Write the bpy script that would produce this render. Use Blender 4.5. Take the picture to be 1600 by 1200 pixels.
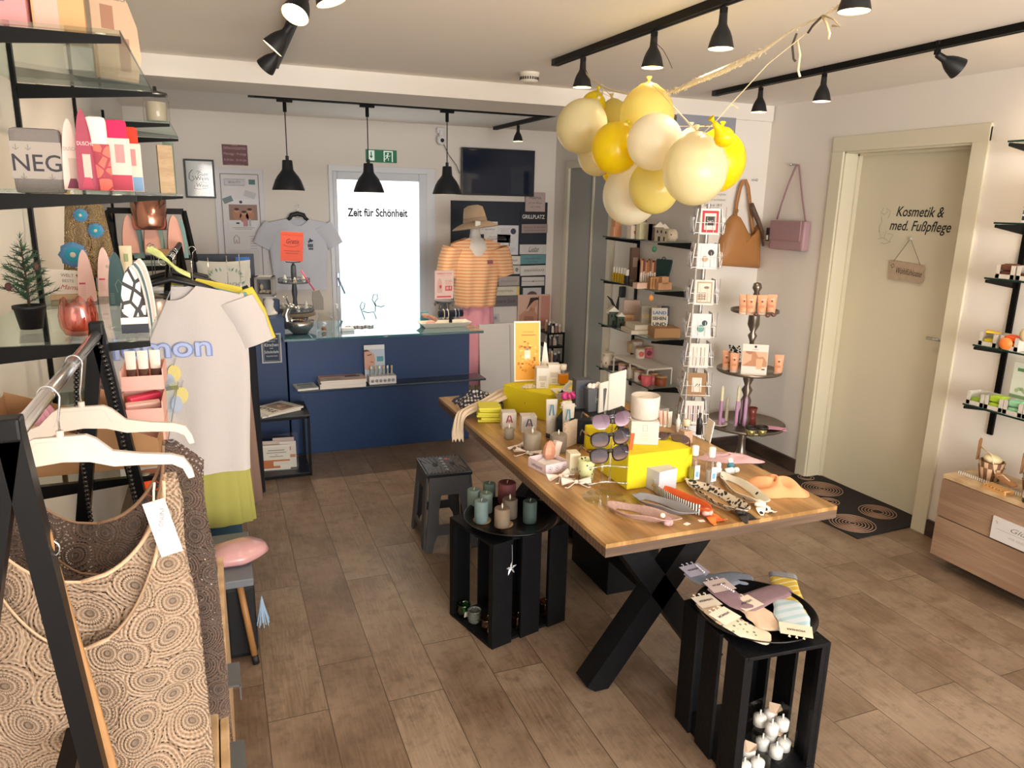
import bpy, bmesh, math, random
from mathutils import Vector, Matrix, Euler
R = math.radians
PI = math.pi
SC = bpy.context.scene
COL = SC.collection
for o in list(bpy.data.objects): bpy.data.objects.remove(o)

# ------------------------------------------------------------------ camera
CH = 1.70                                   # eye height
PITCH, YAW, ROLL, FPX = 0.23976, 0.38128, 0.02166, 1155.66
_f = Vector((math.sin(YAW)*math.cos(PITCH), math.cos(YAW)*math.cos(PITCH), -math.sin(PITCH)))
_r0 = Vector((math.cos(YAW), -math.sin(YAW), 0)); _u0 = _r0.cross(_f)
_r = _r0*math.cos(ROLL) + _u0*math.sin(ROLL); _u = _r.cross(_f)
cam_data = bpy.data.cameras.new('camera'); cam = bpy.data.objects.new('camera', cam_data); COL.objects.link(cam)
cam.matrix_world = Matrix(((_r.x,_u.x,-_f.x,0),(_r.y,_u.y,-_f.y,0),(_r.z,_u.z,-_f.z,CH),(0,0,0,1)))
cam_data.sensor_width = 36; cam_data.lens = FPX/1600*36; cam_data.clip_start = 0.05; cam_data.clip_end = 100
SC.camera = cam

def U(px, py, ax, val):
    """the point of the place seen at this pixel of the 1600x1200 photo, on the real plane axis=val"""
    d = _f + _r*((px-800)/FPX) - _u*((py-600)/FPX)
    C = Vector((0,0,CH)); return C + d*((val-C[ax])/d[ax])

# ------------------------------------------------------------------ world, exposure, daylight
W = bpy.data.worlds.new('sky'); SC.world = W; W.use_nodes = True
_n = W.node_tree.nodes; _bg = _n['Background']
_bg.inputs[0].default_value = (0.75, 0.87, 1.0, 1); _bg.inputs[1].default_value = 3.0
SC.view_settings.view_transform = 'Standard'; SC.view_settings.look = 'None'
SC.view_settings.exposure = 0.8; SC.view_settings.gamma = 1.0; SC.view_settings.use_curve_mapping = False
SC.cycles.max_bounces = 8; SC.cycles.diffuse_bounces = 5; SC.cycles.glossy_bounces = 4
SC.cycles.transmission_bounces = 8; SC.cycles.transparent_max_bounces = 12
SC.cycles.sample_clamp_indirect = 6.0; SC.cycles.caustics_reflective = False; SC.cycles.caustics_refractive = False

def area_light(name, loc, rot, sx, sy, e, col):
    l = bpy.data.lights.new(name, 'AREA'); l.shape = 'RECTANGLE'; l.size = sx; l.size_y = sy; l.energy = e; l.color = col
    o = bpy.data.objects.new(name, l); COL.objects.link(o); o.location = loc; o.rotation_euler = rot; return o
# warm fill added inside the unseen shop front, tilted up to brighten the ceiling
area_light('shop_front_fill', (1.5,-2.35,1.45), (R(108),0,0), 3.6, 1.9, 150, (1.0,0.90,0.77))
SPOT_E, SPOT_C = 8.5, (1.0,0.80,0.56)

# ------------------------------------------------------------------ materials
_mats = {}
def srgb(h):
    h = h.lstrip('#'); v = [int(h[i:i+2],16)/255 for i in (0,2,4)]
    return tuple((c/12.92 if c <= .04045 else ((c+.055)/1.055)**2.4) for c in v)
def mat(h, rough=.6, metal=0, noise=0, nscale=40, bump=0, bscale=200, trans=0, alpha=1, emit=0, coat=0, sheen=0, ior=1.45, sss=0):
    key = (h,rough,metal,noise,nscale,bump,bscale,trans,alpha,emit,coat,sheen,ior,sss)
    if key in _mats: return _mats[key]
    m = bpy.data.materials.new('m'+h.strip('#')); m.use_nodes = True
    N = m.node_tree.nodes; L = m.node_tree.links; p = N['Principled BSDF']
    c = srgb(h) + (1,)
    p.inputs['Base Color'].default_value = c; p.inputs['Roughness'].default_value = rough; p.inputs['Metallic'].default_value = metal
    p.inputs['Transmission Weight'].default_value = trans; p.inputs['Alpha'].default_value = alpha; p.inputs['IOR'].default_value = ior
    p.inputs['Coat Weight'].default_value = coat; p.inputs['Sheen Weight'].default_value = sheen
    if sss: p.inputs['Subsurface Weight'].default_value = sss; p.inputs['Subsurface Scale'].default_value = .03
    if emit: p.inputs['Emission Color'].default_value = c; p.inputs['Emission Strength'].default_value = emit
    if noise or bump:
        tc = N.new('ShaderNodeTexCoord')
    if noise:
        nz = N.new('ShaderNodeTexNoise'); nz.inputs['Scale'].default_value = nscale; nz.inputs['Detail'].default_value = 6
        mx = N.new('ShaderNodeMix'); mx.data_type = 'RGBA'
        a = tuple(max(0, x*(1-noise)) for x in c[:3]) + (1,); b = tuple(min(1, x*(1+noise)) for x in c[:3]) + (1,)
        mx.inputs[6].default_value = a; mx.inputs[7].default_value = b
        L.new(tc.outputs['Object'], nz.inputs['Vector']); L.new(nz.outputs['Fac'], mx.inputs[0]); L.new(mx.outputs[2], p.inputs['Base Color'])
    if bump:
        nb = N.new('ShaderNodeTexNoise'); nb.inputs['Scale'].default_value = bscale; nb.inputs['Detail'].default_value = 4
        bp = N.new('ShaderNodeBump'); bp.inputs['Strength'].default_value = bump; bp.inputs['Distance'].default_value = .004
        L.new(tc.outputs['Object'], nb.inputs['Vector']); L.new(nb.outputs['Fac'], bp.inputs['Height']); L.new(bp.outputs['Normal'], p.inputs['Normal'])
    _mats[key] = m; return m
class NT:
    """tiny helper for hand-wired materials"""
    def __init__(s, name, rough=.5):
        s.m = bpy.data.materials.new(name); s.m.use_nodes = True; s.t = s.m.node_tree
        s.p = s.t.nodes['Principled BSDF']; s.p.inputs['Roughness'].default_value = rough
        s.tc = s.t.nodes.new('ShaderNodeTexCoord')
    def n(s, kind, **kw):
        x = s.t.nodes.new('ShaderNode'+kind)
        for k, v in kw.items():
            if k.startswith('i_'):
                k = k[2:]; x.inputs[int(k) if k.isdigit() else k.replace('_',' ')].default_value = v
            else: setattr(x, k, v)
        return x
    def l(s, a, b): s.t.links.new(a, b)
    def math(s, op, a, b=None, c=None):
        x = s.t.nodes.new('ShaderNodeMath'); x.operation = op
        for i, v in enumerate((a,b,c)):
            if v is None: continue
            if isinstance(v, (int,float)): x.inputs[i].default_value = v
            else: s.l(v, x.inputs[i])
        return x.outputs[0]
    def mix(s, f, a, b, mode='MIX'):
        x = s.t.nodes.new('ShaderNodeMix'); x.data_type = 'RGBA'; x.blend_type = mode
        for i, v in ((0,f),(6,a),(7,b)):
            if isinstance(v, (int,float)): x.inputs[i].default_value = v
            elif isinstance(v, tuple): x.inputs[i].default_value = v if len(v)==4 else v+(1,)
            else: s.l(v, x.inputs[i])
        return x.outputs[2]
    def ramp(s, f, stops):
        x = s.t.nodes.new('ShaderNodeValToRGB'); s.l(f, x.inputs[0]); e = x.color_ramp.elements
        while len(e) < len(stops): e.new(0.5)
        for i, (p, c) in enumerate(stops): e[i].position = p; e[i].color = (c if len(c)==4 else c+(1,))
        return x.outputs[0]
    def bump(s, h, st, dist=.002):
        b = s.n('Bump'); b.inputs['Strength'].default_value = st; b.inputs['Distance'].default_value = dist
        s.l(h, b.inputs['Height']); s.l(b.outputs['Normal'], s.p.inputs['Normal'])
    def noise(s, vec, scale, detail=5, rough=.55):
        x = s.n('TexNoise'); x.inputs['Scale'].default_value = scale; x.inputs['Detail'].default_value = detail; x.inputs['Roughness'].default_value = rough
        s.l(vec, x.inputs['Vector']); return x.outputs['Fac']
    def map(s, vec, sc):
        x = s.n('Mapping'); x.inputs['Scale'].default_value = sc; s.l(vec, x.inputs['Vector']); return x.outputs[0]
    def col(s, c): s.l(c, s.p.inputs['Base Color'])

def floor_mat():
    t = NT('plank_tiles', .38); sep = t.n('SeparateXYZ'); t.l(t.tc.outputs['Object'], sep.inputs[0]); x, y = sep.outputs[0], sep.outputs[1]
    u = t.math('DIVIDE', t.math('SUBTRACT', x, .057), .2); ci = t.math('FLOOR', u); fu = t.math('SUBTRACT', u, ci)
    par = t.math('ABSOLUTE', t.math('MODULO', ci, 2.0))
    off = t.math('ADD', t.math('MULTIPLY', par, .235), t.math('MULTIPLY', t.math('SINE', t.math('MULTIPLY', ci, 2.4)), .03))
    v = t.math('DIVIDE', t.math('SUBTRACT', y, t.math('ADD', off, 3.165-4.5)), .90); ri = t.math('FLOOR', v); fv = t.math('SUBTRACT', v, ri)
    w = t.n('TexWhiteNoise', noise_dimensions='3D'); cb = t.n('CombineXYZ'); t.l(ci, cb.inputs[0]); t.l(ri, cb.inputs[1]); t.l(cb.outputs[0], w.inputs['Vector'])
    du = t.math('MULTIPLY', t.math('MINIMUM', fu, t.math('SUBTRACT', 1.0, fu)), .2); dv = t.math('MULTIPLY', t.math('MINIMUM', fv, t.math('SUBTRACT', 1.0, fv)), .9)
    d = t.math('MINIMUM', du, dv); g = t.math('LESS_THAN', d, .0016)
    # grain stretched along the plank, shifted per plank
    sh = t.n('VectorMath', operation='MULTIPLY_ADD'); t.l(w.outputs['Color'], sh.inputs[0]); sh.inputs[1].default_value = (7,9,3); t.l(t.tc.outputs['Object'], sh.inputs[2])
    wv = t.n('TexWave', wave_type='RINGS', bands_direction='X'); wv.inputs['Scale'].default_value = 3.2; wv.inputs['Distortion'].default_value = 9; wv.inputs['Detail'].default_value = 3; wv.inputs['Detail Scale'].default_value = 1.2
    t.l(t.map(sh.outputs[0], (2.6,.22,1)), wv.inputs['Vector'])
    fine = t.noise(t.map(sh.outputs[0], (60,4,1)), 2.2, 6, .65); blot = t.noise(sh.outputs[0], 2.6, 5, .6); blot2 = t.noise(sh.outputs[0], 17, 6, .7)
    base = t.ramp(w.outputs['Value'], [(0,srgb('#75604f')),(.35,srgb('#826c59')),(.7,srgb('#8c7662')),(1,srgb('#94806c'))])
    c = t.mix(t.math('MULTIPLY', wv.outputs['Fac'], .22), base, srgb('#55412f'))
    c = t.mix(t.ramp(fine, [(.35,(0,0,0)),(.7,(1,1,1))]), t.mix(.55, c, srgb('#453325')), c)
    c = t.mix(t.ramp(blot, [(.38,(0,0,0)),(.66,(.5,.5,.5))]), c, srgb('#a5927e'))
    c = t.mix(t.ramp(blot2, [(.50,(0,0,0)),(.70,(.5,.5,.5))]), c, srgb('#4f3d30'))
    c = t.mix(g, c, srgb('#4a3c2f')); t.col(c)
    t.l(t.math('ADD', t.math('MULTIPLY', fine, .22), .27), t.p.inputs['Roughness'])
    t.bump(t.math('SUBTRACT', t.math('MULTIPLY', fine, .25), t.math('MULTIPLY', g, .8)), .35, .0025)
    return t.m
def wood_mat(name, cols, sc=(1,9,9), axis_scale=1.0, ring=3, rough=.4):
    t = NT(name, rough); v = t.map(t.tc.outputs['Object'], sc)
    wv = t.n('TexWave', wave_type='BANDS', bands_direction='Y'); wv.inputs['Scale'].default_value = axis_scale; wv.inputs['Distortion'].default_value = 5; wv.inputs['Detail'].default_value = 4; wv.inputs['Detail Scale'].default_value = 1.4
    t.l(v, wv.inputs['Vector']); f = t.noise(t.map(t.tc.outputs['Object'], tuple(s*ring for s in sc)), 3, 6, .6)
    c = t.ramp(wv.outputs['Fac'], [(0,srgb(cols[0])),(.5,srgb(cols[1])),(1,srgb(cols[2]))])
    c = t.mix(t.ramp(f, [(.35,(0,0,0)),(.72,(.55,.55,.55))]), c, srgb(cols[3])); t.col(c); t.bump(f, .15, .001); return t.m
def wall_mat(h, bump=.25):
    t = NT('wall_plaster', .85); n = t.noise(t.tc.outputs['Object'], 260, 5, .7); n2 = t.noise(t.tc.outputs['Object'], 1.3, 3)
    c = srgb(h); t.col(t.mix(t.math('MULTIPLY', n2, .25), c, tuple(x*.93 for x in c))); t.bump(n, bump, .0015); return t.m
def crochet_mat(h, dark, scale=1.0, holes=.5):
    """open crochet: fans of concentric rows around scattered rosettes, ribs between them, real holes through the cloth"""
    t = NT('crochet', .85); o = t.map(t.tc.outputs['UV'], (scale,scale,1)); pi2 = 6.2832
    nz = t.n('TexNoise'); nz.inputs['Scale'].default_value = 5; t.l(o, nz.inputs['Vector'])
    wob = t.n('VectorMath', operation='MULTIPLY_ADD'); t.l(nz.outputs['Color'], wob.inputs[0]); wob.inputs[1].default_value = (.06,.06,0); t.l(o, wob.inputs[2])
    vo = t.n('TexVoronoi', feature='F1', voronoi_dimensions='2D'); vo.inputs['Scale'].default_value = 11; vo.inputs['Randomness'].default_value = .8; t.l(wob.outputs[0], vo.inputs['Vector'])
    r = vo.outputs['Distance']
    dif = t.n('VectorMath', operation='SUBTRACT'); t.l(wob.outputs[0], dif.inputs[0])
    t.l(vo.outputs['Position'], dif.inputs[1]); sp = t.n('SeparateXYZ'); t.l(dif.outputs[0], sp.inputs[0])
    ang = t.math('ARCTAN2', sp.outputs[1], sp.outputs[0])
    rings = t.math('SINE', t.math('MULTIPLY', r, 62.0)); spokes = t.math('SINE', t.math('MULTIPLY', ang, 26.0))
    hole = t.math('MULTIPLY', t.math('GREATER_THAN', spokes, .05), t.math('LESS_THAN', t.math('ABSOLUTE', t.math('SUBTRACT', t.math('FRACT', t.math('MULTIPLY', r, 5.0)), .5)), .15*holes*2))
    fine = t.noise(o, 170, 4, .7); hgt = t.math('ADD', t.math('MULTIPLY', rings, .5), t.math('ADD', t.math('MULTIPLY', spokes, .25), fine))
    c = t.mix(t.ramp(t.math('MULTIPLY_ADD', hgt, .4, .3), [(0,srgb(dark)),(.55,srgb(h))]), srgb(dark), srgb(h)); 
    c = t.mix(t.ramp(hgt, [(-0.0,(1,1,1)),(.55,(0,0,0))]), c, srgb(dark)); t.col(c); t.bump(hgt, .9, .004)
    t.l(t.math('SUBTRACT', 1.0, hole), t.p.inputs['Alpha']); t.p.inputs['Sheen Weight'].default_value = .1
    return t.m
def dots_mat(base, dot, scale, r=.3, rough=.8, rand=.5):
    t = NT('dots', rough); vo = t.n('TexVoronoi'); vo.inputs['Scale'].default_value = scale; vo.inputs['Randomness'].default_value = rand
    t.l(t.tc.outputs['Object'], vo.inputs['Vector']); t.col(t.mix(t.math('LESS_THAN', vo.outputs['Distance'], r), srgb(base), srgb(dot))); return t.m
def leopard_mat():
    t = NT('leopard', .8); vo = t.n('TexVoronoi'); vo.inputs['Scale'].default_value = 62; nz = t.n('TexNoise'); nz.inputs['Scale'].default_value = 30
    t.l(t.tc.outputs['Object'], nz.inputs['Vector']); a = t.n('VectorMath', operation='MULTIPLY_ADD'); t.l(nz.outputs['Color'], a.inputs[0]); a.inputs[1].default_value = (.02,.02,.02); t.l(t.tc.outputs['Object'], a.inputs[2])
    t.l(a.outputs[0], vo.inputs['Vector']); c = t.ramp(vo.outputs['Distance'], [(.0,srgb('#6a5444')),(.16,srgb('#1c1512')),(.40,srgb('#1c1512')),(.46,srgb('#c4b8a8'))]); t.col(c)
    return t.m
def stripes_mat(a, b, freq, axis=2, duty=.5, rough=.8, warp=0):
    t = NT('stripes', rough); sp = t.n('SeparateXYZ'); t.l(t.tc.outputs['Object'], sp.inputs[0]); s = t.math('FRACT', t.math('MULTIPLY', sp.outputs[axis], freq))
    t.col(t.mix(t.math('LESS_THAN', s, duty), srgb(a), srgb(b))); return t.m
def houndstooth_mat():
    t = NT('lattice_print', .7); ck = t.n('TexVoronoi'); ck.inputs['Scale'].default_value = 62; ck.inputs['Randomness'].default_value = .08
    t.l(t.tc.outputs['Object'], ck.inputs['Vector']); t.col(t.mix(t.math('LESS_THAN', ck.outputs['Distance'], .42), srgb('#262b3d'), srgb('#cfc8c0'))); return t.m

FLOOR = floor_mat()
WHITE_WALL = wall_mat('#e6e0d9'); CEIL = wall_mat('#f0ebe4', .12)
BLACK_METAL = mat('#101010', .42, .3); BLACK_SATIN = mat('#0b0b0d', .38); BLACK_WOOD = mat('#0c0d10', .5, noise=.35, nscale=30, bump=.4, bscale=60)
for _m in (BLACK_METAL,BLACK_SATIN,BLACK_WOOD): _m.node_tree.nodes['Principled BSDF'].inputs['Specular IOR Level'].default_value = .22
DOOR_WHITE = mat('#d9d3bd', .45); GREY_DOOR = mat('#9a9a96', .5); CHROME = mat('#c9c9cc', .22, 1); STEEL = mat('#8e8d8b', .35, 1)
NAVY = mat('#1c3c6c', .42, bump=.1, bscale=300, noise=.06, nscale=8); DARKNAVY = mat('#222c40', .5)  # NAVY is painted brighter to take in the window flare
GLASS = mat('#f4fbf8', .02, trans=1, ior=1.3); ACRYL = None; 
def thin_glass():
    t = NT('shelf_glass', .03); t.t.nodes.remove(t.p); out = t.t.nodes['Material Output']
    g = t.n('BsdfGlossy'); g.inputs['Roughness'].default_value = .03; g.inputs['Color'].default_value = (.9,1,.97,1)
    tr = t.n('BsdfTransparent'); tr.inputs['Color'].default_value = (.93,.97,.955,1); fr = t.n('LayerWeight'); fr.inputs['Blend'].default_value = .5
    mx = t.n('MixShader'); t.l(t.math('MULTIPLY_ADD', t.math('POWER', fr.outputs['Facing'], 4.0), .6, .03), mx.inputs[0]); t.l(tr.outputs[0], mx.inputs[1]); t.l(g.outputs[0], mx.inputs[2]); t.l(mx.outputs[0], out.inputs['Surface']); return t.m
SHELF_GLASS = thin_glass()
def clear_film(tint=(.97,.97,.97), rough=.08, amt=.07):
    t = NT('clear_film', .03); t.t.nodes.remove(t.p); out = t.t.nodes['Material Output']
    g = t.n('BsdfGlossy'); g.inputs['Roughness'].default_value = rough
    tr = t.n('BsdfTransparent'); tr.inputs['Color'].default_value = tint+(1,); fr = t.n('LayerWeight'); fr.inputs['Blend'].default_value = .5
    mx = t.n('MixShader'); t.l(t.math('MULTIPLY_ADD', t.math('POWER', fr.outputs['Facing'], 3.0), .4, amt), mx.inputs[0]); t.l(tr.outputs[0], mx.inputs[1]); t.l(g.outputs[0], mx.inputs[2]); t.l(mx.outputs[0], out.inputs['Surface']); return t.m
FILM = clear_film(); ACRYL = clear_film((.95,.96,.96), .05, .16); GREEN_GLASS = clear_film((.40,.78,.52), .06, .10); AMBER_GLASS = clear_film((.80,.56,.32), .06, .10); CLEAR = clear_film((.985,.992,.988), .05, .03)
TABLE_TOP = wood_mat('table_oak', ('#8f6a3c','#b58c58','#c39c68','#6e4f2c'), (7,.5,1), 1.3, 3.2, .34)
TABLE_EDGE = wood_mat('table_edge', ('#4f3d31','#64503f','#71594a','#3a2c23'), (.6,12,14), 1.2, 3, .5)
OAK_CAB = wood_mat('cabinet_oak', ('#8c705b','#9b7d66','#a58870','#7b604c'), (14,.6,20), .8, 3, .5)
PALE_WOOD = wood_mat('pale_wood', ('#b99a74','#c9ab84','#d2b68f','#a98a64'), (3,3,14), 1, 3, .5)
CARDBOARD = mat('#a87f58', .8, noise=.08, nscale=30); KRAFT = mat('#b48a60', .8, noise=.1, nscale=60)
PAPER = mat('#ece6dd', .75); PAPER_COOL = mat('#e4e4e8', .7); INK = mat('#2a2724', .7); GREY_INK = mat('#77746f', .7); LIGHT_INK = mat('#a8a39c', .7)
YELLOW_FELT = mat('#d9c81c', .85, noise=.05, nscale=90, bump=.3, bscale=400)
# ------------------------------------------------------------------ mesh builder
_text_cache = {}
def _text_mesh(s, shear, bold, align, spacing):
    k = (s,shear,bold,align,spacing)
    if k in _text_cache: return _text_cache[k]
    c = bpy.data.curves.new('t','FONT'); c.body = s; c.size = 1; c.shear = shear; c.offset = bold; c.align_x = align; c.align_y = 'CENTER'; c.space_character = spacing; c.resolution_u = 3
    o = bpy.data.objects.new('t', c); COL.objects.link(o); bpy.context.view_layer.update()
    me = bpy.data.meshes.new_from_object(o.evaluated_get(bpy.context.evaluated_depsgraph_get()))
    bpy.data.objects.remove(o); bpy.data.curves.remove(c)
    r = ([v.co.copy() for v in me.vertices], [tuple(p.vertices) for p in me.polygons]); bpy.data.meshes.remove(me)
    _text_cache[k] = r; return r
def rotm(rx=0, ry=0, rz=0): return Euler((R(rx),R(ry),R(rz))).to_matrix().to_4x4()
def tm(x=0,y=0,z=0,rx=0,ry=0,rz=0): return Matrix.Translation((x,y,z)) @ rotm(rx,ry,rz)
class B:
    def __init__(s, m=None):
        s.bm = bmesh.new(); s.mats = []; s.T = Matrix.Identity(4); s.m = m; s.smooth = True
    def _mi(s, m):
        m = m or s.m
        if m not in s.mats: s.mats.append(m)
        return s.mats.index(m)
    def add(s, vs, fs, m=None, sm=False):
        mi = s._mi(m); V = [s.bm.verts.new(s.T @ Vector(v)) for v in vs]; out = []
        for f in fs:
            try: F = s.bm.faces.new([V[i] for i in f])
            except ValueError: continue
            F.material_index = mi; F.smooth = sm; out.append(F)
        return V, out
    def box(s, c, d, m=None, rz=0, bev=0, rx=0, ry=0, taper=1.0, taper_y=None):
        hx,hy,hz = d[0]/2,d[1]/2,d[2]/2; ty = taper if taper_y is None else taper_y
        M = Matrix.Translation(c) @ rotm(rx,ry,rz); vs = []
        if bev:
            b = min(bev, hx*.49, hy*.49, hz*.49)   # chamfered box by hull of 24 points
            tmp = bmesh.new(); bmesh.ops.create_cube(tmp, size=1)
            for v in tmp.verts: v.co = Vector((v.co.x*2*hx*(taper if v.co.z>0 else 1), v.co.y*2*hy*(ty if v.co.z>0 else 1), v.co.z*2*hz))
            bmesh.ops.bevel(tmp, geom=tmp.edges[:], offset=b, segments=2, affect='EDGES', profile=.6)
            tmp.verts.index_update(); vs = [M @ v.co for v in tmp.verts]; fs = [[v.index for v in f.verts] for f in tmp.faces]; tmp.free()
            return s.add(vs, fs, m, False)
        for z in (-1,1):
            for y in (-1,1):
                for x in (-1,1):
                    k = (taper if z>0 else 1); k2 = (ty if z>0 else 1); vs.append(M @ Vector((x*hx*k,y*hy*k2,z*hz)))
        return s.add(vs, [(0,2,3,1),(4,5,7,6),(0,1,5,4),(2,6,7,3),(0,4,6,2),(1,3,7,5)], m)
    def lathe(s, prof, c=(0,0,0), n=24, m=None, M=None, sm=True, sx=1, sy=1, wob=None):
        M = Matrix.Translation(c) @ (M or Matrix.Identity(4)); vs = []; fs = []; rings = []
        for j, (r, z) in enumerate(prof):
            if r < 1e-6: rings.append([len(vs)]); vs.append(M @ Vector((0,0,z)))
            else:
                rings.append(list(range(len(vs), len(vs)+n)))
                for i in range(n):
                    a = 2*PI*i/n; k = r*(wob(a,j) if wob else 1); vs.append(M @ Vector((k*math.cos(a)*sx, k*math.sin(a)*sy, z)))
        for a, b in zip(rings, rings[1:]):
            for i in range(n):
                j = (i+1) % n
                if len(a)==1 and len(b)==1: continue
                if len(a)==1: fs.append((a[0],b[j],b[i]))
                elif len(b)==1: fs.append((a[i],a[j],b[0]))
                else: fs.append((a[i],a[j],b[j],b[i]))
        return s.add(vs, fs, m, sm)
    def cyl(s, c, r, h, m=None, n=24, r2=None, M=None, bev=0):
        r2 = r if r2 is None else r2
        if bev: p = [(0,0),(r-bev,0),(r,bev),(r2,h-bev),(r2-bev,h),(0,h)]
        else: p = [(0,0),(r,0),(r,0.0001),(r2,h-.0001),(r2,h),(0,h)]
        return s.lathe(p, c, n, m, M, sm=False if n < 12 else True)
    def tube(s, pts, r, m=None, n=8, closed=False, cap=True, flat=1.0, up=None):
        pts = [Vector(p) for p in pts]; N = len(pts); vs = []; fs = []; prev = None
        for i, p in enumerate(pts):
            if closed: t = pts[(i+1)%N]-pts[i-1]
            else: t = pts[min(i+1,N-1)]-pts[max(i-1,0)]
            if t.length < 1e-9: t = Vector((0,0,1))
            t.normalize()
            if up is not None: a = Vector(up) - t*Vector(up).dot(t)
            elif prev is None: a = t.orthogonal()
            else: a = prev - t*prev.dot(t)
            if a.length < 1e-6: a = t.orthogonal()
            a.normalize(); prev = a; b = t.cross(a); rr = r[i] if isinstance(r,(list,tuple)) else r
            for k in range(n):
                q = 2*PI*k/n; vs.append(p + a*(rr*math.cos(q)*flat) + b*(rr*math.sin(q)))
        for i in range(N if closed else N-1):
            j = (i+1)%N
            for k in range(n): l = (k+1)%n; fs.append((i*n+k,i*n+l,j*n+l,j*n+k))
        if cap and not closed: fs.append(tuple(range(n))[::-1]); fs.append(tuple((N-1)*n+k for k in range(n)))
        return s.add(vs, fs, m, n >= 6)
    def bar(s, a, b, w, d, m=None, up=(0,0,1)):
        """rectangular bar from a to b, w across, d along up"""
        a, b = Vector(a), Vector(b); t = (b-a).normalized(); u = Vector(up); u = (u - t*u.dot(t)); u = u.normalized() if u.length > 1e-6 else t.orthogonal().normalized(); v = t.cross(u); vs = []
        for p in (a,b):
            for x,y in ((-1,-1),(1,-1),(1,1),(-1,1)): vs.append(p + v*(x*w/2) + u*(y*d/2))
        return s.add(vs, [(3,2,1,0),(4,5,6,7),(0,1,5,4),(1,2,6,5),(2,3,7,6),(3,0,4,7)], m)
    def prism(s, poly, h0, h1, m=None, sm=False):
        """xy polygon extruded in z"""
        n = len(poly); vs = [(x,y,h0) for x,y in poly]+[(x,y,h1) for x,y in poly]
        return s.add(vs, [tuple(range(n))[::-1], tuple(range(n,2*n))]+[(i,(i+1)%n,n+(i+1)%n,n+i) for i in range(n)], m, sm)
    def grid(s, fn, nu, nv, m=None, th=0, uv=False, keep=None, closed_u=False):
        P = [[Vector(fn(i/nu, j/nv)) for i in range(nu+1)] for j in range(nv+1)]
        vs = [p for r in P for p in r]; w = nu+1
        fs = [(j*w+i, j*w+i+1, (j+1)*w+i+1, (j+1)*w+i) for j in range(nv) for i in range(nu) if keep is None or keep((i+.5)/nu,(j+.5)/nv)]
        V, F = s.add(vs, fs, m, True)
        if uv:
            lay = s.bm.loops.layers.uv.verify(); idx = {v: k for k, v in enumerate(V)}
            for f in F:
                for lp in f.loops: k = idx[lp.vert]; q = uv((k%w)/nu, (k//w)/nv) if callable(uv) else ((k%w)/nu, (k//w)/nv); lp[lay].uv = q
        if th:
            loose = [v for v in V if not v.link_faces]; bmesh.ops.delete(s.bm, geom=loose, context='VERTS')
            bmesh.ops.solidify(s.bm, geom=F, thickness=th)
        return V, F
    def sph(s, c, r, m=None, n=16, k=10, M=None):
        rx, ry, rz = r if isinstance(r, tuple) else (r,r,r); MM = Matrix.Translation(c) @ (M or Matrix.Identity(4)) @ Matrix.Diagonal((rx,ry,rz,1))
        prof = [(math.sin(PI*j/k), -math.cos(PI*j/k)) for j in range(k+1)]; prof[0] = (0,-1); prof[-1] = (0,1)
        return s.lathe(prof, (0,0,0), n, m, MM)
    def text(s, txt, x, y, size, m=None, z=.0006, shear=0, bold=0, align='CENTER', rz=0, w=None, spacing=1.0, M=None):
        vs, fs = _text_mesh(txt, shear, bold, align, spacing)
        if not vs: return
        k = size; kx = k
        if w: ext = max(v.x for v in vs)-min(v.x for v in vs); kx = w/ext
        A = (M or Matrix.Identity(4)) @ Matrix.Translation((x,y,z)) @ rotm(0,0,rz)
        s.add([A @ Vector((v.x*kx, v.y*k, 0)) for v in vs], fs, m)
    def rect(s, x0, y0, x1, y1, m=None, z=.0004, M=None):
        A = M or Matrix.Identity(4); return s.add([A @ Vector(p) for p in ((x0,y0,z),(x1,y0,z),(x1,y1,z),(x0,y1,z))], [(0,1,2,3)], m)
    def disc(s, x, y, r, m=None, z=.0005, n=20, ry=None, M=None, a0=0, a1=360):
        A = M or Matrix.Identity(4); ry = ry or r
        vs = [A @ Vector((x+r*math.cos(R(a0+(a1-a0)*i/n)), y+ry*math.sin(R(a0+(a1-a0)*i/n)), z)) for i in range(n + (a1-a0 != 360))]
        return s.add(vs, [tuple(range(len(vs)))], m)
    def flat(s, pts, m=None, z=.0005, M=None):
        A = M or Matrix.Identity(4); return s.add([A @ Vector((p[0],p[1],z)) for p in pts], [tuple(range(len(pts)))], m)
    def line(s, pts, w, m=None, z=.0007, M=None):
        A = M or Matrix.Identity(4); P = [Vector((p[0],p[1],0)) for p in pts]; vs = []; fs = []
        for i, p in enumerate(P):
            t = (P[min(i+1,len(P)-1)]-P[max(i-1,0)]); t = t.normalized() if t.length else Vector((1,0,0)); q = Vector((-t.y,t.x,0))*w/2
            vs += [A @ Vector((p.x+q.x,p.y+q.y,z)), A @ Vector((p.x-q.x,p.y-q.y,z))]
        for i in range(len(P)-1): fs.append((2*i,2*i+1,2*i+3,2*i+2))
        return s.add(vs, fs, m)
    def out(s, name, parent=None, label=None, subsurf=0):
        me = bpy.data.meshes.new(name)
        if len(s.bm.faces) < 60000: bmesh.ops.recalc_face_normals(s.bm, faces=s.bm.faces[:])
        s.bm.to_mesh(me); s.bm.free()
        for m in s.mats: me.materials.append(m)
        o = bpy.data.objects.new(name, me); COL.objects.link(o)
        if parent: o.parent = parent
        if label: o['label'] = label
        if subsurf:
            md = o.modifiers.new('s','SUBSURF'); md.levels = md.render_levels = subsurf
        return o
def place(o, loc, rz=0, rx=0, ry=0):
    o.location = loc; o.rotation_euler = (R(rx),R(ry),R(rz)); return o
def tag(o, label, cat, group=None):
    o['label'] = label; o['category'] = cat
    if group: o['group'] = group
    return o
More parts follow.
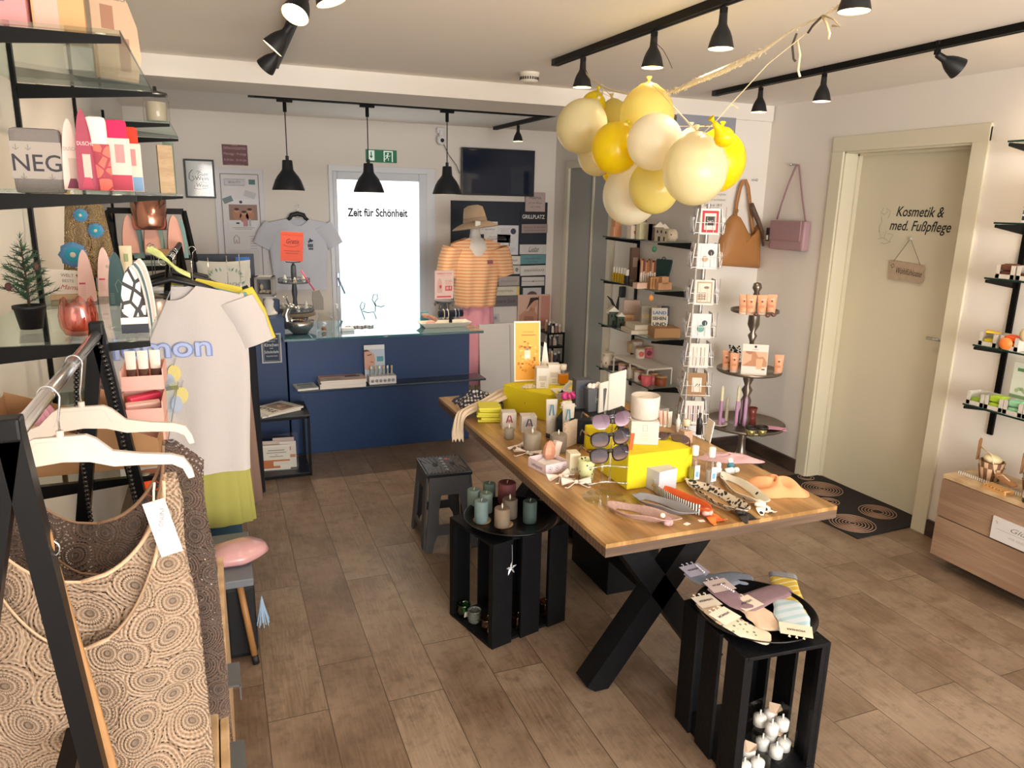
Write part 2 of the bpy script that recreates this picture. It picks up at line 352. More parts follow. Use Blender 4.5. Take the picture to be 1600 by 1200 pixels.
def thing(name, label, cat, loc=(0,0,0), rz=0, group=None, rx=0, ry=0):
    o = bpy.data.objects.new(name, None); COL.objects.link(o); o.empty_display_size = .05
    place(o, loc, rz, rx, ry); return tag(o, label, cat, group)
def solo(b, name, label, cat, loc=(0,0,0), rz=0, group=None, rx=0, ry=0):
    return tag(place(b.out(name), loc, rz, rx, ry), label, cat, group)
def struct(b, name, loc=(0,0,0), parent=None, label=None):
    o = b.out(name, parent); o.location = loc; o['kind'] = 'structure'
    if label: o['label'] = label
    return o
def dup(root, label, loc=None, rz=None, group=None, rx=None, ry=None, scale=None):
    def cp(o, parent):
        c = o.copy(); COL.objects.link(c); c.parent = parent
        for ch in o.children: cp(ch, c)
        return c
    r = cp(root, None); r['label'] = label
    if group: r['group'] = group
    if loc is not None: r.location = loc
    e = list(root.rotation_euler)
    if rx is not None: e[0] = R(rx)
    if ry is not None: e[1] = R(ry)
    if rz is not None: e[2] = R(rz)
    r.rotation_euler = e
    if scale: r.scale = scale if isinstance(scale, tuple) else (scale,)*3
    return r
def arc(c, r, a0, a1, n, plane='xz'):
    out = []
    for i in range(n+1):
        a = R(a0+(a1-a0)*i/n); x, y = r*math.cos(a), r*math.sin(a)
        out.append({'xz':(c[0]+x,c[1],c[2]+y),'xy':(c[0]+x,c[1]+y,c[2]),'yz':(c[0],c[1]+x,c[2]+y)}[plane])
    return out
BACKR = dict(rx=90)                  # local x -> world x, local y -> up, local z -> towards the viewer (-Y)
def sign(name, label, cat, loc, w, h, base, draw=None, th=.012, rx=90, rz=0, ry=0, group=None, bev=0):
    """flat board lying in its local xy plane, centred, printed on +z"""
    b = B(base)
    if bev: b.box((0,0,-th/2), (w,h,th), bev=bev)
    else: b.box((0,0,-th/2), (w,h,th))
    if draw: draw(b)
    o = solo(b, name, label, cat, loc, rz, group, rx, ry); return o
def lines_of(b, x0, x1, y, n, dy, h, m=None, z=.0006, ragged=.3, seed=1):
    rnd = random.Random(seed)
    for i in range(n):
        k = 1-ragged*rnd.random(); c = (x0+x1)/2; hw = (x1-x0)/2*k; b.rect(c-hw, y-i*dy-h/2, c+hw, y-i*dy+h/2, m, z)
# ------------------------------------------------------------------ the room
XL, XR, XS, YB, YS, YF, ZC = -.58, 3.49, 3.05, 6.62, 4.18, -2.5, 2.355
b = B(FLOOR); b.box(((XL+4.6)/2-.1,(YF+YB)/2,-.05), (4.9+abs(XL),YB-YF+.8,.1)); struct(b, 'floor')
b = B(CEIL); b.box((1.6,(YF+YB)/2,ZC+.05), (5.2,YB-YF+.8,.1)); struct(b, 'ceiling')
b = B(WHITE_WALL); b.box((1.45,(4.157+4.644)/2,(2.257+ZC)/2), (4.06,.487,ZC-2.257)); struct(b, 'ceiling_beam')
b = B(WHITE_WALL); b.box((XL-.1,(YF+YB)/2,ZC/2), (.2,YB-YF,ZC)); struct(b, 'wall_left')
# right wall round the treatment-room door
DY0, DY1 = 2.70, 3.515; DZ = 2.035
b = B(WHITE_WALL)
b.box((XR+.12,(YF+DY0)/2,ZC/2), (.24,DY0-YF,ZC)); b.box((XR+.12,(DY1+YS+.3)/2,ZC/2), (.24,YS+.3-DY1,ZC)); b.box((XR+.12,(DY0+DY1)/2,(DZ+ZC)/2), (.24,DY1-DY0,ZC-DZ))
struct(b, 'wall_right')
b = B(WHITE_WALL); b.box(((XS+XR)/2+.12,YS+.1,ZC/2), (XR-XS+.22,.2,ZC)); struct(b, 'wall_corner')
b = B(WHITE_WALL); b.box((XS+.1,(YS+YB)/2+.1,ZC/2), (.2,YB-YS,ZC)); struct(b, 'wall_shelves')
# back wall with the exit door opening
OX0, OX1, OZ = .936, 1.868, 1.982
b = B(WHITE_WALL)
b.box(((XL+OX0)/2,YB+.12,ZC/2), (OX0-XL,.24,ZC)); b.box(((OX1+XS+.2)/2,YB+.12,ZC/2), (XS+.2-OX1,.24,ZC)); b.box(((OX0+OX1)/2,YB+.12,(OZ+ZC)/2), (OX1-OX0,.24,ZC-OZ)); struct(b, 'wall_back')
# shop front behind the camera: a wall with a wide window
b = B(WHITE_WALL)
b.box((-.45,YF-.1,ZC/2), (.5,.2,ZC)); b.box((3.35,YF-.1,ZC/2), (.6,.2,ZC)); b.box((1.4,YF-.1,.22), (3.5,.2,.44)); b.box((1.4,YF-.1,2.345), (3.5,.2,.02)); struct(b, 'wall_front')
b = B(mat('#3a3c40',.5)); 
for x in (-.18,1.0,2.1,3.03): b.box((x,YF-.1,1.39), (.06,.08,1.9))
for z in (.46,2.31): b.box((1.42,YF-.1,z), (3.3,.08,.06))
struct(b, 'window_2')
# skirting
b = B(wood_mat('skirting', ('#3a2c25','#47372e','#54433a','#2a201b'), (1,1,14), 1, 3, .5))
b.box((XR-.009,(DY1+.09+YS)/2,.045), (.018,YS-DY1-.09,.09)); b.box((XR-.009,(2.36+DY0-.09)/2,.045), (.018,DY0-.09-2.36,.09)); b.box((XR-.009,(YF+2.36)/2,.045), (.018,2.36-YF,.09)); struct(b, 'baseboard_right')
b = B(wood_mat('skirting2', ('#3a2c25','#47372e','#54433a','#2a201b'), (1,1,14), 1, 3, .5)); b.box(((XS+XR)/2,YS-.009,.045), (XR-XS,.018,.09)); struct(b, 'baseboard_corner')
b = B(wood_mat('skirting3', ('#3a2c25','#47372e','#54433a','#2a201b'), (1,1,14), 1, 3, .5)); b.box(((OX1+XS)/2,YB-.009,.045), (XS-OX1,.018,.09)); b.box((XS-.009,4.6,.045), (.018,.8,.09)); struct(b, 'baseboard_back')

# door 1: cream door to the cosmetics room, deep reveal, flat architrave
d1 = bpy.data.objects.new('door_1', None); COL.objects.link(d1); d1['kind'] = 'structure'; d1['label'] = 'cream door lettered Kosmetik and med. Fußpflege'
LX = XR+.135
b = B(DOOR_WHITE); b.box((LX+.02,(DY0+DY1)/2,DZ/2), (.04,DY1-DY0,DZ)); b.box((LX+.0,DY0+.004,DZ/2),(.004,.003,DZ),mat('#8f8a78',.8)); b.out('door_leaf', d1)
b = B(DOOR_WHITE)
b.box((XR-.008,DY0-.043,(DZ+.07)/2), (.016,.086,DZ+.07), bev=.003); b.box((XR-.008,DY1+.043,(DZ+.07)/2), (.016,.086,DZ+.07), bev=.003); b.box((XR-.0085,(DY0+DY1)/2,DZ+.035+.008), (.017,DY1-DY0+.172,.086), bev=.003)
b.box((XR+.067,DY0-.006+.008,DZ/2), (.134,.012,DZ)); b.box((XR+.067,DY1-.002,DZ/2), (.134,.012,DZ)); b.box((XR+.067,(DY0+DY1)/2,DZ-.004), (.134,DY1-DY0,.012))
b.box((XR+.1,DY1-.014,DZ/2),(.012,.012,DZ)); b.box((XR+.1,(DY0+DY1)/2,DZ-.016),(.012,DY1-DY0,.012))
b.out('door_frame', d1)
hp = U(1464,531,0,LX-.05)
b = B(CHROME); b.tube([(LX-.05,hp.y+.062,hp.z),(LX-.05,hp.y-.06,hp.z),(LX-.045,hp.y-.07,hp.z),(LX,hp.y-.07,hp.z)], .008, n=10); b.box((LX-.003,hp.y-.07,hp.z),(.006,.05,.05),bev=.002)
b.box((LX-.003,hp.y-.07,hp.z-.075),(.006,.05,.05),bev=.002); b.out('door_handle', d1, 'brushed steel lever handle')
WR = dict(rx=90, rz=-90)
def on_leaf(px,py): q = U(px,py,0,LX); return q
q0 = on_leaf(1436,344)
b = B(INK); m = tm(LX-.0005,q0.y,q0.z,0,0,0) @ rotm(90,0,0); m = Matrix.Translation((LX-.0005,q0.y,q0.z)) @ rotm(0,0,-90) @ rotm(90,0,0)
k1 = on_leaf(1400,333); k2 = on_leaf(1474,337); k3 = on_leaf(1390,353); k4 = on_leaf(1486,355)
b.text('Kosmetik &', -( (k1.y+k2.y)/2-q0.y), .042, .078, bold=.012, shear=.25, w=abs(k1.y-k2.y), M=m)
b.text('med. Fußpflege', -((k3.y+k4.y)/2-q0.y), -.035, .078, bold=.012, shear=.25, w=abs(k3.y-k4.y), M=m); b.out('lettering', d1, 'dark serif lettering on the door')
b = B(mat('#8a8270',.7)); q = on_leaf(1382,352)
m = Matrix.Translation((LX-.0006,q.y,q.z)) @ rotm(0,0,-90) @ rotm(90,0,0)
b.line([(-.02,.10),(-.035,.07),(-.01,.06),(.01,.075),(-.0,.095),(.03,.08),(.02,.04)], .002, M=m); b.line([(-.03,.05),(-.02,.02),(-.035,-.01),(-.03,-.04)], .002, M=m)
b.line([(-.03,-.03),(-.015,-.07),(.0,-.035),(.01,-.07),(.02,-.03)], .002, M=m); b.line([(-.03,-.08),(.0,-.07),(.05,-.09),(.07,-.05),(.03,-.045)], .002, M=m); b.line([(-.01,-.1),(.02,-.105),(.06,-.09)], .002, M=m)
b.out('line_drawing', d1)
# hanging wooden door sign
kn = U(1426,373,0,LX-.004); sg = U(1418,424,0,LX-.012)
s = thing('hanging_sign', 'small grey wooden board on a string, lettered Wohlfühloase', 'sign', (LX-.012,sg.y,sg.z), -90, rx=0)
b = B(mat('#b49c84',.7,noise=.15,nscale=25)); b.T = rotm(90,0,0)
b.prism([(-.12,.055),(-.118,-.02),(-.115,-.055),(0,-.052),(.075,-.06),(.10,-.052),(.108,-.02),(.10,0),(.108,.02),(.10,.042),(0,.048)], -.006, .006, mat('#b7a28c',.75,noise=.2,nscale=30))
b.T = rotm(90,0,-3) ; b.out('board', s)
b = B(INK); b.T = rotm(90,0,0); b.text('Wohlfühloase', .01, -.005, .048, shear=.35, w=.17, z=.0068, rz=-3); b.line([(-.10,.01),(-.11,.025),(-.095,.035),(-.085,.02),(-.10,.012)], .003, z=.0068); b.out('lettering', s)
b = B(mat('#8a7a66',.8)); kz = kn.z-sg.z; ky = -(kn.y-sg.y)
b.tube([(-.095,-.008,.05),(ky,-.008,kz),(.08,-.008,.045)], .0016, n=6); b.out('cord', s)
b = B(mat('#d9d5cc',.15)); b.T = Matrix.Identity(4); b.sph((ky,-.004,kz),(.011,.008,.011)); b.out('knob', s)

# door 2 on the shelf wall: grey sliding panels
d2 = bpy.data.objects.new('door_2', None); COL.objects.link(d2); d2['kind'] = 'structure'; d2['label'] = 'pair of grey sliding door panels'
def wy(px, X=XS, py=400): return U(px,py,0,X).y
ya, yb_, yc, yd = wy(888), wy(921), wy(926), wy(952); zt = U(896,263,0,XS).z
b = B(GREY_DOOR); b.box((XS-.004,(ya+yb_)/2,zt/2), (.008,ya-yb_,zt)); b.out('panel', d2)
b = B(GREY_DOOR); b.box((XS-.02,(yc+yd)/2,zt/2), (.016,yc-yd,zt)); b.out('panel', d2)
b = B(mat('#4a4a4a',.6)); b.box((XS-.003,(yb_+yc)/2,zt/2), (.006,yb_-yc,zt)); b.out('gap_shade', d2)  # dark strip stands in for the shade in the gap between the panels
b = B(mat('#d6cfbb',.5)); b.box((XS-.015,ya+.03,(zt+.06)/2), (.03,.06,zt+.06), bev=.004); b.box((XS-.015,yd-.035,(zt+.06)/2), (.03,.07,zt+.06), bev=.004); b.box((XS-.0155,(ya+yd)/2,zt+.03), (.031,ya-yd,.06)); b.box((XS-.03,yc-.02,zt/2),(.012,.03,zt)); b.out('door_frame', d2)

# window_1: frosted glazed exit door, daylight behind it
w1 = bpy.data.objects.new('window_1', None); COL.objects.link(w1); w1['kind'] = 'structure'; w1['label'] = 'frosted glass exit door full of daylight'
FR = mat('#dfe3ea',.4); gx0, gx1, gz0, gz1 = 1.004, 1.716, .18, 1.865; yw = YB-.005
b = B(FR)
for x0, x1 in ((OX0,gx0-.028),(gx1+.075,OX1)): b.box(((x0+x1)/2,yw+.03,OZ/2), (x1-x0,.09,OZ), bev=.004)
b.box(((OX0+OX1)/2,yw+.03,OZ-.025), (OX1-OX0,.088,.05), bev=.004); b.out('window_frame', w1)
b = B(mat('#d3dae6',.4))
b.box((gx0-.018,yw,OZ/2-.02), (.036,.05,OZ-.06), bev=.006); b.box((gx1+.038,yw,OZ/2-.02), (.075,.05,OZ-.06), bev=.006); b.box(((gx0+gx1)/2,yw,(gz1+OZ-.05)/2), (gx1-gx0,.05,OZ-.05-gz1), bev=.006); b.box(((gx0+gx1)/2,yw,gz0/2), (gx1-gx0,.05,gz0)); b.out('sash', w1)
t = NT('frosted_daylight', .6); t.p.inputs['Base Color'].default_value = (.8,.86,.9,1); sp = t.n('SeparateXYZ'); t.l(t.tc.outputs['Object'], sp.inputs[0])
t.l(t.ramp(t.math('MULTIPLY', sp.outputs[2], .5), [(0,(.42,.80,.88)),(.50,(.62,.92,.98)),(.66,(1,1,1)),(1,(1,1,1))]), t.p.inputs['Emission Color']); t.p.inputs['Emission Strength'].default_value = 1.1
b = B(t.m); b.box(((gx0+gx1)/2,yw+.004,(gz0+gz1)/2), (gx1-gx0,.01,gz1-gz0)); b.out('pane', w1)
tl = U(543,332,1,YB-.012); tr = U(637,334,1,YB-.012)
b = B(mat('#20242c',.6)); m = Matrix.Translation(((tl.x+tr.x)/2,YB-.0125,(tl.z+tr.z)/2)) @ rotm(90,0,0)
b.text('Zeit für Schönheit', 0, 0, .095, bold=.034, w=tr.x-tl.x, M=m); b.out('lettering', w1)
def face_lines(b, m, k=1):
    b.line([(-.055*k,-.11*k),(-.075*k,-.05*k),(-.09*k,0),(-.075*k,.035*k),(-.05*k,.02*k),(-.06*k,-.02*k),(-.075*k,-.03*k)], .0085, M=m)
    b.line([(-.07*k,-.04*k),(-.03*k,-.055*k),(.02*k,-.05*k),(.035*k,-.09*k),(.04*k,-.11*k)], .0085, M=m)
    b.line([(.03*k,-.05*k),(.035*k,0),(.01*k,.05*k),(.02*k,.09*k),(.05*k,.095*k),(.055*k,.06*k),(.03*k,.03*k),(.04*k,0),(.08*k,-.01*k),(.11*k,.0)], .0085, M=m)
b = B(mat('#3f5a58',.6)); q = U(580,478,1,YB-.0125); face_lines(b, Matrix.Translation(q) @ rotm(90,0,0), 1.1); b.out('line_drawing', w1)
b = B(mat('#aab4c6',.3,.6)); b.box((gx0-.018,yw-.03,1.02),(.02,.012,.12),bev=.004); b.tube([(gx0-.018,yw-.04,1.03),(gx0-.018,yw-.055,1.03),(gx0+.03,yw-.06,.90)],.008,n=8); b.out('door_handle', w1)
# ------------------------------------------------------------------ ceiling tracks, lamps
def track(name_label, a, b_, z=ZC):
    a = Vector((a[0],a[1],z-.014)); c = Vector((b_[0],b_[1],z-.014)); t = thing('light_track', name_label, 'light track', ((a+c)/2), group='black ceiling light tracks')
    m = (a+c)/2; b = B(BLACK_METAL); d = (c-a).normalized(); n = Vector((-d.y,d.x,0))
    b.bar(a-m, c-m, .034, .028); b.out('rail', t)
    b = B(mat('#050505',.6)); b.bar(a-m-Vector((0,0,.0145))+n*.004, c-m-Vector((0,0,.0145))+n*.004, .010, .002); b.out('groove', t)
    b = B(mat('#222222',.5)); b.box(a-m, (.038,.038,.03), rz=math.degrees(math.atan2(d.y,d.x)), bev=.003); b.out('end_cap', t)
    return t
track('black ceiling track over the tasting table, carrying the twine', (1.54,3.37), (1.585,1.0))
track('long black ceiling track beside the cream door wall', (2.755,3.80), (2.66,.4))
track('black ceiling track with three pendants above the counter', (.285,5.33), (2.40,5.33))
track('short black ceiling track meeting the pendant track', (2.385,6.47), (2.40,4.70))
track('black ceiling track at the left, its spotlights turned to the shelves', (.34,4.1), (.30,.6))
SHADE_IN = mat('#e8e2d2',.5); BULB = mat('#ffdca8',.5,emit=16); BULB_OFF = mat('#fff0d8',.5,emit=5)
def shade_profile(r, h):     # bell open at the bottom (z=0), neck at top
    return [(r,0),(r*.995,.04*h),(r*.91,.17*h),(r*.80,.33*h),(r*.64,.48*h),(r*.46,.60*h),(r*.38,.66*h),(r*.345,.70*h),(r*.31,.97*h),(r*.28,h),(0,h)]
def make_spot(r=.041, h=.107, emit=True):
    t = thing('track_spotlight', 'x', 'spotlight', (0,0,0), group='black bell-shaped track spotlights')
    b = B(BLACK_METAL); b.box((0,0,.052),(.10,.032,.012),bev=.003); b.cyl((0,0,.005),.011,.045,n=12); b.cyl((0,0,-.02),.006,.03,n=10); b.box((0,0,-.022),(.012,.024,.02),bev=.002); b.out('mount', t)
    hd = bpy.data.objects.new('lamp_head', None); COL.objects.link(hd); hd.parent = t; hd.location = (0,0,-.03)
    pr = shade_profile(r,h); b = B(mat('#202022',.5,.2)); b.lathe(pr, (0,0,-h), 28); b.out('lamp_shade', hd)
    b = B(SHADE_IN); b.lathe([(q*.965,z*.96) for q, z in pr[:5]]+[(r*.5,.5*h),(0,.5*h)], (0,0,-h+.0005), 28); b.out('reflector', hd)
    b = B(BULB if emit else BULB_OFF); b.lathe([(0,.016),(r*.55,.018),(r*.52,.036),(r*.3,.045)], (0,0,-h), 20); b.out('bulb', hd)
    return t
_first = [None]
def spot_lamp(x, y, label, aim=(0,0,-1), power=1.0, cone=108, beam=True):
    if _first[0] is None: t = make_spot(); _first[0] = t; t['label'] = label
    else: t = dup(_first[0], label)
    t.location = (x, y, 2.335); t.rotation_euler = (0,0,R(88))
    hd = [c for c in t.children if c.name.startswith('lamp_head')][0]
    a = Matrix.Rotation(-R(88),3,'Z') @ Vector(aim).normalized()
    hd.rotation_mode = 'QUATERNION'; hd.rotation_quaternion = Vector((0,0,-1)).rotation_difference(a)
    L = bpy.data.lights.new('spot_beam','SPOT'); L.energy = SPOT_E*power; L.color = SPOT_C; L.spot_size = R(cone); L.spot_blend = .8; L.shadow_soft_size = .010
    o = bpy.data.objects.new('spot_beam', L); COL.objects.link(o)
    A = Vector(aim).normalized(); o.location = Vector((x,y,2.305)) + A*.111
    o.rotation_euler = A.to_track_quat('-Z','Y').to_euler(); return t
spot_lamp(1.545,3.105,'track spotlight nearest the balloons, twine knotted round it')
spot_lamp(1.555,2.55,'track spotlight between two others over the table, ribbon tail hanging')
spot_lamp(1.565,2.155,'third spotlight along the table track, brightly lit bulb')
spot_lamp(1.575,1.615,'nearest spotlight of the table track, only its rim in view')
spot_lamp(2.745,3.40,'small dark spotlight nearest the room corner, above the handbags')
spot_lamp(2.72,2.925,'black spotlight hanging just left of the cream door')
spot_lamp(2.70,2.31,'black spotlight swivelled sideways above the cream door', (.82,-.35,-.50))
spot_lamp(2.395,5.96,'tiny black spotlight above the television', power=.7)
spot_lamp(.315,3.46,'lowest of the left spotlights, its dark back turned to us', (-.60,.45,-.66))
spot_lamp(.31,2.98,'left spotlight showing a thin lit rim', (-.62,.12,-.75))
spot_lamp(.305,2.46,'glowing left spotlight turned towards the camera', (-.38,-.42,-.80), .8)
spot_lamp(.30,2.17,'topmost left spotlight, cut by the picture edge', (.3,-.1,-1), .8)
# pendants over the counter
def make_pendant():
    t = thing('pendant_lamp', 'black bell-shaped pendant lamp on a cord, the one left of the exit door', 'pendant lamp', group='black pendant lamps over the counter')
    b = B(BLACK_METAL); b.box((0,0,.0),(.10,.03,.02),bev=.003); b.cyl((0,0,-.07),.012,.07,n=14); b.out('mount', t)
    b = B(mat('#1a1a1a',.5)); b.tube([(0,0,-.06),(0,0,-.36)], .0035, n=8); b.out('cord', t)
    h = .195; z0 = 1.752-(ZC-.035)
    b = B(mat('#23262c',.45,.2)); b.lathe(shade_profile(.106,h), (0,0,z0), 40); b.cyl((0,0,z0+h-.003),.011,.03,n=14); b.out('lamp_shade', t)
    b = B(SHADE_IN); b.lathe([(q*.97,z*.97) for q,z in shade_profile(.106,h)[:6]]+[(0,.58*h)], (0,0,z0+.0008), 32); b.out('reflector', t)
    b = B(mat('#ffe6c0',.5,emit=6)); b.sph((0,0,z0+.045),.028,n=14); b.out('bulb', t); return t
pd = make_pendant(); pd.location = (.49,5.33,ZC-.035)
p2 = dup(pd, 'black bell-shaped pendant lamp hanging in front of the exit door', (1.03,5.33,ZC-.035)); p3 = dup(pd, 'black bell-shaped pendant lamp hanging beside the television', (1.597,5.33,ZC-.035))
for x in (.49,1.03,1.597):
    Q = bpy.data.lights.new('pendant_beam','SPOT'); Q.energy = 12; Q.color = SPOT_C; Q.spot_size = R(125); Q.spot_blend = .7; Q.shadow_soft_size = .012
    o = bpy.data.objects.new('pendant_beam', Q); COL.objects.link(o); o.location = (x,5.33,1.757)
# smoke detector and small camera
q = U(827,120,2,ZC-.02); t = thing('smoke_detector', 'round white smoke detector on the ceiling', 'smoke detector', (q.x,q.y,ZC))
b = B(mat('#e4ded2',.5)); b.cyl((0,0,-.012),.052,.012,n=32); b.lathe([(0,-.05),(.03,-.05),(.046,-.042),(.05,-.012),(0,-.012)], n=32); b.out('housing', t)
b = B(mat('#4a463f',.7))
for k in range(24): b.box((.0485*math.cos(k*PI/12),.0485*math.sin(k*PI/12),-.030), (.003,.008,.014), rz=k*15)
b.out('vent_slots', t)
q = U(689,215,1,YB-.05); t = thing('ceiling_camera', 'small white dome camera high on the back wall', 'camera', (q.x,YB-.06,q.z))
b = B(mat('#e6e6ea',.4)); b.sph((0,0,-.02),(.04,.038,.045)); b.box((0,.03,.06),(.07,.06,.05),bev=.01); b.cyl((0,0,.02),.02,.04); b.out('housing', t)
b = B(mat('#181820',.2)); b.sph((.0,-.03,-.025),(.018,.014,.018)); b.out('lens', t)
# ------------------------------------------------------------------ counter
CY = 4.985
t = thing('sales_counter', 'dark blue sales counter with glass top and magazine ledge', 'counter', (1.03,5.25,0))
b = B(NAVY); b.box((0,.02,.40), (1.26,.58,.80), bev=.003); b.out('body', t)
b = B(mat('#1a3560',.45,bump=.1,bscale=300)); b.box((.19,5.27,.47), (.40,.58,.94), bev=.003); solo(b,'counter_cabinet','taller dark blue cabinet at the left end of the counter','cabinet')
b = B(mat('#cfe8ec',.03,0,coat=1)); b.m = mat('#3d6a7a',.04,0,coat=1); b.box((.02,-.03,.812), (1.36,.70,.018), bev=.006); b.out('glass_top', t, 'dark green-blue glass counter top')
b = B(mat('#23364a',.25)); b.box((.06,-.33,.478), (1.29,.19,.016), bev=.004); b.out('ledge', t)
b = B(mat('#2b3f56',.4,.4)); 
for x in (-.5,.05,.6): b.box((x,-.28,.46), (.02,.06,.03))
b.out('ledge_bracket', t)
GT = .8215                                   # height of the glass top
# sign Kirschen / Schokolade on the counter front
q = U(424,544,1,CY-.02)
def d_kirsch(b):
    b.rect(-.053,-.088,.053,.088,mat('#263449',.6),.0003); W_ = mat('#b8bcc2',.6)
    for k,(s,z,h,w) in enumerate((('WER SAGT, DASS',.062,.012,.08),('MAN NICHT',.046,.011,.05),('Kirschen',.022,.03,.085),('und',.001,.012,.02),('Schokolade',-.024,.026,.088),('TAUSCHEN KANN',-.052,.011,.07))): b.text(s,0,z,h,W_,z=.0008,w=w,bold=.02)
    b.line([(-.047,-.082),(.047,-.082),(.047,.082),(-.047,.082),(-.047,-.082)],.0016,W_)
sign('counter_sign','small framed sign about Kirschen and Schokolade on the blue counter','sign',(q.x,CY-.026,q.z),.125,.195,mat('#a9adb3',.5),d_kirsch,.012)
# ledge magazines, brochures, cosmetics display
def stack(b, c, w, d, n, h, rz, cols, rnd, jit=.004):
    z = c[2]
    for i in range(n):
        b.box((c[0]+rnd.uniform(-jit,jit), c[1]+rnd.uniform(-jit,jit), z+h/2), (w,d,h*.92), mat(cols[i%len(cols)],.6), rz=rz+rnd.uniform(-2,2)); z += h
    return z
rnd = random.Random(4); LZ = .487
def magazine(name, label, cat, loc, w, d, h, rz, cover, draw=None, group=None):
    t = thing(name, label, cat, loc, rz, group); b = B(PAPER); b.box((0,0,h/2), (w,d,h)); b.out('pages', t)
    b = B(cover); b.box((0,0,h+.0006), (w+.002,d+.002,.0012))
    if draw: b.T = Matrix.Translation((0,0,h+.0012)); draw(b)
    b.out('cover', t); return t
lx = lambda px: U(px,590,1,4.9).x
magazine('leaflet_pile','pale green leaflets at the left end of the counter ledge','leaflets',(lx(477),4.905,LZ),.135,.16,.012,6,mat('#cfd9d6',.6),lambda b:(b.rect(-.05,.01,.05,.05,mat('#8fa39c')),lines_of(b,-.05,.05,-.01,4,.012,.004,GREY_INK)))
for k in range(5):
    magazine('magazine','%s magazine of the pile beside the pale leaflets' % ('lowest','second lowest','middle','second highest','orange topped highest')[k],'magazine',(lx(534)+rnd.uniform(-.004,.004),4.905,LZ+k*.011),.30,.165,.0095,rnd.uniform(-1.5,1.5),mat(('#d8d4d2','#c9c2bd','#d9d6d2','#cfc6c0','#e8b89a')[k],.4),
      (lambda b:(b.rect(-.14,-.07,.14,.07,mat('#efe0d2',.5)),b.rect(-.14,.03,.10,.06,mat('#d5805a',.5),.0006),b.rect(.02,.0,.12,.03,mat('#5a4a4e',.5),.0007),lines_of(b,-.12,.0,-.01,4,.014,.004,GREY_INK))) if k==4 else None, group='magazines on the counter ledge')
t = thing('cosmetics_display','white cosmetics display on the ledge, face poster and small vials','display',(lx(596),4.885,LZ))
b = B(PAPER_COOL); b.box((0,.01,.028),(.185,.085,.056),bev=.003)
for k in range(6): b.lathe([(.011,0),(.011,.001),(0,.001)],(-.070+k*.028,-.0335,.026),14,mat('#9a9a9e'),M=rotm(90))
b.out('tray', t)
b = B(mat('#8fb6cc',.5)); b.T = Matrix.Translation((-.035,.06,.14)) @ rotm(86)
b.rect(-.07,-.115,.07,.115,mat('#b9c9da',.5),.001); b.rect(-.07,.085,.07,.115,mat('#dfe3e8',.5),.0015)
b.flat([(-.07,-.05),(-.03,-.06),(0,-.02),(.004,.02),(-.002,.05),(-.03,.075),(-.07,.07)],mat('#c99e8c',.5),.002); b.line([(-.05,.045),(-.02,.05)],.006,mat('#4a3830'),.003); b.line([(-.03,.0),(-.008,-.002)],.008,mat('#b5655c'),.003); b.flat([(-.07,.07),(-.03,.075),(-.05,.085),(-.07,.085)],mat('#5a4030'),.003)
b.rect(.015,.0,.06,.035,mat('#4f97a8',.5),.0025); b.box((0,0,-.002),(.14,.23,.004),mat('#dfe3e8',.5)); b.out('poster', t, 'blue-grey poster of a face')
for k in range(6):
    b = B(mat('#e4dcd2',.3)); b.cyl((-.070+k*.028,.01,.056),.008,.045,n=12,m=mat('#c9d3d6',.15,trans=.4)); b.cyl((-.070+k*.028,.01,.101),.007,.018,n=12,m=mat('#d4b79a' if k%2 else '#eeeeee',.4)); b.out('vial', t)
# black wire side table with magazines and acrylic leaflet holder
t = thing('side_table','low black metal side table with an open frame at the counter','side table',(.30,4.72,0))
b = B(mat('#22252b',.35,.4)); b.box((0,0,.395),(.36,.34,.012),bev=.002); b.out('table_top', t)
for x in (-.17,.17):
    for y in (-.16,.16): b = B(BLACK_METAL); b.box((x,y,.195),(.016,.016,.39)); b.out('leg', t)
b = B(mat('#23262c',.35,.4)); b.box((0,0,.018),(.35,.33,.01)); b.out('shelf', t)
b = B(BLACK_METAL)
for y in (-.16,.16): b.box((0,y,.01),(.34,.016,.016)); b.box((0,y,.382),(.34,.016,.012))
b.out('frame', t)
magazine('magazine','lower white magazine lying on the low black side table','magazine',(.27,4.70,.4015),.21,.27,.010,-62,mat('#d9d4cc',.4),group='magazines on the side table')
magazine('magazine','upper magazine with a portrait on the low black side table','magazine',(.285,4.69,.413),.21,.27,.010,-55,mat('#d6cfc4',.35),lambda b:(b.rect(-.08,-.02,.08,.09,mat('#8a7a6c',.5)),b.disc(0,.05,.03,mat('#c9a288'),z=.0008),b.text('STYLE',0,-.06,.06,INK,bold=.02)),group='magazines on the side table')
t = thing('leaflet_holder','clear acrylic holder of cosmetics leaflets inside the side table','leaflet holder',(.29,4.66,.024),-6)
b = B(CLEAR); b.box((0,-.03,.085),(.23,.003,.15)); b.box((0,.05,.115),(.23,.003,.22)); b.box((0,.01,.002),(.23,.08,.003)); b.box((-.115,.01,.08),(.003,.08,.15)); b.box((.115,.01,.08),(.003,.08,.15)); b.out('holder', t)
for k,(x,z,w,c,band) in enumerate(((.03,.165,.13,'#c9b8b0','#b89a8a'),(-.045,.15,.11,'#d6c3b6','#9a705c'),(.055,.145,.10,'#e6dfd8','#c98a6a'))):
    b = B(mat(c,.6)); b.box((x,.035-k*.01,z*.5+.02),(w,.003,z+.03)); b.disc(x,z*.5+.06,.02,mat('#b98a72'),z=-(.035-k*.01)+.0022,M=rotm(90)) ; b.rect(x-w*.45,z*.5+.0,x+w*.45,z*.5+.02,mat(band),-(.035-k*.01)+.0023,M=rotm(90)); b.out('leaflet', t)
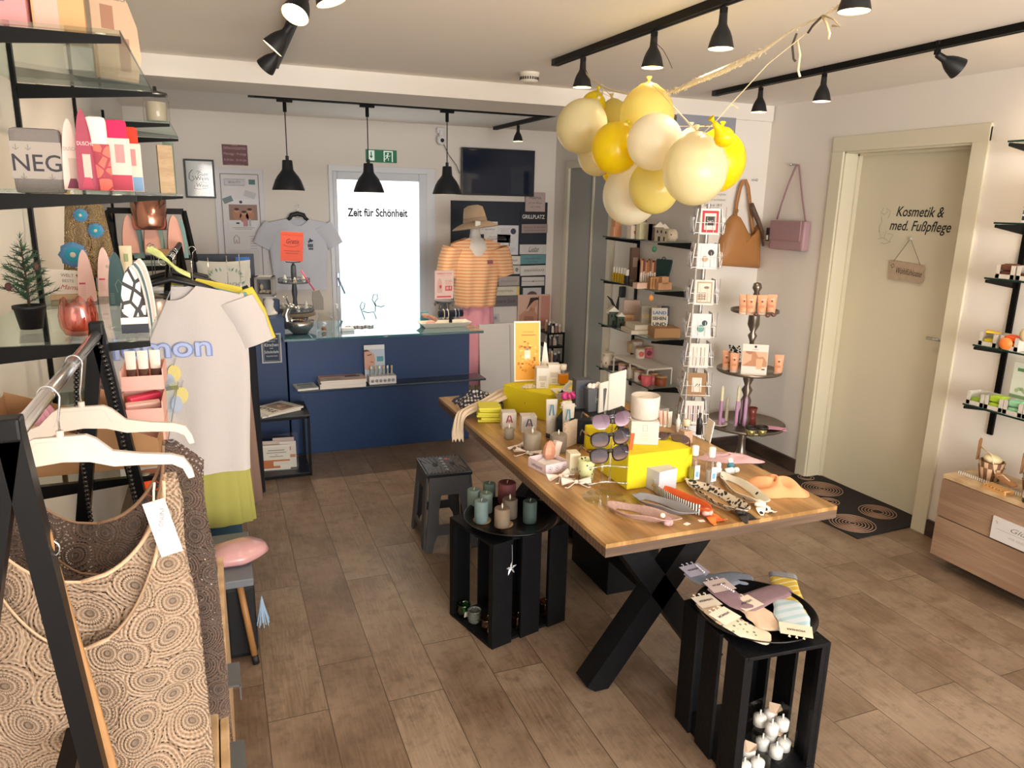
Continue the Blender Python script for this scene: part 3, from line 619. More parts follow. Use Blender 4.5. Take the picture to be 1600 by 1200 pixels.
b = B(PAPER); b.box((-.015,-.012,.085),(.165,.003,.165)); m = Matrix.Translation((-.015,-.0136,.085)) @ rotm(90); b.rect(-.08,-.07,.08,-.015,mat('#c9764a',.6),M=m); b.rect(-.02,-.055,.08,-.025,mat('#e9ddd2'),.0008,M=m); b.rect(.02,-.075,.08,-.05,PAPER,.0009,M=m); lines_of(B(),0,0,0,0,0,0)
b.text('~',0,.02,.03,GREY_INK,M=m); b.rect(-.05,.045,.05,.052,LIGHT_INK,M=m); b.rect(-.06,.03,.06,.036,LIGHT_INK,M=m); b.rect(-.04,.005,.04,.011,LIGHT_INK,M=m); b.out('leaflet', t, 'white leaflet with an orange band')

# ------------------------------------------------------------------ things on the counter
def pt(px, py, y): return U(px,py,1,y)
# tiered tray stand
q = pt(462,500,5.42); TZ = GT
t = thing('tiered_stand','grey three-tier metal tray stand holding an orange note','tiered stand',(q.x,5.40,TZ))
S = mat('#4c5058',.55,.3,noise=.15)
def gallery(b, r, z, h=.028):
    b.cyl((0,0,z),r,.006,n=28); n = 26
    for z2 in (z+.004,z+h): b.tube(arc((0,0,z2),r,0,360,28,'xy')[:-1],.0022,n=6,closed=True)
    for k in range(n):
        a = 2*PI*k/n; a2 = 2*PI*(k+1)/n
        b.tube([(r*math.cos(a),r*math.sin(a),z),(r*math.cos(a2),r*math.sin(a2),z+h)],.0013,n=4); b.tube([(r*math.cos(a2),r*math.sin(a2),z),(r*math.cos(a),r*math.sin(a),z+h)],.0013,n=4)
b = B(S); b.lathe([(0,0),(.07,0),(.075,.01),(.05,.03),(.018,.05),(.014,.09),(.02,.12),(.014,.19),(.02,.24),(.014,.30),(.02,.36),(.017,.42),(.006,.44),(0,.44)],n=18); b.out('column', t)
for r,z in ((.13,.105),(.108,.305)):
    b = B(S); gallery(b,r,z); b.out('tray', t)
b = B(mat('#7c6b5c',.6,noise=.2)); b.cyl((0,0,.078),.14,.022,n=32); b.box((.03,.0,.04),(.10,.10,.075),mat('#4e423a',.6)); b.out('wooden_tier', t, 'round grey-brown wooden tier')
b = B(BLACK_METAL); b.tube([(-.05,-.01,.45),(-.05,-.01,.475),(.0,-.015,.48),(.05,-.01,.475),(.05,-.01,.45),(0,-.01,.445)],.003,n=6,closed=True); b.out('clip', t)
def d_note(b):
    b.text('Gratis',0,.035,.045,INK,shear=.4,w=.085); b.line([(-.06,.01),(-.03,.0),(.01,-.002),(.045,.012),(.05,.02)],.002,INK); lines_of(b,-.055,.055,-.03,2,.016,.003,mat('#8a4038')); b.rect(-.075,.082,.075,.098,mat('#ff5a38',.6))
sign('orange_note','orange handwritten note reading Gratis clipped on the tiered stand','note',(q.x-.005,5.375,TZ+.555),.15,.20,mat('#f0634a',.6),d_note,.002,rx=94,ry=3)
rnd = random.Random(8)
for k in range(11):
    up = k < 6; a = k*1.07+.4; r = .072 if up else .09; z = TZ+(.312 if up else .112)
    b = B(mat(('#e9e2c4','#dfe6df','#f0efe9','#cfe3da')[k%4],.4)); h = .035+.02*rnd.random()
    b.cyl((0,0,0),.012,h*.7,n=14); b.cyl((0,0,h*.7),.006,h*.3,n=12,m=PAPER)
    solo(b,'sample_bottle','tiny sample bottle on the %s tray of the tiered stand' % ('upper' if up else 'lower'),'bottle',(q.x+r*math.cos(a),5.40+r*math.sin(a),z),group='sample bottles on the tiered stand, %s tray' % ('upper' if up else 'lower'))
t = thing('pink_lanyard','pink strap with a grey felt tag hanging off the tiered stand','key fob',(q.x+.10,5.26,TZ+.26))
b = B(mat('#e0557c',.6)); b.tube([(-.06,.03,.14),(-.03,.0,.08),(.01,-.01,.02),(.02,-.01,.0)],.006,n=6,flat=.4); b.out('strap', t)
b = B(mat('#9a948c',.9,noise=.1)); b.prism([(-.025,0),(.02,.01),(.045,-.05),(.045,-.13),(-.02,-.13),(-.03,-.06)],-.01,.01); 
for v in b.bm.verts: v.co = Vector((v.co.x+.03, v.co.z-.01, v.co.y))
b.out('felt_tag', t)
# silver deer bowl full of trinkets
q = pt(468,522,5.10); t = thing('deer_bowl','silver bowl shaped like a deer, full of dark wrapped sweets','bowl',(q.x+.005,5.08,GT))
SV = mat('#b9b6b2',.22,.9)
b = B(SV); b.lathe([(0,.0),(.04,.0),(.055,.008),(.085,.05),(.092,.085),(.088,.085),(.08,.055),(.05,.018),(0,.012)],n=28,sx=1.05,sy=.8); b.out('bowl', t)
b = B(SV); b.tube([(-.07,0,.04),(-.085,0,.09),(-.09,0,.13),(-.075,0,.165),(-.06,0,.18)],[.03,.028,.022,.02,.017],n=12); b.sph((-.05,0,.183),(.028,.017,.018),M=rotm(0,25,0)); b.sph((-.022,0,.172),(.014,.010,.010))
for s in (-1,1):
    b.tube([(-.065,s*.008,.195),(-.08,s*.02,.235),(-.075,s*.028,.265)],[.005,.004,.002],n=6); b.tube([(-.078,s*.018,.225),(-.10,s*.022,.25)],[.004,.002],n=6); b.sph((-.078,s*.024,.192),(.018,.007,.008),M=rotm(0,20,s*20))
b.out('deer_figure', t)
for k in range(12):
    b = B(mat(('#20243a','#3c3f66','#77603a','#2a2a30')[k%4],.25,.4)); b.sph((0,0,0),(.012,.018,.009),n=10,k=6)
    solo(b,'wrapped_sweet','dark wrapped sweet in the silver deer bowl','sweet',(q.x+.005+.05*math.cos(k*2.4)*(.4+.05*k),5.08+.035*math.sin(k*2.4)*(.4+.05*k),GT+.078+.006*(k%3)),rz=k*40,group='wrapped sweets in the deer bowl')
# jar, spray, small things
def jar_prof(r,h,t=.003): return [(0,0),(r*.9,0),(r,.006),(r,h*.72),(r*.82,h*.80),(r*.82,h),(r*.82-t,h),(r*.82-t,h*.8),(r-t,h*.72),(r-t,.008),(0,.005)]
q = pt(508,522,5.12); t = thing('glass_jar','round clear glass jar with coins inside on the counter','jar',(q.x,5.12,GT))
b = B(CLEAR); b.lathe(jar_prof(.055,.125),n=32); b.out('jar_body', t)
b = B(mat('#b07a4a',.3,.6))
for k in range(16): b.cyl((.03*math.cos(k*2.1)*(k%3)/2,.03*math.sin(k*2.1)*(k%4)/3,.008+k*.0014),.011,.0018,n=14)
b.out('coins', t)
q = pt(527,508,5.30); b = B(CLEAR); b.lathe([(0,0),(.02,0),(.022,.004),(.022,.10),(.008,.12),(.008,.13),(0,.13)],n=20); b.cyl((0,0,.13),.010,.03,m=mat('#dfe3e8',.3),n=14); solo(b,'spray_bottle','slim clear spray bottle standing by the coin jar','bottle',(q.x,5.30,GT))
q = pt(541,514,5.15); b = B(mat('#5a5a60',.4)); b.box((0,0,.011),(.085,.05,.022),mat('#e4e4e6',.4),bev=.002); solo(b,'small_box','small white box lying on the glass counter','box',(q.x,5.10,GT),rz=3)
b = B(mat('#3a2e2a',.5))
for k in range(22): b.sph((-.08+k*.009,.012*math.sin(k*.9),.006),.0065,m=(mat('#3a2e2a',.4),mat('#c98a6a',.4),mat('#a9a39a',.4))[k%3],n=8,k=6)
solo(b,'bead_bracelet','beaded bracelet lying on the bright glass counter','bracelet',(q.x+.09,5.22,GT))
b = B(mat('#c9cdd2',.2,.8)); b.box((0,0,.003),(.03,.02,.006)); solo(b,'card_clip','tiny silver clip near the bracelet on the counter','clip',(pt(574,518,5.05).x,5.05,GT))
# cream tray with bracelet stand, shell and frame
q = pt(695,500,5.10); t = thing('cream_tray','long cream rectangular dish at the right end of the counter','tray',(q.x,5.12,GT))
b = B(mat('#e9e2d2',.4)); b.T = Matrix.Identity(4)
P0 = [(-.15,-.045,0),(.15,-.045,0),(.15,.045,0),(-.15,.045,0)]; P1 = [(-.19,-.075,.035),(.19,-.075,.035),(.19,.075,.035),(-.19,.075,.035)]; P2=[(-.18,-.066,.035),(.18,-.066,.035),(.18,.066,.035),(-.18,.066,.035)]; P3=[(-.148,-.04,.006),(.148,-.04,.006),(.148,.04,.006),(-.148,.04,.006)]
b.add(P0+P1+P2+P3,[(0,3,2,1)]+[(a+4*k,(a+1)%4+4*k,(a+1)%4+4*k+4,a+4*k+4) for k in range(3) for a in range(4)]+[(12,13,14,15)]); b.out('dish', t)
t = thing('bracelet_stand','black velvet roll stand with bracelets in the cream dish','jewellery stand',(q.x+.05,5.12,GT+.006))
b = B(mat('#20222e',.9)); b.box((0,0,.005),(.07,.05,.01),bev=.002); b.cyl((0,0,.01),.012,.06,n=14); b.out('post', t)
b = B(mat('#1c2030',.85)); b.lathe([(0,-.09),(.025,-.09),(.0255,0),(.025,.09),(0,.09)],(0,0,.085),24,M=rotm(0,90,0)); b.out('roll', t)
for k,(x,c) in enumerate(((-.055,'#e6ded2'),(-.025,'#efe8dc'),(.03,'#b9c2d0'),(.055,'#8a93a8'))):
    b = B(mat(c,.25,.3)); b.tube([(x,.032*math.cos(a*PI/10),.082+.034*math.sin(a*PI/10)) for a in range(20)],.0035,n=6,closed=True); solo(b,'bracelet','%s bracelet round the black velvet roll' % ('cream leftmost','pearly second','pale blue third','grey-blue rightmost')[k],'bracelet',(q.x+.05,5.12,GT+.008),group='bracelets on the roll')
b = B(mat('#d9a9a0',.6)); b.sph((0,0,.02),(.035,.028,.024)); solo(b,'pink_shell','pale pink scrunchie in the left of the cream dish','scrunchie',(q.x-.105,5.10,GT+.007))
b = B(mat('#b58a78',.8,noise=.3)); 
for k in range(14): b.sph((.045*math.cos(k*.45),.018*math.sin(k*.9),.035+.03*math.sin(k*.24)),.014,n=8,k=6)
solo(b,'wooden_beads','tangle of brown wooden beads on the cream dish','beads',(q.x-.10,5.145,GT+.012))
b = B(mat('#58a5b0',.4)); b.box((0,0,.045),(.06,.02,.09),bev=.003); b.rect(-.028,.06,.028,.08,PAPER_COOL,.011,M=rotm(90)); solo(b,'teal_box','small teal box standing behind the cream dish','box',(q.x-.105,5.27,GT))
# ornate stand with the summer-fest poster
q = pt(694,470,5.30); t = thing('ornate_stand','ornate grey candlestick carrying the summer sale poster','stand',(q.x,5.30,GT))
S2 = mat('#77757a',.6,noise=.2); b = B(S2); b.lathe([(0,0),(.05,0),(.055,.01),(.03,.03),(.014,.05),(.02,.08),(.012,.11),(.02,.13),(.045,.15),(.075,.16),(.075,.168),(0,.168)],n=24); b.out('column', t)
b = B(S2)
for k in range(8):
    a = k*PI/4; c_, s_ = math.cos(a), math.sin(a); b.tube([(c_*.018,s_*.018,.09),(c_*.04,s_*.04,.10),(c_*.035,s_*.035,.13),(c_*.06,s_*.06,.15),(c_*.08,s_*.08,.145),(c_*.07,s_*.07,.125)],.005,n=6)
b.out('scrollwork', t)
def d_sale(b):
    Rr = mat('#e04a5c',.5); b.rect(-.072,-.105,.072,.105,mat('#f2cfc4',.5)); b.text('SOMMERFEST AKTION',0,.082,.014,Rr,bold=.02,w=.115); b.text('nur solange der Vorrat reicht',0,.068,.007,Rr,w=.10)
    b.flat([(-.055,-.06),(-.05,.03),(-.035,.052),(-.02,.03),(-.012,-.06)],mat('#e3b9ae'),.0008); b.disc(-.028,-.012,.010,Rr,.0011); b.flat([(-.038,-.015),(-.018,-.015),(-.028,-.032)],Rr,.0011)
    b.text('Ab einem Einkauf',.035,.032,.008,INK,w=.055); b.text('von 100 €',.035,.02,.012,Rr,bold=.02,w=.055); b.text('sparen Sie',.035,.006,.008,INK,w=.04)
    b.rect(.008,-.045,.062,-.008,Rr,.0011); b.text('25 €',.035,-.026,.026,PAPER,z=.0016,bold=.02,w=.04); b.rect(-.055,-.095,.055,-.083,Rr,.001)
sign('sale_poster','pink SOMMERFEST AKTION sale card on the ornate stand','poster',(q.x,5.30,GT+.168+.112),.165,.225,CLEAR,d_sale,.004,rx=92)
# lantern box on white candle pillar
q = pt(421,495,5.18); t = thing('candle_pillar','white turned wooden candle pillar at the left of the counter','candle holder',(q.x,5.18,.941))
b = B(mat('#ddd8d0',.6,noise=.05)); b.lathe([(0,0),(.055,0),(.055,.012),(.042,.022),(.03,.05),(.034,.09),(.026,.10),(.03,.11),(.045,.115),(.048,.125),(0,.125)],n=28); b.out('turned_column', t)
t = thing('shadow_box','grey wooden box lantern with stones, on the white pillar','lantern',(q.x-.015,5.18,.941+.125),-14)
b = B(mat('#8f8c8a',.75,noise=.15))
for x in (-.052,.052): b.box((x,0,.065),(.016,.10,.13))
for z in (.008,.122): b.box((0,0,z),(.12,.10,.016))
b.box((0,.045,.065),(.10,.008,.11),mat('#6d6f76',.7)); b.out('box_frame', t)
b = B(mat('#b5a892',.7))
for k in range(9): b.sph((-.03+.0075*k,-.01+.01*(k%3),.026+.006*(k%2)),(.012,.012,.009),n=10,k=6)
b.sph((-.025,0,.06),(.012,.01,.02)); b.out('stones', t)
# pos terminal and cushion
q = pt(350,400,5.35); t = thing('till_monitor','large black back of the till monitor with a payment sticker','monitor',(pt(347,375,5.35).x,5.35,.941))
w = abs(pt(293,375,5.35).x-pt(391,380,5.35).x); b = B(DARKNAVY); b.box((0,0,.19+.05),(w,.03,.30),bev=.004,rx=-6); b.out('screen_back', t)
b = B(mat('#1a1d24',.5)); b.box((0,.02,.06),(.06,.04,.12)); b.box((0,.02,.006),(.24,.18,.012),bev=.003); b.out('foot', t)
m = Matrix.Translation((0,-.018,.24)) @ rotm(90-6); b = B(mat('#7d8798',.5)); b.text('MANNHEIMER',-.06,.055,.03,bold=.01,M=m,w=.16); b.rect(.075,.055,.165,.085+.045,mat('#2466b8',.5),.0005,M=m); b.rect(.075,-.01,.165,.055,PAPER_COOL,.0005,M=m); b.text('PAY',.12,.095,.02,PAPER,z=.001,M=m)
for i in range(4):
    for j in range(3): b.rect(.082+i*.021,-.002+j*.018,.096+i*.021,.008+j*.018,mat(('#4a6a9a','#8a6a5a','#5a5a66')[(i+j)%3],.5),.001,M=m)
b.out('sticker', t)
q = pt(357,452,5.12); t = thing('printed_cushion','white cushion printed MACHT GLÜCKLICH in a ring of green leaves','cushion',(pt(352,452,5.1).x,5.07,.941+.02),4)
b = B(mat('#dcd9cf',.85,bump=.3,bscale=500)); w_, h_ = .205, .34
def cush(s_):
    def f(u,v):
        x = (u-.5)*2; y = (v-.5)*2; e = (1-abs(x)**4)*(1-abs(y)**4); c = 1+.06*(abs(x)*abs(y))**2
        return (x*w_/1.35*c, s_*(.005+.045*max(0,e)**.6), h_/2+y*h_/2*c)
    return f
b.grid(cush(-1),20,24); b.grid(cush(1),20,24); b.out('cover', t)
b = B(mat('#8fae98',.8)); m = Matrix.Translation((0,-.0515,h_/2)) @ rotm(90)
rnd = random.Random(2)
for k in range(34):
    a = k/34*2*PI; x = .118*math.copysign(abs(math.cos(a))**.6,math.cos(a)); y = .14*math.copysign(abs(math.sin(a))**.6,math.sin(a)); ang = a+PI+rnd.uniform(-.7,.7); l = .03; c_,s_ = math.cos(ang),math.sin(ang); zz = .003+.036*0 - .012*(abs(x)/.14)**4-.018*(abs(y)/.16)**6
    b.flat([(x,y),(x+c_*l*.5-s_*.006,y+s_*l*.5+c_*.006),(x+c_*l,y+s_*l),(x+c_*l*.5+s_*.006,y+s_*l*.5-c_*.006)],mat(('#8fae98','#6f9488','#b4c4a0')[k%3],.8),zz,M=m)
b.text('LESEN MACHT',0,.03,.034,mat('#77767a'),z=.0012,M=m,w=.20); b.text('GLÜCKLICH',.0,-.035,.06,mat('#d59a7c'),z=.0012,M=m,w=.22,bold=.02); b.out('print', t)
q = pt(397,497,4.96); b = B(STEEL); b.tube([(0,0,.02),(.008,0,.01),(0,-.004,-.02),(-.01,0,-.01),(-.004,0,.012)],.0022,n=6); solo(b,'metal_hook','small bent metal hook on the counter edge','hook',(.20+.03,4.965,.93))
b = B(mat('#2c3c5c',.4)); b.box((0,0,.05),(.10,.06,.10),bev=.01); solo(b,'card_reader','dark blue card reader behind the leafy cushion','card reader',(.33,5.2,.941),rz=12)

# ------------------------------------------------------------------ back wall
def bw(px, py, y=YB): return U(px,py,1,y)
def bwbox(x0,y0,x1,y1,y=YB): a = bw(x0,y0,y); c = bw(x1,y1,y); return ((a.x+c.x)/2,(a.z+c.z)/2,abs(c.x-a.x),abs(a.z-c.z))
# framed quote
x,z,w,h = bwbox(286,248,338,310); t = thing('picture_frame','thin black picture frame with a wine quote on the back wall','picture',(x,YB-.01,z),0,rx=90)
b = B(mat('#1b1c22',.4)); f=.014
for sx in (-1,1): b.box((sx*(w/2-f/2),0,0),(f,h,.02),bev=.002)
for sy in (-1,1): b.box((0,sy*(h/2-f/2),0),(w-2*f,f,.02),bev=.002)
b.out('frame', t)
b = B(PAPER_COOL); b.box((0,0,-.004),(w-2*f,h-2*f,.004)); I2 = mat('#2a2a30'); b.T = Matrix.Translation((0,0,-.002))
b.text('Die',-.01,.055,.022,I2,shear=.4); b.text('Gute',.02,.035,.04,I2,shear=.4,bold=.01); b.text('Wein',.015,.002,.045,I2,bold=.015); b.text('offener',.03,-.027,.022,I2,shear=.4); b.text('Wein',.012,-.052,.04,I2,shear=.2,bold=.015)
b.line([(-.05,.07),(-.075,.04),(-.08,0),(-.06,-.02),(-.04,.0),(-.055,.02)],.005,I2); b.line([(-.04,-.05),(-.05,-.075),(-.01,-.08),(.06,-.07)],.003,I2); b.out('print', t)
b = B(CLEAR); b.box((0,0,.006),(w-2*f,h-2*f,.002)); b.out('pane', t)
x,z,w,h = bwbox(346,225,388,259)
def d_open(b):
    T_ = mat('#c9a9a2',.6)
    for s,y,hh,ww in (('UNSERE',.075,.016,.06),('ÖFFNUNGSZEITEN',.05,.026,.22),('Montags - Freitags',.008,.028,.22),('9-18 Uhr . 10-14 Uhr',-.04,.026,.22),('und nach Vereinbarung',-.075,.014,.17)): b.text(s,0,y,hh,T_,w=ww*w/.25)
sign('opening_hours_sign','wine-red opening hours plaque on the back wall','sign',(x,YB-.002,z),w,h,mat('#6b3f47',.5),d_open,.004)
# glazed notice frame
x,z,w,h = .225,1.43,.38,1.0; zt_ = bw(342,262).z; t = thing('notice_frame','tall white notice frame with pinned cards on the back wall','notice board',(x,YB-.008,zt_-.5),0,rx=90)
b = B(mat('#dedce0',.5)); b.box((0,0,-.003),(w,1.0,.008)); 
for sx in (-1,1): b.box((sx*.145,-.02,.003),(.005,.95,.006),mat('#6f6a66',.5)); b.box((sx*.188,0,.003),(.01,1.0,.012))
b.box((0,.455,.003),(.29,.005,.006),mat('#6f6a66',.5)); b.box((0,.495,.003),(.38,.01,.012)); b.out('board', t)
def paper(b,x0,y0,x1,y1,m=None,z=.002): b.rect(x0,y0,x1,y1,m or PAPER_COOL,z)
b = B(PAPER_COOL); paper(b,-.125,.36,.045,.42,mat('#cfcfd6')); b.line([(-.115,.367),(.035,.367),(.035,.413),(-.115,.413),(-.115,.367)],.002,GREY_INK,.003); b.text('BEAUTY',-.04,.39,.025,GREY_INK,z=.003); paper(b,.07,.375,.12,.415,mat('#5c7f80')); 
M_ = rotm(0,0,22); b.rect(-.125+.02,.30+.04,-.03,.355+.03,mat('#7d8f92'),.003,M=Matrix.Translation((.10,-.06,0))@M_); M_ = rotm(0,0,-18); b.rect(.0,.30,.09,.35,mat('#c6c6cc'),.003,M=Matrix.Translation((-.07,-.0,0))@M_)
paper(b,-.10,.0,.13,.26); b.disc(0,.235,.012,mat('#4a3a52'),.003); paper(b,-.095,.09,.125,.215,mat('#9c7f74'),.003)
for k,(xx,yy) in enumerate(((-.035,.165),(.02,.145),(.065,.165))):
    b.disc(xx,yy-.03,.034,mat('#b5846c'),.0035,ry=.045); b.disc(xx,yy,.019,mat('#c9967e'),.004); b.disc(xx,yy+.012,.019,mat('#4a3230'),.0042,ry=.010)
b.rect(.01,.04,.045,.10,mat('#c48f95'),.005); b.rect(.055,.04,.07,.10,mat('#b9bcc2'),.005); b.rect(-.045,.06,-.02,.072,mat('#333338'),.005); lines_of(b,-.08,.10,.03,2,.012,.004,LIGHT_INK,.004)
b.line([(-.07,-.10),(-.07,-.05),(-.05,-.03),(-.03,-.05),(-.03,-.10)],.004,mat('#7a6a68'),.003); b.line([(-.06,-.10),(-.05,-.07),(-.04,-.10)],.006,mat('#b5655c'),.003); lines_of(b,.05,.11,-.04,6,.02,.004,LIGHT_INK,.003)
paper(b,-.12,-.35,.12,-.15,mat('#d6d4d6')); b.out('pinned_papers', t)
# T-shirt on the wall
q = bw(465,340,YB-.04); t = thing('wall_tshirt','white T-shirt with a small vase print hanging on the back wall','T-shirt',(q.x,YB-.05,q.z))
SH = mat('#d3d6e2',.85,bump=.3,bscale=300)
def shirt(b, hw=.24, L=.68, sl=.22, dep=.035, m=None, flare=1.02, neck=.09, fold=.006, seed=0, drop=.055, slw=.085, sang=35):
    """hanging shirt: front and back cloth, shoulders sloping from the neck, open neck, two sleeves; z=0 at the shoulder point"""
    rr = random.Random(seed); ph = rr.uniform(0,6)
    def half(v):       # v 0 at shoulder .. 1 hem
        return hw*(1 if v < .3 else .94+.06*math.cos((v-.3)*4))*(1+(flare-1)*v)
    for sgn in (-1,1):
        def f(u,v):
            x = (u-.5)*2; ax = abs(x); top = -drop*ax**1.3 - (neck*.75*max(0,1-(ax/(neck/hw*.95))**2)*(1 if sgn<0 else .25)); z = top*(1-v)+(-L)*v; hwv = half(v)
            y = sgn*dep*math.sqrt(max(0,1-ax**2.4))*(.5+.5*min(1,v*3)) + fold*math.sin(x*9+ph+2*v)*min(1,v*1.5)*(1 if ax<.97 else 0)
            return (x*hwv, y, z)
        b.grid(f, 36, 22, m)
    for s in (-1,1):
        a = R(sang); base = Vector((s*hw*.97,0,-drop-slw*.62)); d = Vector((s*math.cos(a)*.55,0,-math.sin(a)-.25)).normalized(); pts = [base-d*.03+Vector((-s*.02,0,.0)), base+d*sl*.35, base+d*sl*.7, base+d*sl]
        n = 18; vs=[]; fs=[]
        up = d.cross(Vector((0,1,0))).normalized()
        for i,p in enumerate(pts):
            rr_ = slw*(.98,.92,.86,.84)[i]
            for k in range(n):
                q_ = 2*PI*k/n; vs.append(p+up*(rr_*math.cos(q_))+Vector((0,dep*.8*math.sin(q_)*(1+.2*math.sin(3*q_+ph)),0)))
        for i in range(len(pts)-1):
            for k in range(n): l=(k+1)%n; fs.append((i*n+k,i*n+l,(i+1)*n+l,(i+1)*n+k))
        b.add(vs,fs,m,True)
def hanger(b, hw=.19, m=None, hook=True, metal=None, th=.008):
    P = [(-hw,0,-.055),(-hw*.6,0,-.022),(-.05,0,.0),(0,0,.012),(.05,0,.0),(hw*.6,0,-.022),(hw,0,-.055)]
    b.tube(P,[th*.7,th,th*1.2,th*1.3,th*1.2,th,th*.7],m,n=8,flat=1.5,up=(0,0,1))
    if hook: b.tube([(0,0,.01),(0,0,.045),(.012,0,.06)]+arc((0,0,.075),.018,-30,200,8),.002,metal or CHROME,n=6)
b = B(SH); shirt(b,.235,.60,.16,.03,seed=3,drop=.04); b.out('cloth', t)
b = B(mat('#1b1c22',.5)); hanger(b,.10,th=.01); o = b.out('hanger', t); o.location = (0,0,.02)
b = B(mat('#5c6478',.7)); m = Matrix.Translation((.09,-.032,-.235)) @ rotm(90); b.box((0,0,.001),(.045,.06,.002),mat('#55607a')); 
b.T = m; b.rect(-.022,-.03,.022,.02)
for k in range(9): b.disc(.018*math.cos(k*.8)*(k%3)/2,.045+.015*math.sin(k*.8)*(k%3)/2+.0,.007,mat('#4c5568'),.001)
b.rect(-.02,-.012,.02,-.008,PAPER,.001); b.out('print', t)
# emergency exit sign
x,z,w,h = bwbox(571,232,620,256)
def d_exit(b):
    Wh = mat('#dfeee6',.5,emit=.15); b.rect(-.115,-.038,-.06,.045,Wh); 
    b.rect(-.093,-.005,-.083,.035,mat('#1c7a56'),.0008); b.flat([(-.103,.0),(-.073,.0),(-.088,-.022)],mat('#1c7a56'),.0008)
    b.rect(.02,-.045,.10,.045,Wh,.0004); b.rect(.030,-.045,.09,.035,mat('#1c7a56'),.0006)
    b.disc(.057,.022,.008,Wh,.001); b.line([(.056,.012),(.048,-.008)],.013,Wh,.001); b.line([(.052,.008),(.070,.0),(.078,.008)],.005,Wh,.001); b.line([(.054,.01),(.040,.008),(.036,-.002)],.005,Wh,.001); b.line([(.048,-.008),(.062,-.018),(.060,-.035)],.006,Wh,.001); b.line([(.047,-.008),(.038,-.022),(.022,-.026)],.006,Wh,.001)
sign('exit_sign','green running-man escape sign above the frosted door','sign',(x,YB-.004,z),.27,.105,mat('#1c7a56',.5),d_exit,.02)
# television
x,z,w,h = bwbox(719,231,830,307); x,z,w,h = 2.455,1.968,.705,.41; t = thing('television','flat black television on the back wall','television',(x,YB-.05,z),0,rx=90)
b = B(mat('#14161b',.35)); b.box((0,0,0),(w,h,.035),bev=.004); b.out('housing', t)
b = B(mat('#182236',.10,coat=.6)); b.box((0,.004,.0178),(w-.016,h-.024,.001)); b.out('screen', t)
b = B(BLACK_METAL); b.box((0,0,-.03),(.2,.2,.03)); b.out('bracket', t)
b = B(mat('#3a3c44',.5)); b.tube([(0,0,.0),(.05,-.01,-.10),(.12,-.02,-.19),(.15,-.02,-.26)],.003,n=6); q = bw(697,232,YB-.03); solo(b,'camera_cable','thin dark cable running from the wall camera to the television','cable',(q.x-.03,YB-.03,q.z+.05))
# dark magnetic board with little signs
x0,z0_,x1,z1 = bw(704,313).x, bw(704,313).z, bw(855,316).x, bw(848,465).z
t = thing('display_board','large dark navy board hung with small wooden signs','display board',((x0+x1)/2,YB-.009,(z0_+z1)/2),0,rx=90)
b = B(mat('#1c2331',.6)); b.box((0,0,-.001),(x1-x0,z0_-z1,.012),bev=.002); b.out('panel', t)
def wsign(x0,y0,x1,y1,label,base,draw,tilt=0,name='wooden_sign'):
    x,z,w,h = bwbox(x0,y0,x1,y1,YB-.02); sign(name,label,'sign',(x,YB-.026,z),w,h,mat(base,.75,noise=.12,nscale=18),lambda b: draw(b,w,h),.008,ry=tilt,group='small signs on the dark board')
IK = mat('#5f5a58')
def tx(s, k=.5, sh=0, m=None, ww=.8, y=0): return lambda b,w,h: b.text(s,0,y*h,h*k,m or IK,shear=sh,w=w*ww,bold=.01)
def txs(*rows): return lambda b,w,h: [b.text(s,0,y*h,h*k,IK,shear=sh,w=w*ww) for s,y,k,ww,sh in rows]
wsign(821,300,851,331,'blush square sign, topmost on the board beside the television','#b5a3a2',txs(('MAMA',.2,.2,.6,0),('ist die Beste',-.05,.12,.7,.2),('der Welt',-.25,.12,.5,.2)))
wsign(813,331,853,347,'dark sign lettered GRILLPLATZ in white','#2b2a30',tx('GRILLPLATZ',.55,0,mat('#e8e6e4'),.86))
wsign(815,350,855,364,'greyish pink plank sign under GRILLPLATZ','#9b8a88',txs(('Familie ist wo das Leben beginnt',.15,.3,.85,0),('und die Liebe niemals endet',-.2,.3,.8,0)),-1)
wsign(812,382,853,397,'whitewashed sign with a swirly Liebe word','#c6c3c3',txs(('Liebe',0.0,.8,.4,.5),('ist alles',-.2,.3,.3,.2)))
wsign(813,398,852,412,'teal sign with white lettering','#5f8d96',txs(('Home sweet Home',.1,.35,.6,0),('am Meer',-.25,.3,.4,0)),-1)
wsign(813,415,852,430,'white sign with a row of dark leaves','#cfcbca',lambda b,w,h:[b.flat([(-w*.35+k*w*.08,-h*.15),(-w*.32+k*w*.08,h*.2),(-w*.30+k*w*.08,-.02*h)],IK) for k in range(10)],-1)
wsign(815,433,850,446,'white sign crossed by a thin shelf line','#c9c6c6',lambda b,w,h:(b.rect(-w*.5,-.02*h,w*.5,.06*h,mat('#8d8a8c')),b.disc(0,0,h*.07,INK)))
wsign(817,450,845,466,'white sign with a brown half circle at the foot of the board','#bdbcc2',lambda b,w,h:b.disc(0,-h*.42,w*.33,mat('#5f4648'),a0=0,a1=180))
wsign(747,346,777,366,'white quote sign behind the straw hat','#cfccce',txs(('das Leben ist zu kurz',.2,.2,.8,.3),('für irgendwann',-.1,.2,.7,.3)))
wsign(756,366,797,379,'white CHAMPAGNER sign beside the hat','#d3d0d0',txs(('Das Leben ist zu kurz',.2,.22,.6,0),('CHAMPAGNER',-.1,.36,.72,0)),1)
wsign(777,352,809,398,'tall white poster with a dark round dot in the corner','#c9cad2',lambda b,w,h:(b.disc(w*.25,h*.3,w*.13,mat('#353850')),b.rect(w*.05,-h*.2,w*.09,h*.08,INK),lines_of(b,-w*.4,w*.1,h*.38,4,h*.05,h*.015,LIGHT_INK),lines_of(b,-w*.4,w*.4,-h*.28,3,h*.05,h*.015,LIGHT_INK)))
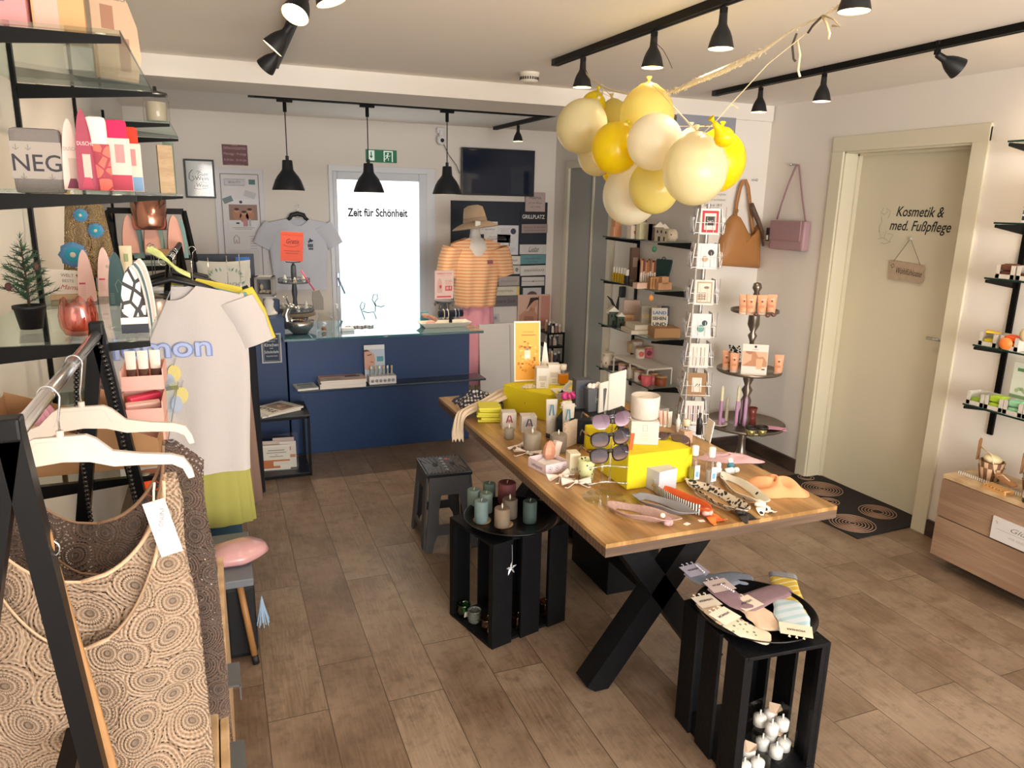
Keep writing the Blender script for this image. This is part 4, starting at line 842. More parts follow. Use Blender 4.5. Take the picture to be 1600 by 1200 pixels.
wsign(777,400,813,413,'white dotted garland sign above the leafy one','#d0cfcb',tx('Lieblingsmensch',.4,.2,None,.7),1)
wsign(777,415,812,428,'white sign with a berry sprig at each end','#c4c1c0',lambda b,w,h:[b.disc(s*w*.36+h*.12*math.cos(k),h*.15*math.sin(k),h*.08,IK,n=8) for s in (-1,1) for k in range(6)])
wsign(779,432,811,446,'plain greyed plank sign with faint words','#a9a19e',tx('Schön dass du da bist',.3,0,mat('#8a8482'),.8))
wsign(773,448,811,461,'cream sign with thin grey capitals and a yellow end','#cfc9b8',lambda b,w,h:(b.rect(w*.38,-h*.5,w*.5,h*.5,mat('#d6c27a')),b.text('WOHLFÜHLEN',-.03,0,h*.3,IK,w=w*.7)))
wsign(769,463,811,478,'dark grey driftwood sign, lowest of the left signs','#6f6b6c',tx('meine Stadt',.5,.2,mat('#4a4648'),.7))
# poster with woman, fabric thickness
x,z,w,h = bwbox(810,461,859,505,YB-.04)
t = thing('beauty_poster','poster of a woman with bare shoulders below the dark board','poster',(x,YB-.03,z-.04),0,rx=90); h += .08
b = B(mat('#d8b3a0',.5)); b.box((0,0,-.002),(w,h,.004)); b.T = Matrix.Translation((0,.02,0))
b.rect(w*.22,-h*.4,w*.5,h*.4,mat('#c98f80'),.0006); b.rect(w*.12,-h*.4,w*.15,h*.4,mat('#7a4a40'),.0007)
b.flat([(-w*.45,-h*.45),(-w*.45,-h*.1),(-w*.3,.0),(-w*.12,.03*h),(w*.05,-.02*h),(w*.13,-h*.15),(w*.10,-h*.45)],mat('#c48f78'),.0009); b.flat([(-w*.15,0),(-w*.12,h*.12),(w*.02,h*.12),(w*.03,0)],mat('#b98570'),.001)
b.disc(-w*.02,h*.2,w*.12,mat('#cf9c84'),.0012,ry=h*.12); b.flat([(-w*.12,h*.36),(w*.1,h*.37),(w*.16,h*.31),(0,h*.28),(-w*.1,h*.2),(-w*.22,h*.06),(-w*.32,-.02*h),(-w*.24,h*.05),(-w*.16,h*.22)],mat('#3b2c28'),.0014)
b.flat([(-w*.32,-h*.45),(-w*.3,-h*.12),(0,-h*.14),(w*.03,-h*.45)],mat('#a87860'),.0013); b.out('print', t)
# switch plate / socket
x,z,w,h = bwbox(760,490,777,504); sign('wall_socket','white double socket low on the back wall','socket',(x,YB-.001,z),.15,.08,mat('#cfccd0',.4),lambda b:(b.disc(-.035,0,.022,mat('#b6b3b8')),b.disc(.035,0,.022,mat('#b6b3b8')),b.disc(-.035,0,.005,INK,.001),b.disc(.035,0,.005,INK,.001)),.01)
# white panel leaning at the wall, dark trolley with bottles
q = bw(800,610,5.75); b = B(mat('#c9c6c4',.6)); b.box((0,0,.36),(.42,.02,.72),rx=-6); b.box((.06,-.014,.36),(.005,.004,.70),mat('#a9a6a4'),rx=-6); solo(b,'leaning_board','tall white board leaning behind the display table','board',(bw(790,560,5.7).x-.02,5.70,0))
t = thing('bottle_rack','narrow black rack of small bottles by the grey doors','rack',(2.90,6.28,0))
b = B(BLACK_METAL)
for x in (-.08,.08):
    for y in (-.12,.12): b.box((x,y,.27),(.015,.015,.54))
for z in (.1,.25,.40,.53): b.box((0,0,z),(.17,.26,.015))
b.out('frame', t)
rnd = random.Random(5)
for k in range(22):
    z = (.5378,.4078,.2578)[k%3]; b = B(mat(('#2a2c34','#d9cfc4','#8a6a5c','#c9a48c','#404652')[k%5],.4)); h = .04+.05*rnd.random(); b.cyl((0,0,0),.014,h,n=12); b.cyl((0,0,h),.009,.02,n=10,m=PAPER)
    solo(b,'bottle','little bottle on the %s shelf of the narrow black rack' % ('top','middle','low')[k%3],'bottle',(2.90-.063+.018*(k//3),6.18+.05*(k%2)+.05*((k//3)%2),z),group='bottles on the narrow black rack, %s shelf' % ('top','middle','low')[k%3])

# ------------------------------------------------------------------ mannequin
mx, my = pt(742,420,5.85).x, 5.85
t = thing('mannequin','dress form on a stand wearing hat, striped top and pink skirt','mannequin',(mx,my,0))
SK = mat('#cfc9c4',.6); b = B(SK); b.lathe([(0,.80),(.10,.80),(.13,.86),(.125,.95),(.10,1.06),(.115,1.18),(.135,1.28),(.14,1.34),(.11,1.395),(.05,1.42),(.042,1.46),(.042,1.50),(0,1.505)],n=28,sy=.7); b.out('torso', t)
b = B(SK); b.sph((0,0,1.56),(.062,.075,.085)); b.out('head', t)
b = B(CHROME); b.cyl((0,0,.02),.012,.8,n=12); b.cyl((0,0,0),.15,.015,n=28); b.out('stand', t)
# hat
t = thing('sun_hat','beige felt sun hat with a floppy brim and price tag','hat',(mx-.005,my-.01,1.545),8,rx=-6,ry=-6)
HM = mat('#b99f84',.95,bump=.3,bscale=400); b = B(HM); b.lathe([(0,.135),(.04,.132),(.075,.115),(.088,.06),(.094,.01),(.095,0)],n=36,sy=1.1); b.out('crown', t)
b = B(HM); b.lathe([(.094,0),(.13,-.012),(.175,-.035),(.19,-.05),(.187,-.052),(.13,-.018),(.093,-.006)],n=48,wob=lambda a,j: 1+.03*math.sin(3*a)*(1 if j in (2,3,4) else 0)); b.out('brim', t)
b = B(mat('#a88f78',.9)); b.lathe([(.0955,.0),(.097,.005),(.0925,.032),(.091,.032)],n=36,sy=1.1); b.out('band', t)
b = B(PAPER); b.box((0,0,0),(.045,.002,.04),rz=0,ry=12); o = b.out('price_tag', t); o.location = (-.06,-.165,-.02)
# striped top
t = thing('striped_top','apricot and white striped top on the dress form','top',(mx+.005,my,1.43))
b = B(stripes_mat('#d08e60','#dcb692',38,2,.55)); shirt(b,.215,.565,.20,.12,seed=7,drop=.06,neck=.075,fold=.01,slw=.10,sang=62,flare=.92); b.out('cloth', t)
b = B(mat('#8a4a58',.7)); m = Matrix.Translation((.085,-.118,-.20)) @ rotm(86); b.rect(-.025,-.016,.025,.016,M=m,z=.003); b.out('patch', t)
t = thing('pink_skirt','long dusty pink skirt on the dress form','skirt',(mx+.02,my,.94))
b = B(mat('#d592a2',.85)); b.lathe([(.125,0),(.14,-.1),(.15,-.3),(.155,-.5),(.16,-.74),(.15,-.74),(.14,-.4),(.12,0)],n=96,sy=.72,wob=lambda a,j:1+.035*math.sin(11*a+j*.2)*(1 if j>0 else .3)); b.out('cloth', t)
# ------------------------------------------------------------------ shared makers
def candle(loc, r, h, m, label, wick=True, group=None, cat='candle', flame=False):
    t = thing('pillar_candle', label, cat, loc, group=group)
    b = B(m); b.lathe([(0,0),(r-.002,0),(r,.003),(r,h-.003),(r-.003,h),(r*.6,h-.001),(r*.25,h-.004),(0,h-.005)], n=32); b.out('wax', t)
    b = B(mat('#e8e2d2',.4) if flame else mat('#d9d2c2',.8))
    if flame: b.lathe([(0,h-.004),(.0022,h-.004),(.0035,h+.005),(.0035,h+.010),(.0012,h+.018),(0,h+.019)], n=10)
    elif wick: b.tube([(0,0,h-.005),(.001,0,h+.004),(.004,0,h+.008)],.0009,n=5)
    else: b.cyl((0,0,h-.006),.001,.004,n=6)
    b.out('wick', t); return t
def carton(loc, w, d, h, rz, m, label, draw=None, name='carton', cat='box', group=None, bev=.0015, rx=0, ry=0):
    t = thing(name, label, cat, loc, rz, group, rx, ry); b = B(m); b.box((0,0,h/2), (w,d,h), bev=bev); b.out('box_body', t)
    if draw:
        b = B(INK); b.T = Matrix.Translation((0,-d/2,h/2)) @ rotm(90); draw(b, w, h); b.out('print', t)
    return t
def squeeze(b, w, h, m=None, thick=.017, z0=0):
    """cosmetics tube standing on its cap: round below, crimped flat above"""
    def f(u,v):
        a = 2*PI*u; k = v**1.2; rx = (w/2)*(.86+.14*v); ry = thick*(1-k)+.0012; return (rx*math.cos(a), ry*math.sin(a), z0+v*h)
    b.grid(f, 24, 10, m)
def squeeze_tube(loc, w, h, m, capm, label, rz=0, draw=None, cap=.02, group=None, thick=.017, name='cream_tube'):
    t = thing(name, label, 'tube', loc, rz, group); b = B(m); squeeze(b, w, h, None, thick, cap); b.out('tube_body', t)
    b = B(capm); b.lathe([(0,0),(w*.40,0),(w*.42,.002),(w*.42,cap),(0,cap)], n=24, sy=thick*2/w*1.05); b.out('cap', t)
    if draw: b = B(INK); b.T = Matrix.Translation((0,-thick*.95,cap+h*.5)) @ rotm(90); draw(b, w, h); b.out('print', t)
    return t
def obox(p0, p1, depth):
    """centre, width, rotation of a box whose front bottom edge runs p0-p1"""
    d = p1-p0; d.z = 0; w = d.length; a = math.atan2(d.y,d.x); n = Vector((-math.sin(a),math.cos(a),0)); c = (p0+p1)/2 + n*depth/2; return c, w, math.degrees(a)
TH = .75
def T(px, py, z=TH): return U(px,py,2,z)

# ------------------------------------------------------------------ display table
tc = Vector((1.424,2.585,0)); t = thing('display_table','wooden display table on black crossed legs, laid with gifts','table',tc)
b = B(TABLE_TOP); b.box((0,0,TH-.0065), (.866,1.735,.013), m=TABLE_TOP); b.out('table_top', t)
b = B(TABLE_EDGE); b.box((0,0,TH-.0275), (.866,1.735,.029)); b.out('top_edge', t, 'darker wooden edge of the table top')
for y in (-.505,.60):
    for s in (-1,1):
        b = B(BLACK_WOOD); b.bar((s*-.26,y,0),(s*.27,y,.708),.085,.09,up=(0,1,0)); b.out('leg', t)
b = B(BLACK_WOOD)
b.box((0,.05,.355),(.075,1.1,.085)); b.out('stretcher', t)
b = B(BLACK_WOOD); b.box((0,-.505,.69),(.68,.10,.036)); b.out('top_rail', t); b = B(BLACK_WOOD); b.box((0,.60,.69),(.68,.10,.036)); b.out('top_rail', t)

YB2 = mat('#d8c71c',.9,noise=.04,nscale=60,bump=.25,bscale=500)
def felt_box(name,label,p0,p1,depth,h,m,seed=0):
    c,w,a = obox(p0,p1,depth); t = thing(name,label,'display block',(c.x,c.y,c.z),a); rr=random.Random(seed)
    b = B(m); b.box((0,0,h/2),(w,depth,h),bev=.006); b.out('felt_cover',t)
    b = B(m)
    for s in (1,): b.add([(s*w/2,-depth/2-.0015,h-.004),(s*(w/2-.035),-depth/2-.0015,h*.55),(s*w/2,-depth/2-.0015,.002)],[(0,1,2)])
    b.out('felt_fold',t); return t,c,w,a
BH = .125
fb1 = felt_box('yellow_block','yellow felt covered block at the far end of the table',T(786,640),T(856,659),.30,BH,YB2,1)
fb2 = felt_box('yellow_block','yellow felt covered block carrying the big white candle',T(979,766),T(1078,752),.23,BH,YB2,2)
bb = felt_box('black_block','black felt covered block under the dark grey gift boxes',T(868,690),T(962,700),.26,.105,mat('#1b1e26',.9),3)
z1 = TH+BH+.0005
# on the far yellow block
q = U(829,598,2,z1)
def d_orange(b):
    b.rect(-.058,-.135,.058,.135,mat('#eda93c',.5),.0006); b.rect(-.03,.075,.04,.079,mat('#a8701f'),.001); b.rect(-.02,.09,.03,.093,mat('#b98030'),.001); rr = random.Random(3)
    for k in range(46): a=rr.uniform(0,6.28); r=.052*math.sqrt(rr.random()); b.disc(r*math.cos(a),-.02+r*1.5*math.sin(a),rr.uniform(.003,.009),mat(('#c77a1e','#f4c566','#9c5a1a','#dd922e')[k%4]),.0012+k*.00001,n=8,ry=rr.uniform(.003,.008))
    b.rect(-.016,-.035,.014,.005,mat('#efd3b0'),.003); b.rect(-.006,.005,.004,.018,mat('#8a8a86'),.003); b.rect(-.013,-.03,.011,-.015,mat('#e8e4dc'),.0032)
sign('perfume_card','tall orange perfume advert card standing on the yellow block','card',(q.x-.008,q.y+.03,z1+.146),.128,.285,mat('#efe6d6',.6),d_orange,.006,rx=84,rz=-8)
for k,(px,py,lab) in enumerate(((850,607,'white perfume carton in front of its twin on the yellow block'),(868,601,'second white perfume carton, half hidden on the yellow block'))):
    q = U(px,py,2,z1); carton((q.x,q.y+.03,z1),.058,.058,.095,-14,mat('#e2ddd4',.5),lab,lambda b,w,h:(b.rect(-.018,-.012,.018,.012,mat('#c9c2b6')),lines_of(b,-.012,.012,-.022,3,.007,.002,GREY_INK,.001)))
def perfume(loc,w,d,h,liq,label,capm=None,rz=0,fill=.8):
    t = thing('perfume_bottle',label,'perfume',loc,rz); b = B(CLEAR); b.box((0,0,h/2),(w,d,h),bev=.005); b.out('flask',t)
    b = B(mat(liq,.15,trans=.25)); b.box((0,0,.006+h*fill/2),(w-.008,d-.008,h*fill-.004),bev=.003); b.out('perfume',t)
    b = B(capm or mat('#d9d0c0',.2)); b.cyl((0,0,h),.009,.012,n=16,m=CHROME); b.cyl((0,0,h+.010),w*.30,.026,n=18,bev=.002); b.out('cap',t); return t
q = U(881,602,2,z1); perfume((q.x,q.y+.015,z1),.055,.04,.062,'#e08a1e','amber perfume bottle with clear cap on the yellow block',rz=-10)
q = U(858,560,2,z1+.09); 
t = thing('paper_cone','tall white folded card behind the cartons on the yellow block','card',(U(863,600,2,z1).x+.01,fb1[1].y+.10,z1)); b = B(PAPER); b.add([(-.03,0,0),(.03,0,0),(.012,.02,.17),(-.004,.01,.18),(0,.04,0)],[(0,1,2,3),(1,4,2),(4,0,3),(2,4,3)]); b.out('card_body',t)
b = B(mat('#d9c9a8',.6))
for k in range(18): b.sph((.035*math.cos(k*1.9)*(k%5)/4,.012*math.sin(k*2.3),.006+.004*(k%2)),.007,n=8,k=5)
q = U(825,606,2,z1); solo(b,'shell_beads','small heap of cream shell beads at the foot of the orange card','beads',(q.x,q.y,z1))
# crumpled white tissue + pink flower
def crumple(label,loc,r,m,seed,name='tissue_paper',cat='tissue paper',sq=.6):
    rr=random.Random(seed); b=B(m); ph=[rr.uniform(0,6) for _ in range(4)]
    b.lathe([(r*math.sin(PI*j/10)*(1 if j else 0),r*sq*(1-math.cos(PI*j/10))) for j in range(11)],n=22,sm=False,wob=lambda a,j:.8+.25*math.sin(3*a+ph[0]+j*1.3)+.18*math.sin(7*a+ph[1]-j*2.1)); return solo(b,name,label,cat,loc)
q = U(900,601,2,TH+.105); bz = TH+.1055
t = thing('pink_flower','magenta fabric flower among the table gifts','flower',(bb[1].x-.06,bb[1].y+.09,bz))
b = B(mat('#d24a8c',.6))
for k in range(11):
    a=k*2.4; b.sph((.022*math.cos(a),.018*math.sin(a),.045+.008*(k%3)),(.018,.007,.014),M=rotm(20*(k%3),0,math.degrees(a)),n=10,k=6)
b.out('petals',t); b = B(mat('#c9d0c0',.6)); b.cyl((0,0,0),.004,.04,n=8); b.cyl((0,0,0),.022,.004,n=18); b.out('stem',t)
crumple('crumpled white tissue right behind the amber perfume',(fb1[1].x+.06,fb1[1].y+.10,z1),.03,mat('#eeeae2',.7),5,sq=.8)
crumple('crumpled white tissue under the magenta flower',(bb[1].x-.09,bb[1].y+.05,bz),.034,mat('#ece6da',.7),9)
q2 = U(918,583,2,bz+.03); b = B(mat('#e8a020',.5)); b.sph((0,0,.016),(.022,.018,.016)); solo(b,'orange_soap','small orange soap beside the magenta flower','soap',(bb[1].x-.01,bb[1].y+.10,bz))
# white bowl / tray with samples
q = U(888,625,2,bz); t = thing('white_bowl','square white bowl with a sample tube on the black block','bowl',(q.x-.005,q.y+.05,bz),-8)
b = B(mat('#e6e0d6',.4)); P=[]
for w,z in ((.032,0),(.045,.032),(.041,.032),(.029,.005)): P += [(-w,-w,z),(w,-w,z),(w,w,z),(-w,w,z)]
b.add(P,[(0,3,2,1)]+[(a+4*k,(a+1)%4+4*k,(a+1)%4+4*k+4,a+4*k+4) for k in range(3) for a in range(4)]+[(12,13,14,15)]); b.out('bowl_body',t)
b = B(mat('#d9d4cc',.5)); b.box((0,0,.0),(.018,.012,.07),bev=.002); b.box((0,0,-.03),(.016,.012,.018),m=mat('#6a6a74')); solo(b,'sample_tube','small sample tube leaning in the white bowl','tube',(q.x+.01,q.y+.05,bz+.045),rx=0,ry=48)
# dark gift boxes
carton((U(918,640,2,bz).x-.005,U(918,640,2,bz).y+.045,bz),.075,.06,.125,-10,mat('#4a4d52',.6),'dark grey gift carton standing behind the tapered one',lambda b,w,h:b.rect(-.02,.03,.03,.042,mat('#33406a')))
t = thing('gift_box','dark grey tapered gift box with a small square emblem','gift box',(U(928,641,2,bz).x,U(928,641,2,bz).y+.0,bz),-6); b = B(mat('#53565b',.6,noise=.08)); b.box((0,0,.05),(.072,.05,.10),taper=1.18,bev=.003); b.out('box_body',t)
b = B(mat('#9a9a94')); m = Matrix.Translation((0,-.0285,.055))@rotm(87); b.line([(-.008,-.012),(.008,-.012),(.008,.012),(-.008,.012),(-.008,-.012)],.0016,M=m,z=.002); b.rect(-.003,-.006,.003,.006,M=m,z=.002); b.out('print',t)
b = B(mat('#e6dfd6',.7)); 
for k in range(9): b.sph((-.025+.006*k,.0+.01*math.sin(k*2),.105+.006*math.sin(k*3)),.011,n=8,k=5)
solo(b,'tissue_filling','pale tissue filling on top of the tapered grey gift box','tissue paper',(U(928,641,2,bz).x,U(928,641,2,bz).y,bz),rz=-6)
q = U(938,605,2,bz); b = B(mat('#e3c6b4',.6,noise=.15,nscale=60)); b.sph((0,0,.022),(.03,.024,.024)); solo(b,'flower_soap','peach flower soap in tissue right of the dark gift carton','soap',(bb[1].x+.07,bb[1].y+.06,bz))
# two white boards
for k,(px,lab,h,ry) in enumerate(((952,'nearer of the two tall white cards standing behind the sunglasses',.23,4),(962,'taller white card leaning at the right of its twin behind the sunglasses',.26,9))):
    q = T(px,683); b = B(mat('#dedad2',.6)); b.box((0,0,h/2),(.006,.13,h)); b.box((-.022,.0,.10),(.004,.12,.20),ry=-12); solo(b,'white_card',lab,'card',(q.x+.01+k*.03,q.y+.05+k*.03,TH+.002),rz=-62,ry=0)
# perfume gift card
q = T(826,648); t = thing('perfume_card','white upright card holding a perfume with a dark cap','card',(q.x+.01,q.y+.01,TH),-12)
b = B(mat('#e3ddd8',.6)); b.box((0,0,.068),(.085,.004,.135)); b.rect(-.035,.108,-.012,.112,INK,.0025,M=rotm(90)); b.rect(.008,.108,.034,.112,INK,.0025,M=rotm(90)); b.out('card_body',t)
b = B(mat('#c9a898',.15,trans=.4)); b.box((.01,-.018,.025),(.045,.025,.05),bev=.004); b.out('flask',t); b = B(mat('#1e1c24',.2)); b.box((.008,-.018,.074),(.03,.025,.034),bev=.004); b.tube([(-.005,-.02,.085),(-.025,-.02,.08),(-.028,-.02,.055)],.003,n=6,m=mat('#6a4038',.4)); b.out('cap',t)
# A-logo boxes & tubes
def d_A(c):
    def f(b,w,h):
        b.line([(-w*.22,-h*.02),(-w*.06,h*.34),(w*.06,h*.34),(w*.2,-h*.02)],w*.10,mat(c)); b.line([(-w*.12,h*.1),(w*.12,h*.1)],w*.12,mat('#b59a8c')); b.disc(0,h*.08,w*.10,mat(c),.001,ry=h*.12)
        rr=random.Random(1)
        for k in range(26): b.disc(rr.uniform(-w*.38,w*.38),rr.uniform(-h*.25,h*.06),w*.025,mat(('#b59a78','#6a6a6a','#c9a88c')[k%3]),.0009,n=6)
    return f
def d_Abox(c):
    return lambda b,w,h:(b.line([(-w*.2,-h*.12),(-w*.06,h*.32),(w*.06,h*.32),(w*.2,-h*.12)],w*.09,mat(c)),b.disc(0,-h*.0,w*.12,mat('#a87a80'),.001))
q = T(798,670); carton((q.x+.0,q.y+.03,TH),.062,.06,.072,-13,mat('#cfc8c0',.5),'white candle carton with a wine-red arch',d_Abox('#8a2f48'))
q = T(829,676); carton((q.x,q.y+.03,TH),.066,.06,.072,-13,mat('#cfc8c0',.5),'white candle carton with a dark blue arch',d_Abox('#27365a'))
for (px,py,lab,rz) in ((862,684,'white cream tube with a teal arch, left of its twin',-10),(888,692,'white cream tube with a teal arch, right of its twin',-16)):
    q = T(px,py); squeeze_tube((q.x,q.y+.01,TH),.050,.145,mat('#cfc8bd',.5),mat('#2e2d33',.5),lab,rz,lambda b,w,h:(b.line([(-w*.25,h*.05),(-w*.12,h*.36),(w*.02,h*.36),(w*.1,h*.05)],w*.10,mat('#2c7ea0')),[b.disc(random.Random(k).uniform(-w*.3,w*.3),-h*.05-h*.22*random.Random(k+50).random(),w*.022,mat(('#b59a78','#5a5a5a')[k%2]),n=6) for k in range(26)]),thick=.018)
# napkins, scarves
YN = mat('#d6cf4a',.85,bump=.3,bscale=300)
for k in range(6):
    q = T(770,660); b = B(YN); b.box((0,0,.006),(.10-.004*(k%2),.11,.0105),bev=.003); solo(b,'folded_napkin','%s of the six folded lime napkins' % ('lowest','second lowest','third from the bottom','third from the top','second from the top','topmost')[k],'napkin',(q.x+.0+.006*math.sin(k*2),q.y+.05+.005*math.cos(k*3),TH+k*.0115),rz=-18+4*math.sin(k*1.7),group='lime napkins at the far left of the table')
def drape(name,label,cat,pts,width,m,seed=0,th=.003,folds=3,amp=.012,wid2=None,sag=None):
    """strip of cloth along pts (centre line), gathered into folds"""
    P=[Vector(p) for p in pts]; n=len(P)-1; rr=random.Random(seed); ph=rr.uniform(0,6)
    def at(v):
        s=v*n; i=min(int(s),n-1); f=s-i; p0=P[max(i-1,0)];p1=P[i];p2=P[i+1];p3=P[min(i+2,n)]
        return .5*((2*p1)+(p2-p0)*f+(2*p0-5*p1+4*p2-p3)*f*f+(3*p1-p0-3*p2+p3)*f**3)
    def fn(u,v):
        c=at(v); d=(at(min(1,v+.02))-at(max(0,v-.02))); d.z=0; side=Vector((-d.y,d.x,0)); side=side.normalized() if side.length>1e-6 else Vector((1,0,0)); w=width*(1 if wid2 is None else 1+(wid2/width-1)*v)*(1+.12*math.sin(5*v+ph)); x=(u-.5)
        z=amp*(1+math.sin(folds*2*PI*u+ph+2.5*math.sin(3*v+ph)))*.5*(1-abs(2*x)**6); return c+side*(x*w)+Vector((0,0,z))
    b=B(m); b.grid(fn,30,36,th=th); return solo(b,name,label,cat)
def heap(name,label,cat,loc,rx,ry,h,m,seed,rz=0,amp=.25):
    rr=random.Random(seed); ph=[rr.uniform(0,6) for _ in range(6)]
    def fn(u,v):
        a=2*PI*u; r=1-v; k=1+.10*math.sin(3*a+ph[0])+.07*math.sin(5*a+ph[1]); z=h*(1-r**2.2)*(.75+amp*math.sin(4*a+ph[2]+6*r)+amp*.6*math.sin(9*r+ph[3]+2*a)); return (rx*r*k*math.cos(a),ry*r*k*math.sin(a),max(.0,z)+.001)
    b=B(m); b.grid(fn,48,16); return solo(b,name,label,cat,loc,rz)
q=T(745,632); heap('patterned_scarf','navy and white lattice print scarf heaped at the far table corner','scarf',(q.x,q.y,TH),.115,.085,.075,houndstooth_mat(),4,-10,.16)
q=T(718,628); heap('silk_scarf','small blue and brown silk scarf behind the lattice scarf','scarf',(q.x+.015,q.y+.01,TH),.045,.035,.03,mat('#3b466a',.5,noise=.8,nscale=25),6)
a0=T(797,630); a1=T(760,645); a2=T(725,648); a3=T(713,657,.755); e0=U(716,650,0,.988)
drape('cream_scarf','cream scarf running off the far left table edge','scarf',[a0+Vector((0,0,.06)),(a0+a1)/2+Vector((0,-.01,.058)),a1+Vector((.0,.0,.045)),(1.03,a2.y-.03,.775),(.984,a2.y-.05,.757),(.968,a2.y-.06,.70),(.964,a2.y-.07,.645)],.10,mat('#d6c4ac',.9,noise=.15,nscale=12,bump=.2,bscale=300),3,.003,3,.016,.05)
# grey candles, cloche
q=T(798,687); candle((q.x,q.y+.02,TH),.021,.045,mat('#8f8678',.6,noise=.06),'small grey LED candle on the left of the cloche',flame=True)
q=T(836,710); candle((q.x,q.y+.03,TH),.035,.080,mat('#938a7b',.6,noise=.06),'large grey LED candle in front of the glass cloche',flame=True)
q=T(877,708); candle((q.x,q.y+.03,TH),.034,.070,mat('#8c8374',.6,noise=.06),'grey LED candle behind the rose crystal',flame=True)
q=T(837,690); t = thing('glass_cloche','small clear glass cloche with a ball knob','cloche',(q.x+.0,q.y+.045,TH+.001))
b=B(CLEAR); b.lathe([(.034,0),(.036,.03),(.038,.05),(.034,.07),(.02,.085),(.005,.09),(.004,.095)],n=28); b.sph((0,0,.10),.009); b.out('bell',t); b=B(CLEAR); b.cyl((0,0,0),.04,.003,n=28); b.out('base',t)
def gauze_bow(label,loc,rz,seed):
    rr=random.Random(seed); t=thing('ribbon_favour',label,'favour',loc,rz); b=B(mat('#dccfc6',.8,noise=.1,nscale=80))
    for s in (-1,1):
        b.grid(lambda u,v:(s*(.008+.045*u),(v-.5)*(.014+.03*u),.008+.010*math.sin(5*v+seed)*u+.006),10,8,th=.0008)
    b.sph((0,0,.010),.008); b.out('gauze',t); b=B(mat('#e8ded6',.6)); 
    for s in (-1,1): b.tube([(0,0,.010),(s*.02,-.02,.005),(s*.035,-.035,.002),(s*.045,-.03,.002)],.0016,n=5)
    b.out('cord',t); b=B(mat('#f0e8df',.5)); b.cyl((.018,-.012,.010),.010,.003,n=18); b.out('tag',t); return t
q=T(812,700); gauze_bow('gauze favour nearest the small grey candle',(q.x,q.y,TH),30,1)
q=T(824,711); gauze_bow('gauze favour left of the large grey candle',(q.x,q.y,TH),-40,2)
q=T(875,748); gauze_bow('gauze favour in front of the open pink box',(q.x,q.y,TH),15,3)
q=T(900,757); gauze_bow('gauze favour between pink box and glasses stand',(q.x,q.y,TH),-15,4)
# open pink box with crystal
p0,p1=T(852,743),T(888,735); c,w,a=obox(p0,p1,.11); t=thing('open_box','open pale pink box printed with little seals','box',(c.x,c.y,TH),a)
PK=mat('#dccad0',.6); b=B(PK); b.box((0,0,.002),(w,.11,.003))
for s in (-1,1): b.box((s*(w/2-.0012),0,.019),(.0024,.11,.038)); b.box((0,s*(.055-.0012),.019),(w,.0024,.038))
b.out('box_body',t); b=B(mat('#6f6a78')); m=Matrix.Translation((0,-.0552,.019))@rotm(90)
for x in (-.3,0,.3): b.line([(x*w+.008*math.cos(k*.7),.009*math.sin(k*.7)) for k in range(10)],.0012,M=m); b.rect(x*w-.003,-.002,x*w+.003,.002,M=m)
b.text('Lieblingsstück',0,.0,.018,M=Matrix.Translation((-w/2-.0003,0,.019))@rotm(90,0,-90),w=.07,shear=.3); b.out('print',t)
b=B(mat('#eceae6',.7)); b.grid(lambda u,v:((u-.5)*(w-.01),(v-.5)*.10,.018+.006*math.sin(7*u+3*v)),10,10); b.out('tissue',t)
b=B(mat('#c98f74',.4,noise=.35,nscale=40)); b.lathe([(0,0),(.02,.004),(.028,.025),(.024,.05),(.012,.068),(0,.074)],n=7,sm=False,sy=.7); b.T=Matrix.Translation((.028,0,0)); b.box((.002,0,.035),(.028,.02,.062),m=mat('#dccac0',.4),ry=16); solo(b,'rose_crystal','rose and cream crystal soap standing in the open pink box','soap',(c.x+.02,c.y+.035,TH+.022),rz=a)
# patterned glass + carton
LEAFM=dots_mat('#c9cd9a','#2e3a24',60,.22,.3,1)
q=T(902,741); carton((q.x-.002,q.y+.035,TH),.04,.05,.075,-8,mat('#dcd3b8',.5),'cream carton leaning beside the leaf-print glass',lambda b,w,h:[b.text('eck',0,-.02+.0*k,.02,GREY_INK) for k in (0,)])
q=T(920,750); t=thing('print_glass','glass candle with a black leaf print on pale green','candle',(q.x-.002,q.y+.02,TH)); b=B(LEAFM); b.lathe([(0,0),(.027,0),(.030,.072),(.0285,.072),(.026,.06),(0,.058)],n=30); b.out('glass',t)
# yellow cover & notebook stack
q=T(915,706); b=B(dots_mat('#d9c7b0','#b58a78',110,.3)); b.box((0,0,.052),(.012,.14,.104),bev=.002); solo(b,'patterned_notebook','speckled notebook standing behind the sunglasses','notebook',(q.x-.005,q.y+.10,TH),rz=-60)
t=thing('yellow_pouch','yellow pouch with an orange strip behind the sunglasses','pouch',(q.x+.075,q.y+.02,TH),-10); b=B(YB2); b.box((0,0,.05),(.13,.03,.10),bev=.012); b.out('pouch_body',t)
b=B(mat('#e0582c',.5)); b.box((0,0,0),(.016,.003,.10)); solo(b,'orange_strap','bright orange strap hanging by the rightmost sunglass lens','strap',(T(986,755).x-.01,T(986,755).y+.0,TH+.135),rz=8,ry=6)
